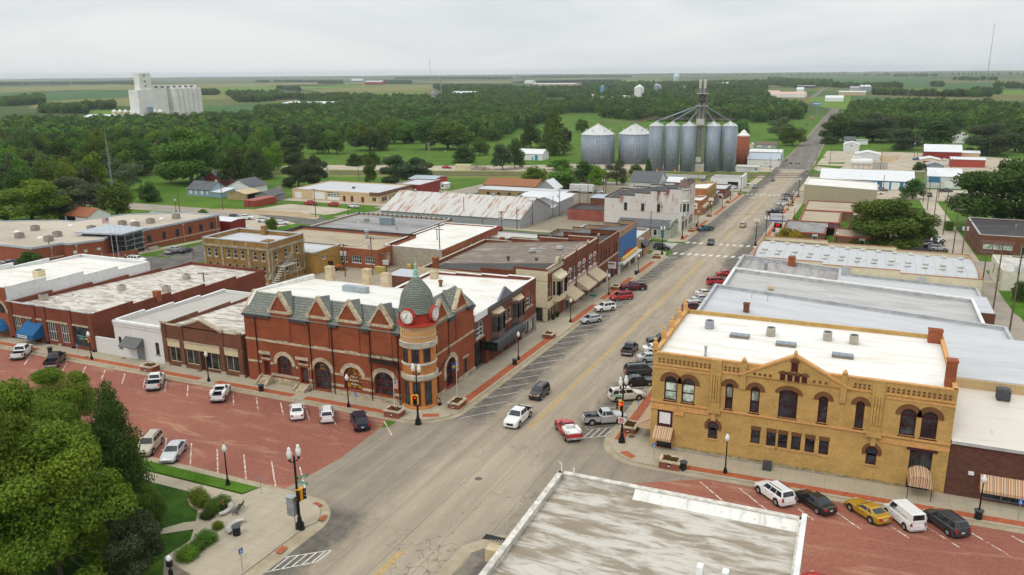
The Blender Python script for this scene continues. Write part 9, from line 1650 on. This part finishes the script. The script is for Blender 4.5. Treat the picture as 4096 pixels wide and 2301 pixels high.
def bare(c,x,y,yt,spread,lb,mat,seed):
 p=G(c,x,y);h=top(p,q(c,x,yt));t_=thing('bare_tree',lb,'tree',p);g_=random.Random(seed);m=MB()
 def grow(a,d,ln,r,k):
  b_=a+d*ln;m.cyl(a,b_,r,r*.65,5)
  if k:
   for _ in range(3):grow(b_,(d+Vector((g_.uniform(-1,1),g_.uniform(-1,1),g_.uniform(-.1,.5)))*spread).normalized(),ln*.72,r*.6,k-1)
 grow(Vector((0,0,0)),Vector((0,0,1)),h*.3,h*.018,4);m.build('branches',mat,t_,l=1)
bare(12,1742,1100,900,.45,'pale dead tree with bare upright branches',BARKP,3);bare(21,1945,890,745,.75,'small leafless tree beside the ochre brick building',BARK,5)
p=G(12,2230,1205);m=MB();g_=random.Random(4)
for i in range(260):a=Vector((g_.gauss(0,6),g_.gauss(0,2.5),0));a.z=max(0,3.6-abs(a.x)*.3-abs(a.y)*.5)*g_.random();d=Vector((g_.uniform(-1,1),g_.uniform(-1,1),g_.uniform(-.1,.5))).normalized()*g_.uniform(1.5,4);m.cyl(a,a+d,.07,.03,4)
tag(m.build('brush_pile',flat('dry_brush',(.2,.13,.1),.95,var=.3),None,p,l=1),'brown pile of cut brush beside the railway yard','brush pile')
def inpoly(x,y,P):
 c=False;j=len(P)-1
 for i in range(len(P)):
  if(P[i][1]>y)!=(P[j][1]>y)and x<(P[j][0]-P[i][0])*(y-P[i][1])/(P[j][1]-P[i][1])+P[i][0]:c=not c
  j=i
 return c
WOODS=[((11,60,760),(11,1000,765),(11,1650,740),(11,2100,720),(11,2572,700),(12,150,800),(12,0,960),(11,2300,960),(11,1700,960),(11,1000,960),(11,300,1000),(11,0,960)),((12,0,640),(12,500,595),(12,900,560),(12,1700,545),(12,2572,520),(13,0,520),(13,330,600),(13,330,740),(13,0,830),(12,2400,930),(12,2100,940),(12,1600,940),(12,1300,960),(12,940,960),(12,880,900),(12,700,920),(12,500,960),(12,200,1000),(12,0,1050)),((13,0,560),(13,550,565),(13,1100,540),(13,1700,520),(13,2572,520),(14,100,560),(14,380,600),(14,330,700),(14,0,740),(13,2572,740),(13,2000,720),(13,1300,720),(13,640,660),(13,300,700)),((14,640,640),(14,830,575),(14,1500,562),(14,2572,600),(14,2572,850),(14,2100,860),(14,1900,800),(14,1400,800),(14,800,800),(14,570,800),(14,560,700)),((12,150,478),(12,700,472),(12,1750,500),(12,1750,545),(12,900,560),(12,500,585),(12,480,520)),((13,0,410),(13,250,405),(13,740,405),(13,1100,385),(13,1700,405),(13,1900,440),(13,2572,430),(13,2572,515),(13,1700,515),(13,1160,475),(13,1030,540),(13,540,540),(13,540,480),(13,0,560)),((11,0,1100),(11,280,1110),(11,640,1130),(11,700,1280),(11,0,1330)),((21,0,60),(21,560,100),(21,1000,200),(21,950,330),(21,620,300),(21,0,420)),((11,2230,800),(11,2572,760),(12,200,1000),(12,60,1060),(11,2500,980),(11,2300,960)),((11,300,1000),(11,800,1000),(11,1000,960),(11,1600,960),(11,2300,960),(11,2560,1000),(11,2200,1060),(11,1700,1100),(11,1560,1020),(11,1100,1030),(11,900,1060),(11,620,1010)),((11,640,1120),(11,1250,1180),(11,1600,1210),(11,1560,1280),(11,1100,1300),(11,700,1260)),((11,2200,1180),(11,2572,1150),(12,200,1190),(12,100,1290),(11,2500,1290))]
pts=[];rg=random.Random(12)
for W_ in WOODS:
 P_=gp(*W_);x0,x1=min(p[0]for p in P_),max(p[0]for p in P_);y0,y1=min(p[1]for p in P_),max(p[1]for p in P_);dm=math.hypot((x0+x1)/2,y0);s_=8.6+dm*.0035;y=y0
 while y<y1:
  x=x0+rg.uniform(0,s_)
  while x<x1:
   a,b_=x+rg.uniform(-.35,.35)*s_,y+rg.uniform(-.35,.35)*s_
   if inpoly(a,b_,P_)and not(-52<a<-18)and not(b_>620 and math.sin(a/47)*math.sin(b_/83+a/160)>.62):pts.append((math.hypot(a,b_),a,b_))
   x+=s_*(1+max(0,b_-900)*.0004)
  y+=s_*(1+max(0,y-900)*.0004)
pts.sort();NI=min(296-TN,len(pts));KINDT=('oak','elm','maple','oak','elm','tall');LK=('deep','mid','deep','mid','grey','mid','lime')
for k,(d_,x,y)in enumerate(pts[:NI]):
 lf=rg.choice(LK);lbl={'deep':'dark green','mid':'mid green','grey':'grey green','lime':'yellow green'}[lf];side='left of the highway' if x<-40 else 'right of the highway';tree(rg.choice(KINDT),(x,y,gz(x,y)),rg.uniform(12.5,21),rg.uniform(12,18),lf,lbl+' broad tree among the dense woods beyond the railway, '+side,'trees of the dense woods '+side+', '+lbl)
FAR=pts[NI:]
for(cs,s_,h)in((((11,0,335),(11,500,330),(11,1000,330),(11,1380,318),(11,1380,352),(11,700,352),(11,0,362)),55,13),(((11,0,575),(11,450,545),(11,430,500),(11,0,520)),11,13),(((11,400,640),(11,870,645),(11,860,600),(11,500,600)),11,13),(((11,790,600),(11,1170,600),(11,1150,560),(11,900,570)),13,15),(((11,1820,455),(11,2200,455),(11,2200,440),(11,1830,445)),17,12),(((11,2290,460),(12,290,460),(12,290,500),(12,0,530),(11,2400,530)),20,13),(((12,0,328),(12,870,325),(12,870,318),(12,0,322)),60,13),(((12,620,345),(12,870,345),(12,860,335),(12,640,335)),40,12),(((12,1270,345),(12,1560,345),(12,1550,325),(12,1280,325)),40,16),(((12,1390,298),(12,2572,298),(12,2572,282),(12,1390,285)),90,15),(((13,0,285),(13,1200,280),(13,1150,268),(13,300,268)),90,15),(((13,690,345),(13,1700,345),(13,2572,330),(13,2572,420),(13,1900,420),(13,1700,400),(13,1100,380),(13,740,390)),42,13),(((14,0,290),(14,300,320),(14,640,330),(14,620,375),(14,280,385),(14,0,360)),38,13),(((14,1050,455),(14,1350,455),(14,1340,440),(14,1060,440)),14,11),(((14,1230,462),(14,1980,475),(14,1960,462),(14,1260,455)),16,9),(((14,1640,372),(14,1750,372),(14,1740,360),(14,1650,360)),16,18),(((14,1560,468),(14,2220,482),(14,2210,470),(14,1580,460)),17,9),(((14,2040,435),(14,2350,450),(14,2340,435),(14,2050,425)),17,12),(((14,1860,310),(14,2300,315),(14,2290,300),(14,1870,300)),60,15),(((14,1270,272),(14,1700,272),(14,1700,264),(14,1270,264)),80,16),(((14,600,385),(14,1350,395),(14,1340,370),(14,640,360)),45,10),(((14,2250,390),(14,2572,395),(14,2560,380),(14,2300,370)),40,12),(((12,200,400),(12,450,425),(12,430,410),(12,220,390)),45,12),(((12,1770,380),(13,0,395),(13,0,440),(12,1900,430)),24,14),(((12,1900,440),(13,0,450),(13,0,560),(12,2572,520),(12,1800,530)),20,14),(((11,0,308),(12,0,285),(12,1500,270),(13,0,262),(13,0,258),(12,0,275),(11,0,302)),260,14),(((13,0,262),(14,0,258),(14,2572,262),(14,2572,250),(14,0,246),(13,0,252)),240,16),(((14,0,240),(14,2572,238),(14,2572,228),(14,0,230)),420,18),(((11,0,298),(12,2000,262),(12,2000,255),(11,0,292)),420,16)):
 P_=gp(*cs);x0,x1=min(p[0]for p in P_),max(p[0]for p in P_);y0,y1=min(p[1]for p in P_),max(p[1]for p in P_);n_=0;tgt=0
 A_=abs(sum(P_[i-1][0]*P_[i][1]-P_[i][0]*P_[i-1][1]for i in range(len(P_))))/2;tgt=min(int(A_/s_**2*1.6)+6,700)
 for _ in range(tgt*12):
  a,b_=rg.uniform(x0,x1),rg.uniform(y0,y1)
  if inpoly(a,b_,P_):FAR.append((math.hypot(a,b_),a,b_));n_+=1
  if n_>=tgt:break
me=bpy.data.meshes.new('distant_trees');me.vertices.add(len(FAR));me.vertices.foreach_set('co',np.array([(a,b_,gz(a,b_))for _,a,b_ in FAR],dtype='f').ravel())
for nm,tp,vals in(('size','FLOAT',[rg.uniform(10,16)*(1.0 if d_<2500 else 1.25)for d_,a,b_ in FAR]),('kind','INT',[rg.randrange(3)for _ in FAR]),('turn','FLOAT',[rg.uniform(0,6.28)for _ in FAR])):
 at=me.attributes.new(nm,tp,'POINT');at.data.foreach_set('value',vals)
o=bpy.data.objects.new('distant_trees',me);COL.objects.link(o);tag(o,'mass of distant woods, hedgerows and shelter belts out to the horizon','trees',None,'stuff')
ng=bpy.data.node_groups.new('scatter','GeometryNodeTree');ng.interface.new_socket('Geometry',in_out='INPUT',socket_type='NodeSocketGeometry');ng.interface.new_socket('Geometry',in_out='OUTPUT',socket_type='NodeSocketGeometry')
gi,go,jn=ng.nodes.new('NodeGroupInput'),ng.nodes.new('NodeGroupOutput'),ng.nodes.new('GeometryNodeJoinGeometry')
def natt(nm,tp):n_=ng.nodes.new('GeometryNodeInputNamedAttribute');n_.data_type=tp;n_.inputs[0].default_value=nm;return n_.outputs[0]
for k,v in enumerate(('oak','elm','maple')):
 low=crown_mesh('far_crown_mesh',rlobes(30+k,8,.24,.12,.88,.27),420,.075,40+k);low.materials.append(LEAF[('deep','mid','deep')[k]])
 x,y=FAR[k][1],FAR[k][2];po=bpy.data.objects.new('broadleaf_tree',low);COL.objects.link(po);po.location=(x+4,y,gz(x,y));po.scale=(14,14,13);tag(po,'round leafy tree deep inside the dense woods, far back','tree','round trees deep inside the woods')
 oi=ng.nodes.new('GeometryNodeObjectInfo');oi.inputs[0].default_value=po;oi.inputs[1].default_value=True;ip=ng.nodes.new('GeometryNodeInstanceOnPoints');cm_=ng.nodes.new('FunctionNodeCompare');cm_.data_type='INT';cm_.operation='EQUAL';cm_.inputs[3].default_value=k
 tr_=ng.nodes.new('GeometryNodeTransform');tr_.inputs['Scale'].default_value=(1/14,1/14,1/13)
 rt_=ng.nodes.new('ShaderNodeCombineXYZ');sc2=ng.nodes.new('ShaderNodeCombineXYZ');l_=ng.links.new
 l_(natt('kind','INT'),cm_.inputs[2]);l_(cm_.outputs[0],ip.inputs['Selection']);l_(gi.outputs[0],ip.inputs['Points']);l_(oi.outputs['Geometry'],ip.inputs['Instance']);l_(natt('turn','FLOAT'),rt_.inputs[2]);l_(rt_.outputs[0],ip.inputs['Rotation'])
 s3=natt('size','FLOAT');mm=ng.nodes.new('ShaderNodeMath');mm.operation='MULTIPLY';mm.inputs[1].default_value=1.15;l_(s3,mm.inputs[0]);l_(mm.outputs[0],sc2  .inputs[0]);l_(mm.outputs[0],sc2  .inputs[1]);l_(s3,sc2  .inputs[2]);l_(sc2  .outputs[0],ip.inputs['Scale']);l_(ip.outputs[0],jn.inputs[0])
l_(jn.outputs[0],go.inputs[0]);md=o.modifiers.new('scatter','NODES');md.node_group=ng
# haze
m=MB().box(-15500,15500,-400,16500,-32,75);t=NT('haze_air');t.n.remove(t.b);pv=t.new('ShaderNodeVolumePrincipled');pv.inputs['Color'].default_value=(.86,.93,1.0,1);pv.inputs['Density'].default_value=5e-5;pv.inputs['Anisotropy'].default_value=.0
t.L(pv.outputs[0],t.n['Material Output'].inputs['Volume']);hz_=m.build('haze',t.m);hz_['kind']='stuff';hz_['label']='pale blue haze over the far fields'
